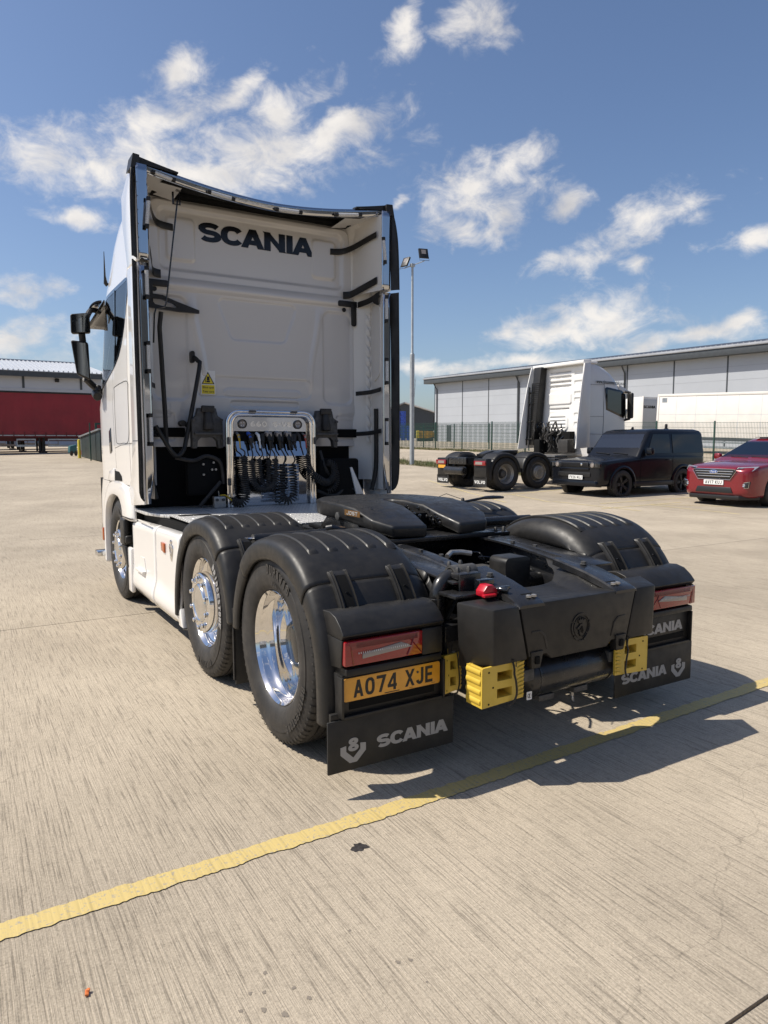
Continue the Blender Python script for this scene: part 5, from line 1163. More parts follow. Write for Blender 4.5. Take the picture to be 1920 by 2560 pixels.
# left-hand braces, rods, grab pipe in front of the rear wall
mb = MB(); mb.tube([(-.985,3.05,2.73),(-1.0,3.06,2.6),(-.975,3.06,1.85),(-.97,3.06,1.56)], .021, 10); mb.build('snorkel_rod', 'black_plastic', T)
mb = MB(); mb.tube([(-.82,3.02,3.70),(-.945,3.02,2.80),(-.96,3.02,2.77),(-1.04,3.0,2.745),(-1.055,3.0,2.70),(-1.07,3.0,2.45)], .0075, 8); mb.build('cable_stay', 'black_gloss', T)
mb = MB(); mb.tube([(-.86,3.02,3.76),(-.86,3.02,3.66),(-.80,3.02,3.66),(-.80,3.02,3.76)], .009, 6); mb.cyl((-.815,3.03,3.79),(-.815,2.99,3.78),.022,12); mb.build('stay_clevis', 'black_gloss', T)
mb = MB(); out = [(-1.08,2.915),(-.93,2.905),(-.82,2.865),(-.60,2.800),(-.60,2.772),(-.80,2.772),(-1.08,2.79)]; hole = [(-1.03,2.872),(-.94,2.872),(-.84,2.842),(-.80,2.815),(-.82,2.802),(-.93,2.808),(-1.0,2.82),(-1.02,2.845)]
tri = tessellate_polygon([[Vector((a, b, 0)) for a, b in out], [Vector((a, b, 0)) for a, b in hole]]); allp = out+hole; n = len(allp)
mb.add([(a, 3.19, b) for a, b in allp]+[(a, 3.225, b) for a, b in allp], [tuple(t) for t in tri]+[tuple(i+n for i in t[::-1]) for t in tri]+[(i, (i+1) % 7, (i+1) % 7+n, i+n) for i in range(7)]+[(7+i, 7+(i+1) % 8, 7+(i+1) % 8+n, 7+i+n) for i in range(8)]); mb.build('wing_bracket', 'black_plastic', T)
mb = MB(); mb.tube(path([(-.655,3.21,2.37),(-.640,3.14,2.33),(-.645,3.1,2.25),(-.79,3.06,1.62),(-.83,3.03,1.51),(-.885,3.01,1.465),(-.94,3.0,1.50),(-1.08,2.98,1.73)], 50), .020, 12); gp = mb.build('coolant_pipe', 'black_plastic', T)
mb = MB(); mb.py(rrect(-.690,-.650,2.32,2.43,.02), 3.20, 3.245); mb.build('pipe_bracket', 'black_plastic', gp, bevel=.004)
for x, z in ((-.80, 1.76), (-.74, 1.75)): mb = MB(); mb.cyl((x, 3.20, z), (x, 3.11, z), .028, 14); mb.build('rubber_stop', 'black_plastic', T)
# roof spoiler: trailing edge dips in the middle
def zr(x): return 3.765+.145*(abs(x)/1.2)**1.75
mb = MB(); mb.grid(lambda u, v: (lerp(-1.205, 1.205, u)*(1-.17*v), lerp(2.862, 3.75, v), zr(lerp(-1.205, 1.205, u))*(1-v)+v*(3.90-.10*abs(lerp(-1, 1, u))**2)+.03*math.sin(math.pi*v)), 40, 12); o = mb.build('roof_spoiler', 'white_paint', T, angle=60)
mb = MB(); mb.grid(lambda u, v: (lerp(-1.19, 1.19, u), 2.852-.010*v, zr(lerp(-1.19, 1.19, u))-.003-.074*(1-v)), 60, 3); ts = mb.build('trailing_edge_strip', 'steel_mirror', T, angle=60); s_ = ts.modifiers.new('t', 'SOLIDIFY'); s_.thickness = .003
for k in range(9):
    x = -1.0+.25*k; mb = MB(); mb.lathe([(0,.005),(-.003,.004),(-.0035,.0003)], (x, 2.842, zr(x)-.02), 'y', 8); mb.build('rivet', 'alloy', ts)
for s in (-1, 1):
    mb = MB(); n = 20; vs = []
    for i in range(n+1):
        x = lerp(.86, 1.215, i/n); th = .004+.030*(i/n); z = zr(x)+.012
        for y, dz in ((2.825, -th*1.3), (2.825, 0.006+.004*i/n), (2.90, .012), (2.90, -.004)): vs.append((s*x, y, z+dz-(.01 if i == n else 0)))
    mb.add(vs, [(4*i+a, 4*i+(a+1) % 4, 4*i+4+(a+1) % 4, 4*i+4+a) for i in range(n) for a in range(4)]+[(0,1,2,3),(4*n,4*n+1,4*n+2,4*n+3)])
    mb.hexa([(s*1.185,2.79,3.84),(s*1.262,2.77,3.815),(s*1.262,2.95,3.815),(s*1.185,2.95,3.84),(s*1.185,2.79,3.93),(s*1.240,2.77,3.928),(s*1.240,2.95,3.928),(s*1.185,2.95,3.93)]); mb.build('spoiler_end_cap', 'black_plastic', T, angle=40)
    # pale moulded corner inside the spoiler
    mb = MB(); mb.grid(lambda u, v: (s*lerp(.80, 1.20, u), lerp(2.86, 3.26, v), zr(lerp(.80,1.20,u))-.055-.02*v-.03*u**5), 10, 8); o = mb.build('spoiler_corner', 'white_plain', T, angle=60)
for x0, x1 in ((-1.085,-.885),(-.615,-.365),(.01,.285),(.62,.92)):
    z0, z1 = zr(x0)-.060, zr(x1)-.060; d = (x1-x0)*.14
    mb = MB(); mb.tube([(x0+.034,2.826,lerp(z0,z1,.13)),(x1-.034,2.826,lerp(z0,z1,.87))], .0165, 10)
    for k in range(11): t = lerp(.18,.82,k/10); mb.lathe([(-.0205,.0003),(-.019,.006),(-.013,.009),(0,.009)], (lerp(x0,x1,t), 2.828, lerp(z0,z1,t)), 'y', 8)
    lb_ = mb.build('light_bar', 'led_lens', T)
    for a, b in ((0, .14), (.86, 1)): mb = MB(); mb.tube([(lerp(x0,x1,a),2.826,lerp(z0,z1,a)),(lerp(x0,x1,b),2.826,lerp(z0,z1,b))], .018, 10); mb.build('end_cap', 'black_plastic', lb_, bevel=.003)
mb = MB(); mb.grid(lambda u, v: (lerp(-.98, .98, u), lerp(2.865, 3.30, v), lerp(zr(lerp(-.98,.98,u))-.075, 3.845-.0*abs(u-.5), v)), 30, 4); mb.build('spoiler_underside', 'black_matt', T, angle=60)
mb = MB(); mb.box(-1.0, 1.0, 3.18, 3.32, 3.79, 3.86); mb.build('roof_gasket', 'black_matt', T, bevel=.01)
# ---------------------------------------------------------------- cab suspension towers
for s in (-1, 1):
    cx = .60*s; mb = MB()
    mb.prism([(cx-.145,1.53),(cx-.145,1.80),(cx-.10,1.83),(cx-.085,1.90),(cx+.085,1.90),(cx+.10,1.83),(cx+.145,1.80),(cx+.145,1.53),(cx+.10,1.53),(cx+.09,1.60),(cx+.06,1.63),(cx-.06,1.63),(cx-.09,1.60),(cx-.10,1.53)], lambda a, b: (a, 3.03, b), lambda a, b: (a, 3.10, b))
    tw = mb.build('suspension_tower', 'cast', T, bevel=.008)
    mb = MB(); mb.cyl((cx,3.0,1.70),(cx,3.02,1.86),.05,16,r1=.035); mb.box(cx-.06,cx+.06,2.99,3.03,1.86,1.92); mb.build('spring_unit', 'rubber', tw, bevel=.008)
    mb = MB(); mb.box(cx-.13,cx+.13,2.985,3.03,1.655,1.675); mb.build('tower_shelf', 'cast', tw, bevel=.004)
    for a, b in ((-.13,1.79),(.13,1.79),(-.13,1.60),(.13,1.60),(-.03,1.885),(.035,1.885)):
        mb = MB(); mb.cyl((cx+a,3.03,b),(cx+a,3.012,b),.013,10); mb.build('bolt', 'cast', tw)
for sd in (-1, 1):
    mb = MB(); vs = []; zz_ = [1.19+.11*k for k in range(25)]
    for z in zz_:
        h_ = sx(3.3, z)-.004
        for x, y in ((h_, 3.33), (h_, 3.13), (h_-.03, 3.13), (1.0, 3.30)): vs.append((sd*x, y, z))
    mb.add(vs, [(4*i+k, 4*i+4+k, 4*i+5+k, 4*i+1+k) for i in range(24) for k in range(3)]); mb.build('cab_corner', 'white_plain', T, angle=30)
mb = MB(); mb.box(-1.16,1.16,3.29,3.4,.99,1.56); mb.build('under_cab_dark', 'black_matt', T)  # black sheet standing in for the deep shade under the cab
mb = MB(); mb.box(-.80,-.46,3.02,3.11,1.10,1.44); mb.build('gearbox_housing', 'black_matt', T, bevel=.02)
for x, z in ((-.655,1.385),(-.56,1.40),(-.575,1.335),(-.54,1.335),(-.655,1.29)): mb = MB(); mb.cyl((x,3.02,z),(x,3.0,z),.010,10); mb.build('bolt', 'zinc', T)
for p in ([(-.9,3.05,1.45),(-.75,3.0,1.42),(-.62,3.02,1.46),(-.5,3.0,1.40),(-.47,3.0,1.2)],[(-.7,3.0,1.0),(-.6,2.98,1.12),(-.5,3.0,1.22)],[(.55,3.05,1.5),(.6,3.0,1.3),(.75,3.05,1.15),(.95,3.0,1.1)],[(.5,3.02,1.1),(.7,3.0,1.05),(.9,3.05,1.2)]):
    mb = MB(); mb.tube(path(p, 20), .018, 8); mb.build('hose', 'rubber', T)
mb = MB(); mb.box(.52,.98,3.0,3.12,1.02,1.42); mb.build('air_dryer', 'black_matt', T, bevel=.03)
mb = MB(); mb.hexa([(.86,2.98,1.33),(.885,2.98,1.33),(.885,3.0,1.33),(.86,3.0,1.33),(.93,2.98,1.05),(1.02,2.98,1.05),(1.02,3.0,1.05),(.93,3.0,1.05)]); mb.build('white_fin', 'white_plain', T, bevel=.005)
mb = MB(); mb.box(-.595,-.485,2.90,2.96,.985,1.09); vb = mb.build('valve_block', 'zinc', T, bevel=.006)
for x in (-.57,-.51): mb = MB(); mb.cyl((x,2.9,1.06),(x,2.885,1.06),.014,12); mb.build('valve_port', 'cast', vb)
mb = MB(); mb.tube([(-.54,2.93,1.09),(-.545,2.93,1.14)], .004, 6); mb.build('valve_pin', 'zinc', vb)
mb = MB(); mb.tube(path([(-.53,2.92,1.10),(-.49,2.9,1.10),(-.455,2.88,1.07),(-.44,2.87,1.05)], 12), .007, 8); mb.build('yellow_hose', 'yellow_hose', vb)
# ---------------------------------------------------------------- polished catwalk panel with connectors
def framepath(w, zt, r, y, n=8):
    return [(-w,y,.985)]+[(-w+r-r*math.cos(R(90*i/n)), y, zt-r+r*math.sin(R(90*i/n))) for i in range(n+1)]+[(w-r+r*math.sin(R(90*i/n)), y, zt-r+r*math.cos(R(90*i/n))) for i in range(n+1)]+[(w,y,.985)]
pb = MB().py([(-.40,.985),(-.40,1.76),(-.37,1.82),(-.31,1.845),(.31,1.845),(.37,1.82),(.40,1.76),(.40,.985)], 2.985, 2.99); PB = pb.build('catwalk_panel', 'steel_mirror', T)
for w, zt_, r, y in ((.440,1.872,.115,2.955),(.405,1.842,.095,2.950)):
    mb = MB(); mb.tube(framepath(w, zt_, r, y), .019, 14); fr_ = mb.build('panel_tube', 'chrome', PB)
for p in ((-.20,1.873,0),(.22,1.873,0),(-.44,1.60,1),(.44,1.60,1),(-.44,1.22,1),(.44,1.22,1)):
    mb = MB(); d = (.012,.035) if p[2] else (.035,.010); mb.py(rrect(p[0]-d[0],p[0]+d[0],p[1]-d[1],p[1]+d[1],.0095), 2.925, 2.94); mb.build('marker_lamp', 'cast', PB, bevel=.003)
mb = MB(); mb.py(rrect(-.365,.365,1.475,1.690,.006), 2.979, 2.984); mb.build('panel_opening', 'black_matt', PB)
mb = MB(); mb.hexa([(-.365,2.975,1.455),(.365,2.975,1.455),(.365,2.978,1.455),(-.365,2.978,1.455),(-.365,2.930,1.60),(.365,2.930,1.60),(.365,2.935,1.60),(-.365,2.935,1.60)])
mb = MB(); mb.hexa([(-.365,2.935,1.455),(.365,2.935,1.455),(.365,2.94,1.455),(-.365,2.94,1.455),(-.365,2.972,1.595),(.365,2.972,1.595),(.365,2.977,1.595),(-.365,2.977,1.595)]); mb.build('sloping_shelf', 'steel_mirror', PB)
for k in range(11):
    z = 1.375-.0335*k; mb = MB(); mb.hexa([(-.11,2.972,z),(.285,2.972,z),(.285,2.984,z+.002),(-.11,2.984,z+.002),(-.11,2.981,z-.024),(.285,2.981,z-.024),(.285,2.984,z-.026),(-.11,2.984,z-.026)]); mb.build('louvre', 'steel_mirror', PB)
for x in (-.285,.28):
    mb = MB(); mb.lathe([(0,.044),(-.012,.044),(-.012,.036),(-.002,.036)], (x,2.983,1.757), 'y', 28); rl = mb.build('round_lamp', 'black_gloss', PB)
    mb = MB(); mb.lathe([(-.004,.0003),(-.008,.030),(-.003,.0355)], (x,2.983,1.757), 'y', 24); mb.build('lamp_lens', 'clear_lens', rl)
    for a, b in ((-.012,.012),(.012,-.012),(.012,.014),(-.012,-.014)): mb = MB(); mb.lathe([(-.008,.007),(-.012,.005),(-.0125,.0003)], (x+a,2.983,1.757+b), 'y', 10); mb.build('led', 'led_lens', rl)
lettering('panel_lettering', '660', (-.205,2.9835,1.733), (1,0,0), (0,0,1), .165, .050, 'alloy', PB, gap=.16, h=.12, v=.11, depth=.0005, widths={})
lettering('panel_lettering', 'S-V8', (.022,2.9835,1.733), (1,0,0), (0,0,1), .195, .050, 'alloy', PB, gap=.10, h=.12, v=.11, depth=.0005, widths={'-': .5})
# connectors
def coil(pts, rad, wire, turns, m='rubber', nm='coiled_cable', per=11, head=None, tail=None):
    P_ = path(pts, turns*per); k = len(P_); out = []; prev = None
    if head: out += [Vector(h) for h in path(head, 10)][:-1]
    for i, p in enumerate(P_):
        t = (P_[min(i+1, k-1)]-P_[max(i-1, 0)]).normalized(); u = Vector((0, 1, 0)); u = (u-t*u.dot(t)).normalized(); w = t.cross(u)
        a = 2*math.pi*i/per; e = min(1, i/(per*.6), (k-1-i)/(per*.6)); rr = rad*(.25+.75*max(0, e))*random.uniform(.97, 1.03)
        out.append(p+(u*math.cos(a)*.8+w*math.sin(a))*rr)
    if tail: out += [Vector(h) for h in path(tail, 10)][1:]
    mb = MB(); mb.tube(out, wire, 6); return mb.build(nm, m, T)
Y = 2.895
CN = [(-.345,'zinc','yellow_hose',.012,.10),(-.235,'blue_plastic','rubber',.018,.05),(-.150,'plate_white','plate_white',.014,.06),(-.048,'clear_lens','black_plastic',.026,.06),(.052,'clear_lens','black_plastic',.026,.06),(.150,'clear_lens','black_plastic',.026,.06),(.265,'rubber','rubber',.016,.05),(.325,'zinc','red_hose',.010,.10)]
for x, m1, m2, r, h_ in CN:
    mb = MB(); mb.cyl((x,2.975,1.672),(x,2.925,1.652),r,16); mb.box(x-r,x+r,2.90,2.945,1.64,1.682) if r > .02 else mb.cyl((x,2.93,1.66),(x,2.905,1.625),r*.8,12); c0 = mb.build('connector_socket', m1, PB, bevel=.003)
    mb = MB(); mb.cyl((x,2.925,1.655),(x+.004,2.905,1.60),r*1.05,14,r1=r*.8); mb.cyl((x+.004,2.905,1.602),(x+.008,2.90,1.53),r*.55,12,r1=.007); mb.build('connector_plug', m2, c0)
for x, tilt in ((-.205,0),(-.09,-.02),(-.0,-.02),(.10,0),(.20,.02),(.235,.01)):
    mb = MB(); mb.cyl((x,2.96,1.655),(x-.02,2.93,1.585),.030,14,r1=.024); mb.cyl((x-.02,2.93,1.585),(x-.012,2.91,1.53),.014,10); mb.build('socket_cap', 'rubber', PB)
coil([(-.31,Y,1.457),(-.305,Y,1.35),(-.30,Y,1.2),(-.295,Y,1.10),(-.305,Y,1.045),(-.345,Y,1.02),(-.395,Y,1.035),(-.43,Y,1.06)], .036, .0065, 30, head=[(-.338,2.9,1.53),(-.30,2.89,1.50),(-.30,Y,1.457)], tail=[(-.43,Y,1.06),(-.45,2.9,1.06),(-.46,2.9,1.08)])
coil([(-.235,Y-.01,1.42),(-.23,Y-.01,1.28),(-.205,Y-.01,1.19),(-.155,Y-.01,1.145),(-.085,Y-.01,1.14),(-.02,Y-.01,1.18),(.0,Y-.01,1.26),(.0,Y-.01,1.43)], .027, .0065, 42, head=[(-.23,2.9,1.53),(-.225,2.88,1.47),(-.235,Y-.01,1.42)], tail=[(0,Y-.01,1.43),(-.01,2.88,1.48),(-.04,2.9,1.53)])
coil([(-.15,Y+.02,1.43),(-.145,Y+.02,1.28),(-.12,Y+.02,1.19),(-.08,Y+.02,1.165),(-.055,Y+.02,1.22),(-.05,Y+.02,1.42)], .024, .006, 34, head=[(-.142,2.9,1.53),(-.12,2.9,1.47),(-.15,Y+.02,1.43)], tail=[(-.05,Y+.02,1.42),(-.045,2.9,1.47),(-.040,2.9,1.53)])
coil([(.07,Y-.02,1.36),(.06,Y-.02,1.22),(.055,Y-.02,1.10),(.08,Y-.02,1.04),(.125,Y-.02,1.022),(.170,Y-.02,1.05),(.185,Y-.02,1.12),(.18,Y-.02,1.25),(.17,Y-.02,1.375)], .033, .0065, 32, head=[(.06,2.9,1.53),(.10,2.88,1.44),(.07,Y-.02,1.36)], tail=[(.17,Y-.02,1.375),(.20,2.88,1.42),(.158,2.9,1.53)])
coil([(.33,Y,1.457),(.345,Y,1.36),(.385,Y,1.28),(.44,Y-.02,1.235),(.50,Y,1.20),(.57,2.93,1.185),(.64,2.95,1.22),(.67,2.96,1.29),(.65,2.96,1.36),(.59,2.96,1.385)], .034, .0065, 40, head=[(.334,2.9,1.53),(.34,2.89,1.49),(.33,Y,1.457)])
coil([(.60,2.99,1.10),(.66,2.98,1.12),(.70,2.98,1.2),(.69,2.98,1.3)], .03, .0065, 14)
# ================================================================ YARD BEHIND: lamp, verge, fences, buildings
def zf(x, y): return gh(x, y)
# lamp column with two floodlights
LX, LY = 16.63, 25.84; g0 = zf(LX, LY)
LP = thing('lamp_post', 'tall grey steel lamp column carrying two black floodlights, beyond the cab on the right', 'lamp post', (LX, LY, g0))
mb = MB(); mb.tube([(0,0,0),(0,0,5.35)], .115, 8); mb.build('lower_column', 'galv_pole', LP, angle=30)
mb = MB(); mb.tube([(0,0,5.35),(0,0,5.45),(0,0,9.55)], .05, 14, rs=[.10,.062,.055]); mb.build('upper_column', 'galv_pole', LP)
mb = MB(); mb.box(-.16,.16,-.16,.16,0,.02); mb.build('base_plate', 'galv', LP)
mb = MB(); mb.box(-.03,.03,-.118,-.112,.5,1.2); mb.build('access_door', 'galv', LP)
mb = MB(); mb.box(-.10,.10,-.08,.08,9.47,9.62); mb.build('head_bracket', 'galv_pole', LP, bevel=.01)
mb = MB(); mb.tube([(-.36,.21,9.40),(.49,-.30,9.75)], .022, 8); mb.build('cross_arm', 'galv_pole', LP)
def flood(c, ax, tilt, w, h):
    F = Matrix.Translation(c) @ Matrix.Rotation(ax, 4, 'Z') @ Matrix.Rotation(tilt, 4, 'X')
    b = MB().box(-w/2, w/2, -.035, .035, 0, h, F).build('floodlight', 'black_plastic', LP, bevel=.008)
    MB().box(-w*.24, w*.24, -.040, -.0352, h*.42, h*.86, F).build('led_panel', 'clear_lens', b)
    m = MB()
    for k in range(10): m.box(-w/2+w*k/10+.004, -w/2+w*k/10+.014, .036, .075, .03, h+.02, F)
    tag(m.build('cooling_fins', 'black_plastic', b), kind='stuff')
    m = MB(); m.tube([F @ Vector((-w/2-.01,0,h*.18)), F @ Vector((-w/2-.01,0,-.12)), F @ Vector((w/2+.01,0,-.12)), F @ Vector((w/2+.01,0,h*.18))], .010, 6); m.build('stirrup', 'black_plastic', b)
flood((.48,-.29,9.88), R(-14), R(-20), .46, .50)
flood((-.36,.21,9.50), R(-76), R(-28), .40, .50)
# verge of rough grass and weeds
def leafmat(n, a, b):
    m = bpy.data.materials.new(n); m.use_nodes = True; t = m.node_tree; bs = t.nodes['Principled BSDF']; tc = nn('ShaderNodeTexCoord', t)
    q = nn('ShaderNodeTexNoise', t); q.inputs['Scale'].default_value = 1.6; t.links.new(tc.outputs['Object'], q.inputs['Vector'])
    r = nn('ShaderNodeMapRange', t); r.inputs[1].default_value = .35; r.inputs[2].default_value = .65; t.links.new(q.outputs[0], r.inputs[0])
    x = nn('ShaderNodeMix', t, data_type='RGBA'); x.inputs[6].default_value = (*a, 1); x.inputs[7].default_value = (*b, 1); t.links.new(r.outputs[0], x.inputs[0]); t.links.new(x.outputs[2], bs.inputs['Base Color']); bs.inputs['Roughness'].default_value = .8
    return m
M['grass'] = leafmat('rough grass', (.085, .105, .03), (.24, .21, .10)); M['weed'] = leafmat('weeds', (.05, .085, .02), (.11, .13, .04))
def tufts(name, n, xr, yr, h, m, label, seed):
    rnd = random.Random(seed); mb = MB()
    for _ in range(n):
        x, y = rnd.uniform(*xr), rnd.uniform(*yr); z = zf(x, y)
        if noise.noise(Vector((x*1.3, y*1.1, seed))) < -.22: continue
        for k in range(3):
            a = rnd.uniform(0, 6.28); hh = h*rnd.uniform(.4, 1.25); w = rnd.uniform(.006, .016); l = rnd.uniform(.2, .8)*hh
            dx, dy = math.cos(a), math.sin(a); mb.add([(x-dy*w, y+dx*w, z), (x+dy*w, y-dx*w, z), (x+dx*l, y+dy*l, z+hh)], [(0, 1, 2)])
    o = mb.build(name, m, recalc=False); tag(o, label, 'grass', kind='stuff'); return o
mb = MB(); vs = []
ring = []
for i in range(41):
    y = lerp(12.5, 46, i/40); 
    for x in (16.25+.18*noise.noise(Vector((y*.8, 0, 0)))+.05*(y-27)*.0, 18.6+.2*noise.noise(Vector((y*.6, 5, 0)))): vs.append((x, y, zf(x, y)+.012))
mb.add(vs, [(2*i, 2*i+1, 2*i+3, 2*i+2) for i in range(40)]); dm('soil', (.22, .19, .12), .95, var=(3, .35), bump=(20, .6, .03)); o = mb.build('verge_soil', 'soil'); tag(o, kind='structure')
tufts('verge_grass', 9000, (16.3, 18.4), (13, 45), .11, 'grass', 'strip of dry rough grass along the yard edge beside the lamp column', 2)
tufts('verge_weeds', 500, (16.3, 17.6), (17, 40), .30, 'weed', 'taller green weeds scattered in the verge near the lamp column', 5)
tufts('fence_grass', 9000, (28.6, 29.9), (14, 64), .17, 'grass', 'thin line of grass growing along the foot of the mesh fence', 8)
# mesh fences: posts are parts, the wire is too fine to count
def fence(name, x, ys_, h, label, wires=True):
    F = thing(name, label, 'fence', (x, ys_[0], zf(x, ys_[0])), group=None); base = Vector(F.location)
    post = None
    for y in ys_:
        if post is None: post = MB().box(-.032, .032, -.032, .032, 0, h+.05).build('fence_post', 'fence_green', F, bevel=.006); o = post
        else: o = post.copy(); COL.objects.link(o); o.parent = F
        o.location = (0, y-base.y, zf(x, y)-base.z)
    for a, b in zip(ys_, ys_[1:]):
        mb = MB(); n = int(abs(b-a)/.075); r = .0042
        for k in range(n+1):
            y = lerp(a, b, k/n); z = zf(x, y)-base.z; yy = y-base.y
            mb.box(-r, r, yy-r, yy+r, z+.06, z+h)
        for zz in (.08, .30, .55, .80, 1.05, 1.30, 1.55, 1.80, h-.03):
            q = .028 if zz in (.30, .80, 1.30, 1.80) else .006; za, zb = zf(x, a)-base.z+zz, zf(x, b)-base.z+zz; ya, yb = a-base.y, b-base.y
            mb.hexa([(-q,ya,za-.006),(q,ya,za-.006),(q,yb,zb-.006),(-q,yb,zb-.006),(-q,ya,za+.006),(q,ya,za+.006),(q,yb,zb+.006),(-q,yb,zb+.006)])
        tag(mb.build('wire_mesh', 'fence_green', F), kind='stuff')
    return F
fence('mesh_fence', 29.5, [11.5+3.4*k for k in range(11)]+[49.6, 53.6], 2.08, 'dark green welded mesh fence running behind the parked cars and the lamp column')
fence('mesh_fence', 33.6, [36+4.6*k for k in range(6)], 2.0, 'second green mesh fence further back, in front of the big grey warehouse')
# big grey warehouse along x = 54.8, eaves over the yard
WX, Y0, Y1 = 54.8, 78.2, 4.0
WH = thing('warehouse', 'long grey panelled warehouse with a dark eaves gutter behind the fence on the right', 'warehouse', (WX, 40, 0))
def wz(y, h): return zf(WX, y)+h
js = [78.2]+[71.9-5.35*k for k in range(13)]
for a, b in zip(js, js[1:]):
    a_, b_ = a-.05, b+.05; za, zb = zf(WX, a), zf(WX, b)
    mb = MB(); mb.hexa([(0,a_-40,za-.3),(.2,a_-40,za-.3),(.2,b_-40,zb-.3),(0,b_-40,zb-.3),(0,a_-40,za+7.9),(.2,a_-40,za+7.9),(.2,b_-40,zb+7.9),(0,b_-40,zb+7.9)]); mb.build('cladding_panel', 'clad_grey', WH)
    for hh in (1.15, 2.3, 3.45, 4.6, 5.75, 6.9):
        mb = MB(); mb.hexa([(-.006,a_-40,za+hh),(0.0,a_-40,za+hh),(0.0,b_-40,zb+hh),(-.006,b_-40,zb+hh),(-.006,a_-40,za+hh+.025),(0.0,a_-40,za+hh+.025),(0.0,b_-40,zb+hh+.025),(-.006,b_-40,zb+hh+.025)]); mb.build('panel_joint', 'roof_grey', WH)
for y in js:
    z = zf(WX, y); mb = MB(); mb.box(-.03, .25, y-.06-40, y+.06-40, z-.3, z+7.9); mb.build('cover_strip', 'dark_grey', WH)
for y in (77.6, 60.9, 45.4):
    z = zf(WX, y); mb = MB(); mb.tube([(-.10,y-40,z),(-.10,y-40,z+7.1),(-.35,y-40,z+7.45),(-.5,y-40,z+7.7),(-.7,y-40,z+7.95)], .075, 8); mb.build('downpipe', 'dark_grey', WH)
ya, yb = 79.6-40, js[-1]-.4-40; za, zb = zf(WX, 79.6), zf(WX, js[-1])
mb = MB(); mb.hexa([(-.95,ya,za+7.9),(.4,ya,za+7.93),(.4,yb,zb+7.93),(-.95,yb,zb+7.9),(-.95,ya,za+8.62),(.4,ya,za+8.66),(.4,yb,zb+8.66),(-.95,yb,zb+8.62)]); mb.build('eaves_fascia', 'dark_grey', WH, bevel=.03)
mb = MB(); mb.hexa([(-1.05,ya+.1,za+8.5),(.1,ya+.1,za+8.5),(.1,yb,zb+8.5),(-1.05,yb,zb+8.5),(-1.05,ya+.1,za+8.68),(.1,ya+.1,za+8.68),(.1,yb,zb+8.68),(-1.05,yb,zb+8.68)]); mb.build('gutter', 'roof_grey', WH, bevel=.04)
mb = MB(); mb.hexa([(-.9,ya,za+8.69),(24,ya,za+12.2),(24,yb,zb+12.2),(-.9,yb,zb+8.69),(-.9,ya,za+8.75),(24,ya,za+12.26),(24,yb,zb+12.26),(-.9,yb,zb+8.75)]); rf = mb.build('roof', 'roof_grey', WH)
mb = MB(); k = 0
y = ya
while y > yb:
    f = (ya-y)/(ya-yb); z = lerp(za, zb, f); mb.hexa([(-.9,y-.12,z+8.755),(24,y-.12,z+12.265),(24,y,z+12.265),(-.9,y,z+8.755),(-.9,y-.10,z+8.81),(24,y-.10,z+12.32),(24,y-.02,z+12.32),(-.9,y-.02,z+8.81)]); y -= .5
tag(mb.build('roof_ribs', 'roof_grey', rf), kind='stuff')
mb = MB(); mb.box(8, 12, ya-17, ya-4, za+9.9, za+10.7); mb.build('roof_vent_ridge', 'dark_grey', WH) if False else None
mb = MB(); mb.hexa([(.2,78.2-40,za-.3),(40,78.2-40,za-.3),(40,78.0-40,za-.3),(.2,78.0-40,za-.3),(.2,78.2-40,za+8.2),(40,78.2-40,za+12),(40,78.0-40,za+12),(.2,78.0-40,za+8.2)]); mb.build('end_wall', 'clad_grey', WH)
mb = MB(); mb.box(-.05,.02, 74.4-40, 75.3-40, wz(75,0), wz(75,2.2)); mb.build('door', 'dark_grey', WH)
# left building behind the red trailer
LB = thing('warehouse', 'low grey warehouse with a pale ribbed metal roof behind the red trailer', 'warehouse', (0, 78, 1.2))
mb = MB(); mb.box(-48, 11.2, 0, .3, -.4, 7.25); mb.build('wall', 'clad_light', LB)
for x in (-19.5, -14.1, -8.7, -3.3, 3.55, 9.0): mb = MB(); mb.box(x, x+.22, -.04, .0, 5.9, 7.25); mb.build('cover_strip', 'dark_grey', LB)
mb = MB(); mb.box(-48, 11.4, -.9, .1, 7.25, 7.36); mb.box(-48,11.4,-.95,-.8,7.0,7.55) ; mb.build('eaves_fascia', 'dark_grey', LB)
mb = MB(); mb.box(-48, 11.3, -.06, -.0, 5.55, 5.9); mb.build('wall_band', 'roof_light', LB)
mb = MB(); mb.box(6.6, 7.0, -.25, 0, 6.6, 6.95); mb.build('wall_camera', 'black_plastic', LB, bevel=.05)
mb = MB(); mb.hexa([(-48,-1.0,7.52),(11.6,-1.0,7.52),(11.6,17,10.25),(-48,17,10.25),(-48,-1.0,7.58),(11.6,-1.0,7.58),(11.6,17,10.31),(-48,17,10.31)]); rf = mb.build('roof', 'roof_light', LB)
mb = MB(); x = -30
while x < 11.5: mb.hexa([(x,-1.0,7.582),(x+.16,-1.0,7.582),(x+.16,17,10.312),(x,17,10.312),(x+.04,-1.0,7.70),(x+.12,-1.0,7.70),(x+.12,17,10.43),(x+.04,17,10.43)]); x += .46
tag(mb.build('roof_ribs', 'roof_light', rf), kind='stuff')
mb = MB(); mb.box(-48, 11.6, 16.8, 17.2, 10.2, 10.48); mb.build('ridge_cap', 'roof_grey', LB)
mb = MB(); mb.hexa([(10.9,.3,-.4),(11.2,.3,-.4),(11.2,17,-.4),(10.9,17,-.4),(10.9,.3,7.3),(11.2,.3,7.3),(11.2,17,10.0),(10.9,17,10.0)]); mb.build('end_wall', 'clad_light', LB)
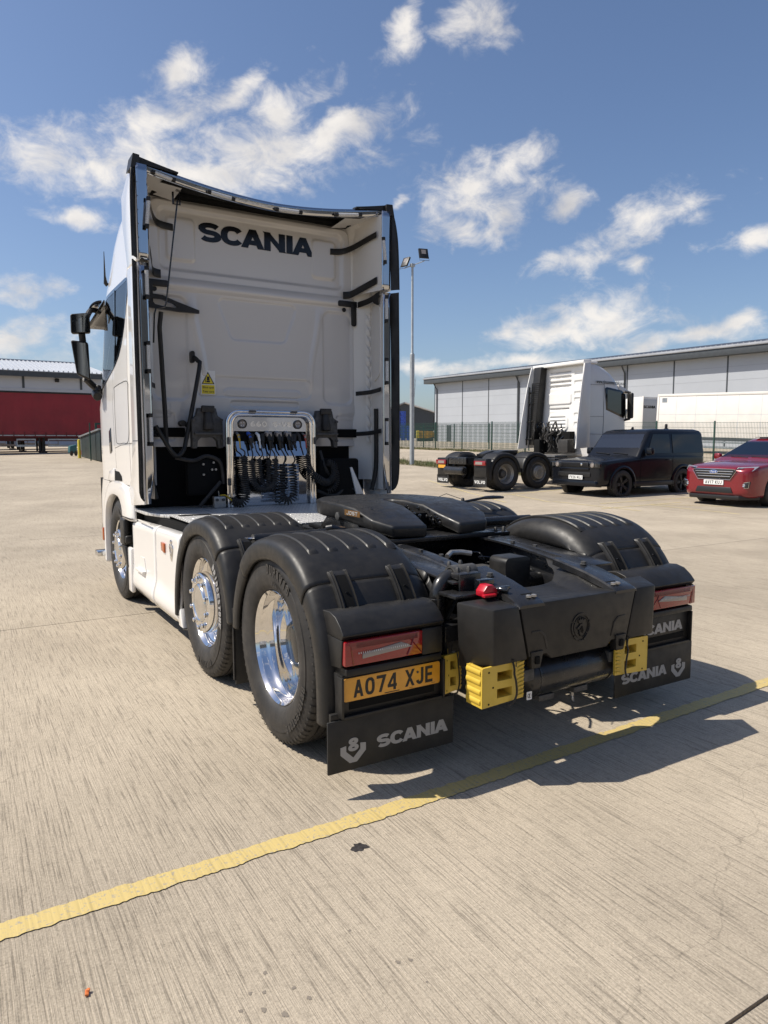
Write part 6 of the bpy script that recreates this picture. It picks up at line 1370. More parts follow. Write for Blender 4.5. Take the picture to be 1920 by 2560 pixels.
# distant gabled shed, mast, blue crates, yellow skip
FB = thing('shed', 'distant dark grey shed with a pale gabled roof between the lamp column and the warehouse', 'shed', (78.5, 122.8, 2.3), R(-31))
mb = MB(); mb.py([(-7,-.5),(-7,4.6),(0,7.3),(13,3.2),(13,-.5)], 0, .3); mb.build('gable_wall', 'dark_grey', FB)
mb = MB(); mb.hexa([(-7.6,-.6,4.4),(0,-.6,7.4),(0,26,7.4),(-7.6,26,4.4),(-7.6,-.6,4.6),(0,-.6,7.65),(0,26,7.65),(-7.6,26,4.6)]); mb.build('roof', 'roof_grey', FB)
mb = MB(); mb.hexa([(0,-.6,7.4),(13.6,-.6,3.1),(13.6,26,3.1),(0,26,7.4),(0,-.6,7.65),(13.6,-.6,3.35),(13.6,26,3.35),(0,26,7.65)]); mb.build('roof', 'white_plain', FB)
for x in (-5,-3,-1,2,6,10): mb = MB(); mb.box(x, x+.08, -.03, 0, 0, 7.1-abs(x)*.32-.5); mb.build('cladding_joint', 'black_plastic', FB)
AM = thing('radio_mast', 'thin lattice mast standing above the distant shed', 'mast', (80.5, 124.2, 7))
for dx, dy in ((0,0),(.9,0)):
    mb = MB(); mb.tube([(dx,dy,0),(dx+.9-.1*dx,dy,8.5)], .05, 5); mb.build('mast_leg', 'galv', AM)
mb = MB()
for k in range(9): mb.tube([(.1*k,0,.9*k),(.9+.09*k,0,.9*k+.45)], .03, 4); mb.tube([(.9+.09*k,0,.9*k+.45),(.1*k+.1,0,.9*k+.9)], .03, 4)
mb.build('mast_bracing', 'galv', AM)
bc = None
for i in range(2):
    for j in range(3 if i == 0 else 2):
        for k in range(6 if j < 2 else 3):
            x, y = 54.9+.75*j*.86*1.1, 88.0-.75*j*.52*1.1; x += i*.5; y += i*.9; x += 0
            if bc is None:
                bc = thing('plastic_crate', '', 'crate', group='blue crates stacked beyond the fence')
                mb = MB(); mb.box(-.36,.36,-.30,.30,.02,.70); bx = mb.build('crate_box', 'crate_blue', bc, bevel=.03)
                mb = MB(); mb.box(-.38,.38,-.32,.32,.62,.72); mb.build('crate_rim', 'crate_blue', bc, bevel=.01)
                for q in (-.18, .18): mb = MB(); mb.box(q-.08,q+.08,-.305,-.30,.45,.55); mb.build('hand_hole', 'dark_grey', bc)
                o = bc
            else: o = copy_tree(bc)
            o.location = (x, y, zf(x, y)+.73*k); o.rotation_euler = (0, 0, R(-31)); 
            lv = ('bottom', 'second', 'third', 'fourth', 'fifth', 'top sixth')[k]; o['label'] = f"blue crate, {lv} layer of the {('left', 'middle', 'short right')[j]} stack, {('front', 'back')[i]} row"
SK = thing('skip', 'low weathered yellow skip in front of the distant shed, right of the lamp column', 'skip', (52.9, 79.9, zf(53, 80)+.35), R(-31))
mb = MB(); mb.py([(0,.1),(0,1.15),(.35,1.15),(.35,.1)], 0, 1.5); mb.build('end_post', 'safety_yellow', SK, bevel=.02)
mb = MB(); mb.py([(.352,.1),(.352,1.1),(2.75,1.0),(2.6,.3),(1.4,.05)], .2, 1.5); mb.build('body', 'skip_yellow', SK, bevel=.02)
mb = MB(); mb.box(.1, 2.4, .3, 1.4, -.35, .09); mb.build('chassis', 'dark_grey', SK)
mb = MB(); mb.cyl((2.55,.1,1.02),(2.55,.5,1.02),.16,14); mb.build('lamp_housing', 'white_plain', SK)
# green bin, bollard and posts at the left edge of the cab
BN = thing('waste_container', 'dark green steel waste container with a pale sloping lid left of the white cab', 'container', (3.95, 38.7, zf(3.9, 38.7)))
mb = MB(); mb.px([(4.6,0),(4.6,1.28),(-2.2,1.62),(-2.2,0)], 0, 1.9); mb.build('container_body', 'bin_green', BN, bevel=.02)
mb = MB(); mb.px([(4.75,1.285),(4.75,1.36),(-2.3,1.72),(-2.3,1.63)], -.08, 2.0); mb.build('lid', 'galv', BN)
mb = MB(); mb.box(-.02, .55, 4.60, 4.66, .05, 1.2); mb.build('end_panel', 'plate_white', BN)
mb = MB(); mb.box(-.024, .0, 4.2, 4.6, .1, 1.1); pn = mb.build('notice_panel', 'galv', BN); mb = MB(); mb.box(-.03, -.025, 4.25, 4.5, .25, .5); mb.build('red_notice', 'red_plastic', pn)
BO = thing('bollard', 'yellow steel bollard in front of the waste container', 'bollard', (3.62, 41.5, zf(3.6, 41.5)))
mb = MB(); mb.lathe([(0,.0003),(0,.085),(1.03,.085),(1.08,.06),(1.10,.0003)], (0,0,0), 'z', 18); mb.build('bollard_tube', 'safety_yellow', BO)
mb = MB(); mb.lathe([(0,.13),(.02,.13),(.02,.086)], (0,0,0), 'z', 18); mb.build('base_flange', 'safety_yellow', BO)
GP = thing('gate_frame', 'dark green gate frame standing beside the waste container', 'gate', (3.80, 38.4, zf(3.8, 38.4)))
for a, b in ((-.12,.06),(.20,.10)): mb = MB(); mb.box(a-b/2, a+b/2, -.6, -.6+b, 0, 2.05); mb.build('gate_post', 'fence_green', GP)
mb = MB(); mb.box(.151, 2.2, -.59, -.51, 1.95, 2.05); mb.build('top_rail', 'fence_green', GP)
# ================================================================ RED CURTAIN TRAILERS (left)
def curtain_trailer(loc, label, rz=0):
    t = thing('curtain_trailer', label, 'trailer', loc, rz, 'red curtain-sided trailers parked side by side')
    mb = MB(); n = 110; vs = []
    for i in range(n+1):
        x = lerp(-5.6, 8.0, i/n); dy = .012*math.sin(x*4.3)+.008*math.sin(x*11)
        for z in (1.25, 1.5, 2.6, 3.98): vs.append((x, dy*(.3 if z in (1.25, 3.98) else 1), z))
    mb.add(vs, [(4*i+k, 4*i+4+k, 4*i+5+k, 4*i+1+k) for i in range(n) for k in range(3)]); mb.build('curtain', 'curtain_red', t, angle=70)
    mb = MB(); mb.box(-5.6, 8.0, .06, 2.5, 1.1, 3.96); mb.build('body', 'trailer_red', t)
    mb = MB(); mb.box(-5.65, 8.05, -.05, 2.55, 3.985, 4.10); mb.build('top_rail', 'black_plastic', t, bevel=.02)
    mb = MB(); mb.box(-5.65, 8.05, -.03, .05, 1.06, 1.24); mb.build('side_rail', 'trailer_red', t)
    mb = MB(); mb.box(-5.65, 8.05, -.045, -.031, 1.15, 1.21); mb.build('rail_trim', 'galv', t)
    bk = None
    for k in range(21):
        if bk is None: bk = MB().box(-.03, .03, -.075, -.046, 1.08, 1.42).build('buckle', 'trailer_red', t); o = bk
        else: o = bk.copy(); COL.objects.link(o); o.parent = t
        o.location = (-5.2+.64*k, 0, 0)
    mb = MB(); mb.box(-5.5, 7.9, .7, .85, .8, 1.1); mb.box(-5.5, 7.9, 1.7, 1.85, .8, 1.1); tag(mb.build('chassis_beams', 'trailer_red', t), kind=None)
    for s, y in ((0, .35), (1, 2.1)):
        mb = MB(); mb.box(2.30, 2.46, y, y+.16, .12, 1.06); mb.build('landing_leg', 'black_plastic', t); mb = MB(); mb.box(2.2, 2.56, y-.06, y+.22, .0, .10); mb.build('leg_foot', 'black_plastic', t)
        mb = MB(); mb.box(2.05, 2.16, y, y+.16, .12, 1.06); mb.build('landing_leg', 'black_plastic', t)
    for a, b in ((-4.6,-1.2),(.7,1.85),(2.6,4.7)):
        mb = MB(); mb.box(a, b, -.02, .02, .86, .96); mb.box(a, b, -.02, .02, .42, .56); mb.box(a, a+.06, -.021, .021, .42, .96); mb.box(b-.06, b, -.021, .021, .42, .96); mb.build('side_guard', 'galv', t)
    return t
t1 = curtain_trailer((.2, 49.6, zf(2, 49.6)+.02), 'nearest dark red curtain-sided trailer, left of the white cab')
t2 = copy_tree(t1); t2.location = (-.7, 54.4, zf(0, 54.4)); t2['label'] = 'second red curtain-sided trailer, hidden behind the first but for its legs'
t3 = copy_tree(t1); t3.location = (-.95, 61.2, zf(0, 61.2)); t3['label'] = 'third red curtain-sided trailer, furthest back of the row with only its legs showing'
TC = thing('forklift', 'small teal machine half hidden behind the yellow bollard', 'machine', (3.78, 44.1, zf(3.9, 44.1)), .1); TC.scale = (.36, .5, .62)
mb = MB(); mb.hexa([(-1.0,0,.35),(.2,0,.35),(.2,1,.35),(-1.0,1,.35),(-.9,0,1.0),(.2,0,1.15),(.2,1,1.15),(-.9,1,1.0)]); mb.build('body', 'teal', TC, bevel=.06)
for x in (-.7, 0): mb = MB(); mb.lathe([(0,.0003),(0,.26),(.18,.26),(.18,.0003)], (x,-.05,.28), 'y', 18); mb.build('wheel', 'rubber', TC)
# ================================================================ WHITE TRAILER AND WHITE CAB BEHIND THE FENCE
WT = thing('box_trailer', 'long bright white box trailer behind the fence on the right', 'trailer', (39.5, 29.6, .85), 0)
WT.rotation_euler = (R(1.9), 0, 0)
mb = MB(); mb.box(0, 2.5, -13.6, 0, 1.15, 3.98); bx = mb.build('box_body', 'white_plain', WT, bevel=.05)
mb = MB(); mb.box(-.03, .05, -13.6, .02, 3.86, 4.02); mb.box(-.03,.05,-.12,.03,1.15,3.86); mb.build('edge_profile', 'white_plain', WT, bevel=.01)
for k in range(1, 9): mb = MB(); mb.box(-.004, .0, -1.5*k-.02, -1.5*k, 1.3, 3.85); mb.build('panel_seam', 'clad_light', bx)
mb = MB(); mb.box(-.004, .0, -13.5, -.15, 2.63, 2.65); mb.build('panel_seam', 'clad_light', bx)
mb = MB(); mb.box(-.006, .0, -.75, -.35, 3.45, 3.75); mb.build('corner_label', 'galv', bx)
mb = MB(); mb.box(-.02, .1, -13.5, 0, .95, 1.14); mb.build('lower_rail', 'dark_grey', WT)
for y in (-2.8, -2.6): mb = MB(); mb.box(.4, .55, y, y+.12, 0, 1.0); mb.build('landing_leg', 'dark_grey', WT)
for k in range(3): mb = MB(); mb.lathe([(0,.0003),(0,.30),(-.02,.50),(.3,.50),(.3,.0003)], (.1,-8.6-1.31*k,.5), 'x', 28); mb.build('wheel', 'rubber', WT)
mb = MB(); mb.box(.0, .05, -7.5, -3.4, .45, .60); mb.box(.0,.05,-7.5,-3.4,.80,.92); mb.build('side_guard', 'galv', WT)
W2 = thing('tractor_unit', 'white tractor cab coupled to the white box trailer, partly hidden by the nearer ribbed-back cab', 'lorry', (39.5, 30.6, .93), 0)
def plan(hw, y0, y1, z, r=.35, x0=0):
    o = []
    for cx, cy, a in ((x0+2*hw-r, y1-r, 0), (x0+r, y1-r, 90)): o += [(cx+r*math.cos(R(a+90*i/6)), cy+r*math.sin(R(a+90*i/6)), z) for i in range(7)]
    return o+[(x0, y0, z), (x0+2*hw, y0, z)]
mb = MB(); mb.loft([plan(1.22, .35, 3.4, .4), plan(1.22, .35, 3.4, 2.6), plan(1.2, .35, 3.15, 3.1, .35, .02), plan(1.18, .35, 2.6, 3.55, .35, .04), plan(1.1, .35, 1.6, 3.86, .3, .12)]); c2 = mb.build('cab_shell', 'white_plain', W2, angle=40)
mb = MB(); mb.px([(.16,.9),(1.3,.7),(1.0,3.6),(.10,3.9)], -.01, .03); mb.build('side_deflector', 'white_plain', W2, bevel=.01)
mb = MB(); mb.px([(1.55,2.35),(1.75,2.15),(2.7,2.15),(2.7,3.02),(1.55,3.02)], -.012, .02); mb.build('window_glass', 'glass_dark', c2, bevel=.01)
mb = MB(); mb.box(.12, 2.3, .30, .345, .9, 3.7); rw = mb.build('rear_wall', 'clad_grey', W2)
lettering('brand_lettering', 'SCANIA', (.25,.298,3.05), (1,0,0), (0,0,1), 1.3, .2, 'decal_black', rw, depth=.01)
for x in (.3, 2.1): mb = MB(); mb.lathe([(0,.0003),(0,.5),(.3,.5),(.3,.0003)], (x if x < 1 else 2.1, 2.3, .5), 'x', 24); mb.build('wheel', 'rubber', W2)
mb = MB(); mb.box(.7, 1.7, -3.2, .3, .7, .95); mb.build('chassis', 'dark_grey', W2)
for y in (-.9, -2.3):
    for x in (.0, 2.1): mb = MB(); mb.lathe([(0,.0003),(0,.5),(.3,.5),(.3,.0003)], (x, y, .5), 'x', 24); mb.build('wheel', 'rubber', W2)
# ================================================================ WHITE TRACTOR UNIT ACROSS THE YARD
V = thing('tractor_unit', 'second tractor unit parked side-on across the yard, with a sunlit ribbed white rear wall', 'lorry', (11.6, 14.2, .12), R(-90))
V.rotation_euler = (R(1.0), 0, R(-90))
dm('shaded_white', (.58, .565, .55), .35, coat=.6, var=(1, .04)); dm('volvo_white', (.78, .77, .74), .4, var=(1.5, .05))  # one white paint in two tones; the first is greyed for the shaded flank
for sd in (-1, 1):
    mudguard(V, [(a, b*1.02+.02) for a, b in REAR_P], [(a, b*1.03+.01) for a, b in REAR_Q], sd, (19, 62), [], xin=.62)
    mudguard(V, [(a+.02, b*1.02+.02) for a, b in MID_P], [(a+.02, b*1.03+.01) for a, b in MID_Q], sd, (33, 70), [])
    wheel(V, sd*1.197, 0, sd, 'dish', paint='zinc'); wheel(V, sd*1.197, 1.31, sd, 'disc', paint='zinc'); wheel(V, sd*1.197, 4.4, sd, 'disc', paint='zinc')
    X = lambda a: sd*a
    mb = MB(); mb.box(X(.66), X(1.24), -.80, -.60, .36, .98); hb = mb.build('light_housing', 'black_plastic', V, bevel=.02)
    mb = MB(); mb.box(X(.72), X(1.25), -.85, -.80, .78, .92); tl = mb.build('tail_light', 'red_lens', V, bevel=.01); mb = MB(); mb.box(X(.80), X(1.12), -.854, -.85, .81, .89); mb.build('lamp_lens', 'clear_lens', tl)
    mb = MB(); mb.box(X(.64), X(1.26), -.80, -.785, .17, .44); fl = mb.build('mudflap', 'black_flap', V)
    lettering('brand_lettering', 'VOLVO', ((-1.19 if sd < 0 else .69), -.8015, .235), (1,0,0), (0,0,1), .50, .095, 'plate_white', fl, gap=.12, h=.13, v=.10, depth=.002, widths={})
    mb = MB(); mb.px([(-.9,.80),(-.9,1.0),(3.3,1.0),(3.3,.75)], X(.38), X(.44)); mb.build('chassis_rail', 'chassis_black', V)
mb = MB(); mb.box(-.44, .44, -.93, -.86, .80, 1.02); ec = mb.build('end_crossmember', 'chassis_black', V, bevel=.01)
for x in (-.3, -.1, .1, .3):
    for z in (.86, .96): mb = MB(); mb.cyl((x,-.93,z),(x,-.945,z),.018,8); mb.build('bolt', 'cast', ec)
mb = MB(); mb.lathe([(-.50,.0005),(-.49,.10),(-.45,.13),(.45,.13),(.49,.10),(.5,.0005)], (-.15,-.90,.60), 'x', 28); mb.build('air_tank', 'chassis_black', V)
mb = MB(); mb.box(-1.10,-.72,-.86,-.856,.66,.76); mb.build('number_plate', 'plate_yellow', V)
for o in FW.users_scene and [FW]:
    c = o.copy(); COL.objects.link(c); c.parent = V; c.location = (0, 0, -.0)
mb = MB(); mb.box(-.42,.42,.16,1.25,.99,1.08); mb.build('mounting_plate', 'chassis_black', V)
mb = MB(); mb.box(-.7,.7,.55,.70,1.0,1.06); mb.build('mudguard_tube', 'chassis_black', V)
mb = MB(); mb.box(-1.0,1.0,2.2,3.4,.95,1.0); mb.build('deck_plate', 'zinc', V)
mb = MB(); mb.box(.75,1.2,2.0,2.9,.35,.92); mb.build('battery_box', 'chassis_black', V, bevel=.03)
for k in range(4): mb = MB(); mb.tube([(1.21,2.05+.2*k,.4),(1.21,2.25+.2*k,.75)], .012, 5); mb.tube([(1.21,2.25+.2*k,.4),(1.21,2.05+.2*k,.75)], .012, 5); tag(mb.build('step_bracing', 'zinc', V), kind='stuff')
# cab
mb = MB()
def vplan(z, hw, yf, r=.3):
    o = [(-hw, 3.45, z)]
    for cx, a in ((-hw+r, 180), (hw-r, 90)): o += [(cx+r*math.cos(R(a-90*i/6)), yf-r+r*math.sin(R(a-90*i/6)), z) for i in range(7)]
    return o+[(hw, 3.45, z)]
mb.loft([vplan(.5,1.22,5.35), vplan(1.9,1.22,5.38), vplan(2.35,1.22,5.34), vplan(3.0,1.20,5.2,.4), vplan(3.35,1.19,5.05,.5), vplan(3.6,1.17,4.8,.5), vplan(3.8,1.14,4.45,.45), vplan(3.93,1.08,3.9,.2)]); vc = mb.build('cab_shell', 'shaded_white', V, angle=35)
mb = MB(); mb.box(-1.12,1.12,3.61,3.95,3.93,4.0); mb.hexa([(-1.16,3.24,3.92),(1.18,3.24,3.92),(1.18,3.6,3.92),(-1.16,3.6,3.92),(-1.16,3.24,4.03),(1.18,3.24,4.03),(1.18,3.6,4.06),(-1.16,3.6,4.06)]); mb.build('roof_spoiler', 'volvo_white', V, bevel=.02)
def vwall(u, v):
    x = lerp(-1.12, 1.12, u); z = lerp(1.35, 3.9, v); y = 3.42
    def rib(x0, x1, z0, z1, d=.03, r=.03): return d*sm(.008, -.012, sdr(x, z, x0, x1, z0, z1, r))
    y += .05*sm(-.05, 0, sdr(x, z, -1.12, 1.12, 1.0, 3.9, .1))
    if abs(x+.02) < .62:
        for zz in (3.72, 3.56, 3.40, 3.25): y += rib(-.52, .48, zz-.045, zz+.045)
        y -= rib(-.56, .50, 2.66, 3.04, .03, .08)
        for zz in (2.50,): y += rib(-.50, .40, zz-.04, zz+.04)
        y -= rib(-.56, .36, 1.75, 2.34, .03, .2)
        for zz in (2.22, 2.10, 1.98, 1.86): y += rib(-.45+.0, .26, zz-.03, zz+.03)
    for zz in (3.65, 3.35, 3.0, 2.8, 2.3, 2.0): y += rib(.62, 1.0, zz-.09, zz+.05, .025)
    return (x, y, z)
mb = MB(); mb.grid(vwall, 110, 130); vw = mb.build('rear_wall', 'volvo_white', V, angle=60)
lettering('brand_lettering', 'VOLVO', (-.38,3.4495,2.80), (1,0,0), (0,0,1), .74, .11, 'rear_white', vw, gap=.14, h=.12, v=.1, depth=.016, widths={})
for s in (-1, 1):
    mb = MB(); mb.px(([(3.5,1.22),(2.88,1.20),(2.93,2.0),(3.12,3.3),(3.24,3.92),(3.5,3.95)] if s > 0 else [(3.5,1.2),(2.62,1.18),(2.80,2.2),(3.04,3.3),(3.24,3.98),(3.5,4.0)]), s*1.215, s*1.245); sdp = mb.build('side_deflector', 'volvo_white' if s < 0 else 'shaded_white', V, bevel=.008)
    if s < 0: continue
    mb = MB(); mb.hexa([(s*1.20,2.87,1.20),(s*1.246,2.87,1.20),(s*1.246,2.90,1.20),(s*1.20,2.90,1.20),(s*1.20,3.225,3.92),(s*1.246,3.225,3.92),(s*1.246,3.255,3.92),(s*1.20,3.255,3.92)]); mb.build('deflector_edge', 'volvo_white', V)
mb = MB(); mb.hexa([(-1.12,3.0,1.3),(-.86,3.0,1.3),(-.86,3.35,1.3),(-1.12,3.35,1.3),(-.98,3.12,3.95),(-.62,3.12,3.95),(-.62,3.4,3.95),(-.98,3.4,3.95)]); stk = mb.build('air_intake_stack', 'black_plastic', V, bevel=.03)
for k in range(26):
    z = 1.75+.066*k; f = (z-1.3)/2.65; x0 = lerp(-1.12,-.98,f)-.01; x1 = lerp(-.86,-.62,f)+.01; y = lerp(3.0,3.12,f)-.012; mb = MB(); mb.box(x0,x1,y,y+.3,z,z+.03); mb.build('stack_rib', 'black_plastic', stk, bevel=.005)
mb = MB(); mb.tube([(-1.04,2.96,1.2),(-1.0,3.0,2.2),(-.95,3.03,3.4)], .02, 6); mb.build('stack_strap', 'black_gloss', V)
mb = MB(); mb.tube([(-1.22,3.0,1.3),(-1.15,3.02,2.2),(-1.12,3.05,3.3)], .03, 6); mb.build('stack_pipe', 'black_gloss', V)
for z in (1.5, 2.1, 2.7, 3.1): mb = MB(); mb.tube([(-1.24,2.98+.1*(z-1.5),z),(-.9,3.0+.05*(z-1.5),z+.02)], .03, 6); mb.build('stay_bracket', 'black_plastic', V)
rnd = random.Random(12)
for k in range(34):
    x, y, z = rnd.uniform(-.8,.2), rnd.uniform(3.0,3.3), rnd.uniform(1.7,2.1); pts = []
    for j in range(6): pts.append((x,y,z)); x += rnd.uniform(-.1,.1); y = max(2.9,min(3.35,y+rnd.uniform(-.08,.08))); z = z-rnd.uniform(.05,.18)
    mb = MB(); mb.tube(path(pts,16), rnd.uniform(.012,.03), 6); mb.build('hose', rnd.choice(['rubber','black_gloss','rubber','cast']), V)
mb = MB(); mb.box(-.8,.65,3.2,3.5,1.05,1.75); mb.build('engine_tunnel', 'black_matt', V)
mb = MB(); mb.box(-.75,-.45,2.9,3.2,1.0,1.5); mb.build('air_dryer', 'black_matt', V, bevel=.05)
mb = MB(); mb.box(.35,.80,2.95,3.3,1.05,1.5); mb.build('air_cleaner', 'rubber', V, bevel=.05)
# flank window, seams, lettering
xw = 1.2225
mb = MB(); mb.px([(4.22,3.14),(4.30,3.18),(5.0,3.08),(5.20,2.9),(5.22,2.30),(5.1,2.16),(4.26,2.44)], xw-.03, xw+.001); wf = mb.build('window_frame', 'black_gloss', vc, bevel=.008)
mb = MB(); mb.px([(4.31,3.09),(4.36,3.10),(4.96,3.02),(4.98,2.28),(4.32,2.48)], xw+.0012, xw+.006); mb.build('window_glass', 'glass_dark', wf)
for pts in ([(4.16,3.25),(4.14,2.0),(4.10,1.3)],[(3.32,3.25),(4.16,3.25)],[(3.46,3.92),(3.44,2.2),(3.46,1.25)],[(3.46,2.22),(4.14,2.22)],[(3.46,1.66),(4.13,1.64)]):
    mb = MB(); mb.tube([(xw+.001,a,b) for a,b in pts], .006, 4); mb.build('panel_seam', 'dark_grey', vc)
vt = flat_text('www.rjmcommercials.co.uk', .17, (xw+.008,3.56,3.30), (90,0,90), 'decal_black', vc, align='LEFT', xs=.72, bold=.004)
vt.rotation_euler = (R(-2), 0, 0); vt.location = (0, .115, .125)
mb = MB(); mb.box(1.24,1.46,5.22,5.34,2.15,3.0); mb.build('mirror_housing', 'black_plastic', V, bevel=.05, seg=3)
mb = MB(); mb.tube([(1.18,5.2,3.05),(1.35,5.28,3.0)], .04, 8); mb.tube([(1.18,5.2,2.1),(1.35,5.28,2.15)], .04, 8); mb.build('mirror_arm', 'black_plastic', V)
mb = MB(); mb.hexa([(-1.1,5.0,3.05),(1.1,5.0,3.05),(1.1,5.55,3.0),(-1.1,5.55,3.0),(-1.1,5.0,3.30),(1.1,5.0,3.30),(1.1,5.5,3.1),(-1.1,5.5,3.1)]); mb.build('sun_visor', 'shaded_white', V, bevel=.04)
mb = MB(); mb.box(-1.05,1.05,5.33,5.40,2.2,3.0); mb.build('windscreen', 'glass_dark', V, bevel=.03)
# ================================================================ CARS
def car_wheel(parent, x, y, side, r, rr, m='car_trim', spokes=5):
    s = -side; c = (x, y, r)
    mb = MB(); mb.lathe([(s*h, q) for h, q in [(.015,rr-.012),(0,rr),(-.004,rr+.02),(-.002,r-.03),(.012,r-.008),(.03,r),(.20,r),(.22,r-.01),(.23,rr)]], c, 'x', 56); w = mb.build('wheel', 'rubber', parent, angle=40)
    mb = MB(); mb.lathe([(s*h, q) for h, q in [(-.002,rr+.004),(-.006,rr),(.0,rr-.012),(.02,rr-.02),(.16,rr-.035),(.17,.0005)]], c, 'x', 48); rm = mb.build('rim', m, w, angle=40)
    for k in range(spokes):
        for e in (-.13, .13):
            a = 2*math.pi*k/spokes+e; mb = MB(); ca, sa = math.cos(a), math.sin(a); t = (-sa*.022, ca*.022); p = []
            for q, hh, wd in ((.04,.035,1.0),(rr-.015,.01,.8)):
                for d in (0, .03):
                    for u in (-1, 1): p.append((c[0]+s*(hh+d), c[1]+ca*q+u*t[0]*wd, c[2]+sa*q+u*t[1]*wd))
            mb.add(p, [(0,1,3,2),(4,6,7,5),(0,4,5,1),(2,3,7,6),(0,2,6,4),(1,5,7,3)]); mb.build('spoke', m, w, bevel=.004)
    mb = MB(); mb.lathe([(s*.025,.0005),(s*.02,.05),(s*.05,.06)], c, 'x', 20); mb.build('hub_cap', m, w)
    return w
def car_body(parent, st, m):
    """stations (y, half width, z bottom, z mid, z shoulder, z top) nose to tail"""
    rings = []
    for y, hw, zb, zm, zs_, zt_ in st:
        h = [(0,zb),(hw*.55,zb),(hw-.10,zb+.01),(hw-.03,zb+.05),(hw-.005,zb+.16),(hw,zm),(hw-.006,lerp(zm,zs_,.7)),(hw-.014,zs_-.035),(hw-.05,zs_-.002),(hw-.12,lerp(zs_,zt_,.25)),(hw*.6,lerp(zs_,zt_,.8)),(0,zt_)]
        rings.append([(x, y, z) for x, z in h]+[(-x, y, z) for x, z in h[-2:0:-1]])
    b = MB().loft(rings).build('body', m, parent, angle=28)
    md = b.modifiers.new('s', 'SUBSURF'); md.levels = 2; md.render_levels = 2
    bpy.context.view_layer.update(); me = bpy.data.meshes.new_from_object(b.evaluated_get(bpy.context.evaluated_depsgraph_get())); b.modifiers.clear(); b.data = me
    return b
def arches(body, r, ys_, hw):
    cs = []
    for y in ys_:
        for s in (-1, 1):
            b = MB(); b.lathe([(s*(hw-.30),.0005),(s*(hw-.30),r),(s*(hw+.2),r),(s*(hw+.2),.0005)], (0,y,r-.055), 'x', 40); cs.append(b.mesh('cutter'))
    boolean(body, cs)
def quad(mb, a, b, c, d, t=.006):
    a, b, c, d = map(Vector, (a, b, c, d)); n = (b-a).cross(d-a).normalized()*t
    mb.hexa([a, b, c, d, a+n, b+n, c+n, d+n])
# black boxy off-roader
D = thing('off_road_car', 'black boxy off-road car with black wheels, nose to the left, beside the second tractor unit', 'car', (13.18, 10.94, .0), R(90))
body = car_body(D, [(.865,.80,.44,.70,.98,1.00),(.84,.90,.40,.70,1.02,1.04),(.74,.965,.36,.72,1.05,1.09),(.5,.985,.34,.75,1.07,1.14),(0,.99,.33,.75,1.10,1.18),(-.6,.99,.33,.75,1.15,1.20),(-.75,.985,.33,.75,1.19,1.22),(-2.6,.985,.33,.75,1.21,1.24),(-3.4,.97,.36,.75,1.21,1.24),(-3.60,.95,.42,.75,1.20,1.22),(-3.66,.88,.48,.75,1.18,1.2)], 'car_black')
arches(body, .455, (0, -2.587), .99)
def cabin(par, levels, m):   # levels: (z, yfront, yrear, hw, r)
    rings = []
    for z, yf, yr, hw, r in levels:
        o = []
        for cx, cy, a in ((hw-r, yf-r, 0), (-hw+r, yf-r, 90), (-hw+r, yr+r, 180), (hw-r, yr+r, 270)): o += [(cx+r*math.cos(R(a+90*i/4)), cy+r*math.sin(R(a+90*i/4)), z) for i in range(5)]
        rings.append(o)
    return MB().loft(rings).build('cabin', m, par, angle=40)
cb = cabin(D, [(1.15,-.62,-3.62,.955,.10),(1.25,-.70,-3.64,.945,.10),(1.83,-1.13,-3.62,.865,.12),(1.91,-1.24,-3.56,.83,.14),(1.955,-1.45,-3.42,.76,.2)], 'car_black')
def interior(cb, z0, z1, yf0, yf1, yr, hw0, hw1, ws, side=None):
    def cutm(b): me = b.mesh('cutter'); me.materials.append(M['car_trim']); return me
    b1 = MB(); b1.hexa([(-hw0,yf0,z0),(hw0,yf0,z0),(hw0,yr,z0),(-hw0,yr,z0),(-hw1,yf1,z1),(hw1,yf1,z1),(hw1,yr+.1,z1),(-hw1,yr+.1,z1)])
    b2 = MB(); b2.py(ws, yf1-.15, yf0+.9); boolean(cb, [cutm(b1), cutm(b2)])
    for x in (-.38, .38):
        m = MB(); m.box(x-.22,x+.22,yf0-1.25,yf0-1.08,z0,z0+.36); m.box(x-.12,x+.12,yf0-1.24,yf0-1.12,z0+.37,z0+.55); m.build('seat', 'roof_grey', cb, bevel=.04)
    m = MB(); m.box(-hw0+.02,hw0-.02,yf0-.42,yf0-.12,z0-.02,z0+.03); m.build('dashboard', 'roof_grey', cb, bevel=.02)
    m = MB(); m.lathe([(-.01,.15),(.01,.165),(.01,.175),(-.01,.18)], (-.38,yf0-.5,z0+.08), 'y', 24); m.build('steering_wheel', 'dark_grey', cb)
interior(cb, 1.22, 1.84, -.74, -1.16, -3.3, .86, .77, [(-.84,1.255),(.84,1.255),(.76,1.80),(-.76,1.80)])
mb = MB(); quad(mb, (.85,-.712,1.26),(-.85,-.712,1.26),(-.77,-1.10,1.805),(.77,-1.10,1.805), -.006); mb.build('windscreen', 'glass_car', cb)
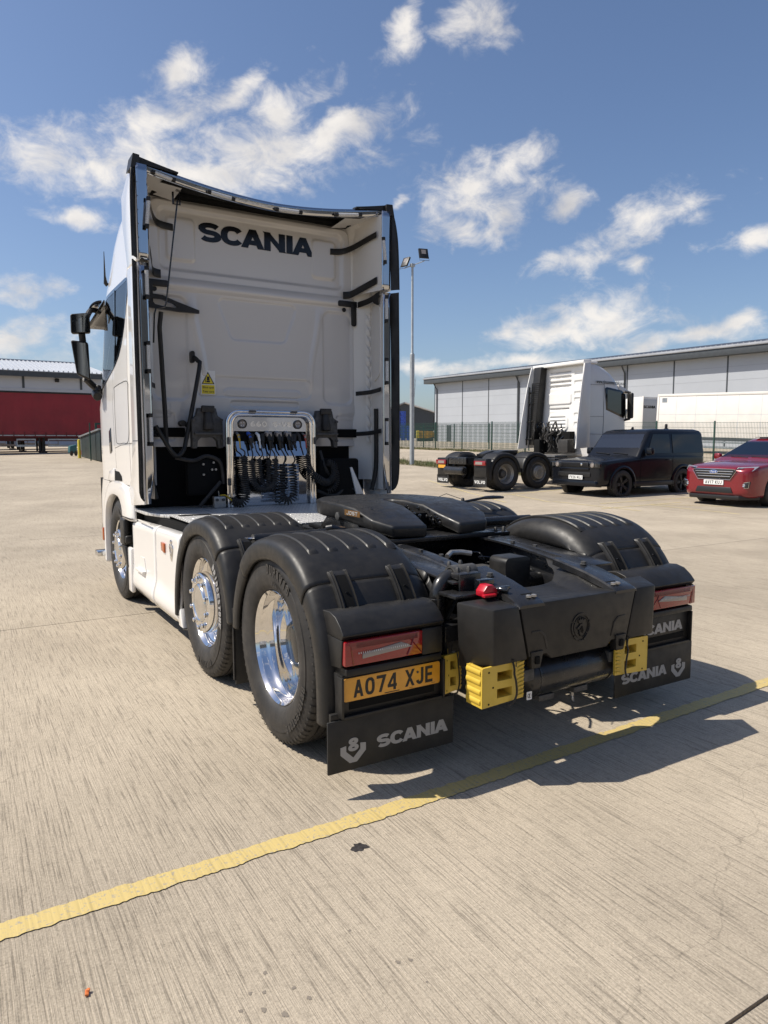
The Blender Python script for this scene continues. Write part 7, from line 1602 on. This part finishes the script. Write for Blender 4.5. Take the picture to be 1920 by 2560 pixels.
for s in (-1, 1):
    for a, b, c_, d in ((-1.02,-1.32,-2.02,-2.02),(-2.14,-2.14,-3.52,-3.50)):
        mb = MB(); x1, x2 = s*.9505, s*.872; mb.hexa([(x1,a,1.26),(x1,c_,1.26),(x2,d,1.80),(x2,b,1.80),(x1+s*.006,a,1.26),(x1+s*.006,c_,1.26),(x2+s*.006,d,1.80),(x2+s*.006,b,1.80)]); mb.build('window_glass', 'car_glass_dark', cb)
    mb = MB(); mb.box(s*1.0, s*1.20, -1.02, -.88, 1.22, 1.42); mh = mb.build('wing_mirror', 'car_black', D, bevel=.035, seg=3); mb = MB(); mb.box(s*.94, s*1.05, -.98, -.92, 1.2, 1.26); mb.build('mirror_arm', 'car_trim', mh)
    mb = MB(); mb.box(s*.9895, s*.994, -2.11, -2.105, .45, 1.18); mb.box(s*.9895, s*.994, -.72, -.715, .45, 1.15); mb.build('door_seam', 'black_matt', body)
    mb = MB(); mb.box(s*.985, s*1.01, -2.0, -1.80, 1.05, 1.085); mb.build('door_handle', 'car_black', body, bevel=.008)
    mb = MB(); mb.px([(-.42,.34),(-.42,.47),(-2.15,.47),(-2.15,.34)], s*.96, s*1.015); mb.build('sill', 'car_trim', body, bevel=.015)
    # flared arch lips
    for y in (0, -2.587):
        mb = MB(); n = 28; vs = []
        for i in range(n+1):
            a = R(lerp(-12, 192, i/n)); 
            for rr, x in ((.455,.95),(.455,1.012),(.49,1.018),(.535,.992)): vs.append((s*x, y+rr*math.cos(a), .40+rr*math.sin(a)))
        mb.add(vs, [(4*i+k, 4*i+k+1, 4*i+5+k, 4*i+4+k) for i in range(n) for k in range(3)]); mb.build('arch_lip', 'car_black', body, angle=50)
    car_wheel(D, s*.985, 0, s, .405, .27); car_wheel(D, s*.985, -2.587, s, .405, .27)
    mb = MB(); mb.box(s*.53, s*.93, .80, .872, .87, 1.03); hl = mb.build('headlight', 'black_gloss', body, bevel=.015)
    mb = MB(); mb.lathe([(0,.068),(.008,.064),(.008,.052),(.0,.048)], (s*.66,.873,.95), 'y', 24); mb.lathe([(0,.0003),(.004,.030),(.0,.042)], (s*.66,.873,.95), 'y', 18); mb.build('headlamp_ring', 'clear_lens', hl)
    mb = MB(); mb.box(s*.77,s*.80,.873,.88,.90,1.0); mb.box(s*.82,s*.85,.873,.88,.90,1.0); mb.build('side_light', 'cast', hl)
    mb = MB(); mb.box(s*.55, s*.80, .86, .885, .46, .50); mb.build('bumper_trim', 'chrome', body, bevel=.008)
mb = MB(); mb.box(-.52,.52,.85,.885,.90,1.02); gr = mb.build('grille', 'car_trim', body, bevel=.01)
for z in (.92, .95, .98): mb = MB(); mb.box(-.47,.47,.886,.892,z,z+.014); mb.build('grille_bar', 'car_black', gr)
mb = MB(); mb.box(-.55,.55,.85,.89,.80,.87); mb.build('grille', 'car_black', body, bevel=.012)
mb = MB(); mb.box(-.60,.60,.85,.882,.62,.74); g2 = mb.build('lower_grille', 'car_trim', body, bevel=.01)
mb = MB()
for k in range(4): mb.box(-.58,.58,.883,.886,.63+.027*k,.642+.027*k)
tag(mb.build('grille_bars', 'black_gloss', g2), kind='stuff')
mb = MB(); mb.hexa([(-.88,.72,.34),(.88,.72,.34),(.84,.90,.36),(-.84,.90,.36),(-.92,.70,.54),(.92,.70,.54),(.80,.90,.52),(-.80,.90,.52)]); mb.build('front_bumper', 'car_black', body, bevel=.02)
mb = MB(); mb.py(rrect(-.35,.17,.545,.66,.01), .903, .909); np_ = mb.build('number_plate', 'plate_white', body)
lettering('plate_characters', 'FV26 MJJ', (.130,.9095,.563), (-1,0,0), (0,0,1), .445, .079, 'ink', np_, gap=.14, h=.085, v=.085, depth=.0006, widths={' ': .8, 'J': .85, 'F': .85, 'M': 1.15})
lettering('bonnet_lettering', 'DEFENDER', (.40,.78,1.086), (-1,0,0), (0,-.96,.26), .78, .05, 'black_gloss', body, gap=.5, h=.12, v=.12, depth=.004, widths={})
mb = MB(); mb.lathe([(0,.0003),(.003,.03),(0,.036)], (-.28,.892,.965), 'y', 20); mb.build('badge', 'alloy', gr)
for x in (.1, -.55): mb = MB(); mb.tube([(x,-.66,1.235),(x+.55,-.70,1.27)], .010, 6); mb.build('wiper', 'black_plastic', cb)
mb = MB(); mb.px([(-1.42,1.95),(-1.55,1.955),(-1.54,2.03),(-1.50,2.03)], -.015, .015); mb.build('aerial_fin', 'black_plastic', cb, bevel=.005)
mb = MB(); mb.lathe([(0,.07),(.03,.07),(.04,.045),(.14,.045),(.17,.03),(.175,.0003)], (-.1,-2.9,1.955), 'z', 16); mb.build('roof_beacon', 'black_plastic', cb)
# steering wheel and seats behind the glass are dark; red crossover
F = thing('crossover_car', 'dark red crossover car with a chrome-barred grille, cut by the right edge of the photo', 'car', (14.2, 7.22, .0), R(90))
body = car_body(F, [(1.0,.62,.36,.62,.86,.90),(.96,.76,.30,.62,.90,.96),(.86,.88,.24,.64,.95,1.00),(.66,.945,.22,.66,1.00,1.045),(.3,.96,.22,.68,1.04,1.09),(-.25,.962,.22,.70,1.08,1.13),(-.6,.962,.22,.72,1.11,1.16),(-2.0,.965,.22,.72,1.14,1.18),(-3.0,.962,.24,.74,1.16,1.2),(-3.6,.93,.32,.78,1.16,1.2),(-3.80,.84,.42,.80,1.12,1.15)], 'car_red')
arches(body, .44, (0, -2.849), .965)
cb = cabin(F, [(1.10,-.10,-3.66,.90,.22),(1.20,-.42,-3.62,.885,.22),(1.58,-1.30,-3.28,.76,.22),(1.66,-1.55,-3.1,.70,.22),(1.70,-1.95,-2.8,.55,.3)], 'car_red')
interior(cb, 1.16, 1.60, -.48, -1.36, -3.0, .78, .62, [(-.74,1.19),(.74,1.19),(.60,1.585),(-.60,1.585)])
mb = MB(); quad(mb, (.77,-.40,1.195),(-.77,-.40,1.195),(-.62,-1.285,1.595),(.62,-1.285,1.595), -.006); mb.build('windscreen', 'glass_car', cb)
mb = MB(); mb.pz([(-.56,-1.55),(.56,-1.55),(.60,-2.1),(.56,-2.9),(-.56,-2.9),(-.60,-2.1)], 1.698, 1.709); mb.build('glass_roof', 'car_glass_dark', cb, bevel=.003)
for s in (-1, 1):
    for a, b, c_, d in ((-.85,-1.45,-1.75,-1.75),(-1.82,-1.82,-2.75,-2.7),(-2.82,-2.77,-3.3,-3.0)):
        mb = MB(); x1, x2 = s*.888, s*.773; mb.hexa([(x1,a,1.21),(x1,c_,1.21),(x2,d,1.56),(x2,b,1.56),(x1+s*.006,a,1.21),(x1+s*.006,c_,1.21),(x2+s*.006,d,1.56),(x2+s*.006,b,1.56)]); mb.build('window_glass', 'car_glass_dark', cb)
    mb = MB(); mb.box(s*.98, s*1.16, -.80, -.66, 1.12, 1.28); mb.build('wing_mirror', 'car_red', F, bevel=.04, seg=3)
    car_wheel(F, s*.955, 0, s, .385, .265, 'alloy'); car_wheel(F, s*.955, -2.849, s, .385, .265, 'alloy')
    # swept headlight
    mb = MB(); mb.hexa([(s*.50,.985,.845),(s*.88,.84,.895),(s*.945,.68,1.005),(s*.56,.925,.975),(s*.48,.93,.845),(s*.84,.76,.89),(s*.90,.60,1.0),(s*.50,.84,.965)]); hl = mb.build('headlight', 'headlamp', body, bevel=.01)
    mb = MB(); mb.hexa([(s*.48,.998,.875),(s*.70,.91,.90),(s*.70,.905,.955),(s*.56,.94,.965),(s*.48,.97,.875),(s*.70,.88,.90),(s*.70,.87,.955),(s*.56,.91,.965)]); mb.build('headlamp_core', 'black_gloss', hl)
    mb = MB(); mb.py([(s*.60,.52),(s*.68,.60),(s*.86,.64),(s*.84,.50),(s*.66,.49)], .84, .955); fg = mb.build('fog_recess', 'car_trim', body, bevel=.01)
    mb = MB(); mb.lathe([(0,.0003),(.01,.03),(0,.042)], (s*.74,.957,.555), 'y', 16); mb.build('fog_lamp', 'headlamp', fg)
    mb = MB(); mb.tube([(s*.60,.96,.52),(s*.68,.96,.605),(s*.86,.93,.645),(s*.845,.93,.50),(s*.66,.96,.485)], .008, 5, closed=True); mb.build('fog_surround', 'chrome', fg)
    mb = MB(); mb.box(s*.9645,s*.968,-.70,-.695,.4,1.1); mb.box(s*.9645,s*.968,-1.79,-1.785,.4,1.12); mb.build('door_seam', 'black_matt', body)
mb = MB(); out = [(-.50,.93),(.50,.93),(.57,.90),(.42,.68),(-.42,.68),(-.57,.90)]; mb.py(out, .97, 1.015); gr = mb.build('grille', 'car_trim', body, bevel=.012)
mb = MB(); mb.tube([(a*1.02, 1.016, b) for a, b in out], .007, 6, closed=True); mb.build('grille_surround', 'chrome', gr)
for z, w in ((.875,.50),(.815,.47),(.755,.43)):
    mb = MB(); mb.box(-w,w,1.016,1.024,z-.008,z+.008); mb.build('grille_bar', 'chrome', gr, bevel=.004)
mb = MB(); mb.py([(.115*math.cos(R(a)), .86+.047*math.sin(R(a))) for a in range(0, 360, 12)], 1.027, 1.034); bd = mb.build('badge', 'chrome', gr, bevel=.002)
mb = MB(); mb.py([(.102*math.cos(R(a)), .86+.037*math.sin(R(a))) for a in range(0, 360, 12)], 1.034, 1.038); b2 = mb.build('badge_field', 'badge_blue', bd)
ft = flat_text('Ford', .075, (0,1.0385,.84), (90,0,180), 'plate_white', bd)
mb = MB(); mb.py([(-.50,.36),(-.44,.50),(.44,.50),(.50,.36)], .90, 1.008); lg = mb.build('lower_grille', 'car_trim', body, bevel=.012)
mb = MB(); mb.hexa([(-.92,.55,.20),(.92,.55,.20),(.66,1.0,.20),(-.66,1.0,.20),(-.92,.55,.30),(.92,.55,.30),(.66,1.01,.30),(-.66,1.01,.30)]); mb.build('front_lip', 'car_trim', body, bevel=.02)
mb = MB(); mb.py(rrect(-.26,.26,.55,.665,.01), 1.0, 1.02); np_ = mb.build('number_plate', 'plate_white', body)
lettering('plate_characters', 'AV17 KUJ', (.218,1.0205,.568), (-1,0,0), (0,0,1), .436, .079, 'ink', np_, gap=.15, h=.085, v=.085, depth=.0006, widths={' ': .8, 'J': .85, '1': .6})
for x in (.0, -.55): mb = MB(); mb.tube([(x,-.35,1.195),(x+.5,-.42,1.225)], .010, 6); mb.build('wiper', 'black_plastic', cb)
# ================================================================ WHEEL CHOCKS HANGING AT THE BACK OF THE WHITE LORRY
def chock(loc, rz, label, w=.245, h=.195):
    c = thing('wheel_chock', label, 'wheel chock', loc, rz, 'yellow plastic wheel chocks strapped to the lorry')
    # face plate in x,z with two windows; hollow ribs behind
    holes = [[(.085,.035),(.085,.078),(.175,.078),(.175,.035)],[(.085,.115),(.085,.158),(.175,.158),(.175,.115)]]
    out = [(0,0),(w,.012),(w,h),(0,h-.006)]; allp = out+[p for q in holes for p in q]
    tri = tessellate_polygon([[Vector((a, b, 0)) for a, b in q] for q in [out]+holes]); n = len(allp); mb = MB()
    fs = [tuple(t) for t in tri]+[tuple(i+n for i in t[::-1]) for t in tri]
    for k0, m_ in ((0, 4), (4, 4), (8, 4)): fs += [(k0+i, k0+(i+1) % m_, k0+(i+1) % m_+n, k0+i+n) for i in range(m_)]
    mb.add([(a, 0, b) for a, b in allp]+[(a, .012, b) for a, b in allp], fs); fp = mb.build('chock_face', 'chock_yellow', c)
    for q in holes:
        (a0, b0), (a1, b1) = q[0], q[2]; mb = MB(); mb.box(a0-.004,a0,.012,.12,b0,b1); mb.box(a1,a1+.004,.012,.12,b0,b1); mb.box(a0-.004,a1+.004,.012,.12,b0-.004,b0); mb.box(a0-.004,a1+.004,.012,.12,b1,b1+.004); mb.build('window_wall', 'chock_yellow', c)
    mb = MB(); mb.box(.0,w-.01,.10,.106,.01,h-.01); mb.build('chock_back', 'chock_yellow', c)
    mb = MB()
    for k in range(9): z = .022+.0195*k; mb.hexa([(w-.040,-.004,z),(w-.004,-.006,z+.004),(w-.004,0,z+.004),(w-.040,0,z),(w-.040,-.002,z+.006),(w-.004,-.010,z+.013),(w-.004,0,z+.013),(w-.040,0,z+.006)])
    tag(mb.build('grip_ribs', 'chock_yellow', c), kind='stuff')
    mb = MB()
    for k in range(4): mb.lathe([(0,.020),(.10,.022),(.10,.018),(0,.016)], (.0,.005,.025+.046*k), 'y', 20)
    for k in range(4):
        z = .025+.046*k; b = MB(); b.tube([(.012,.012,z),(.012,.115,z)], .0215, 18); b.build('socket_tube', 'chock_yellow', c)
        b = MB(); b.cyl((.012,.0105,z),(.012,.0112,z),.017,18); b.build('socket_mouth', 'black_matt', c)
    mb = MB(); mb.box(-.004,-.001,.0,.115,.0,h-.01); mb.build('chock_side', 'chock_yellow', c)
    for px_, pz in ((.035,.165),(.035,.015),(.06,.09)): b = MB(); b.cyl((px_,-.0008,pz),(px_,-.0012,pz),.005,10); b.build('drain_hole', 'black_matt', c)
    mb = MB(); mb.tube(path([(.17,-.005,h+.01),(.175,-.014,h-.03),(.172,-.018,h-.055),(.182,-.02,.10),(.188,-.018,.04),(.170,-.012,.0),(.15,.0,-.008)], 24), .0052, 7); mb.build('strap', 'black_plastic', c)
    mb = MB(); mb.tube([(.15,-.004,h+.006),(.165,-.02,h+.014),(.178,-.022,h+.01),(.18,-.02,h-.02)], .003, 6); mb.build('strap_buckle', 'black_plastic', c)
    return c
c1 = chock((-.600,-.985,.372), 0, 'yellow plastic wheel chock strapped under the left end of the rear cover')
c2 = copy_tree(c1); c2.location = (.52, -.985, .365); c2.scale = (-1, 1, 1); c2['label'] = 'yellow plastic wheel chock strapped under the right end of the rear cover'
# third chock, seen end-on in the shade behind the number plate
c3 = copy_tree(c1); c3.location = (-.640, -.745, .375); c3.scale = (.40, 1, 1); c3['label'] = 'perforated yellow chock in the shade between the number plate and the rear cover'

# ================================================================ DARK WAREHOUSE BEHIND THE PHOTOGRAPHER (seen in the polished strips and mirrors)
BW = thing('warehouse', 'tall dark-clad warehouse behind the photographer, mirrored in the polished strips of the cab', 'warehouse', (0, -62, 0))
mb = MB(); mb.box(-45, 60, -.5, 0, 7.6, 17); mb.build('upper_cladding', 'dark_grey', BW)
mb = MB(); mb.box(-45, 60, -.5, .1, 7.0, 7.6); mb.build('white_band', 'white_plain', BW)
mb = MB(); mb.box(-45, 60, -.5, -.05, -.1, 7.0); mb.build('lower_wall', 'roof_grey', BW)
mb = MB(); mb.hexa([(-45,-.5,16.9),(60,-.5,16.9),(60,-30,20),(-45,-30,20),(-45,-.5,17.1),(60,-.5,17.1),(60,-30,20.2),(-45,-30,20.2)]); mb.build('roof', 'roof_grey', BW)
for k in range(6): mb = MB(); mb.box(-38+16*k, -33+16*k, -.06, .02, 0, 5); mb.build('roller_door', 'clad_grey', BW)
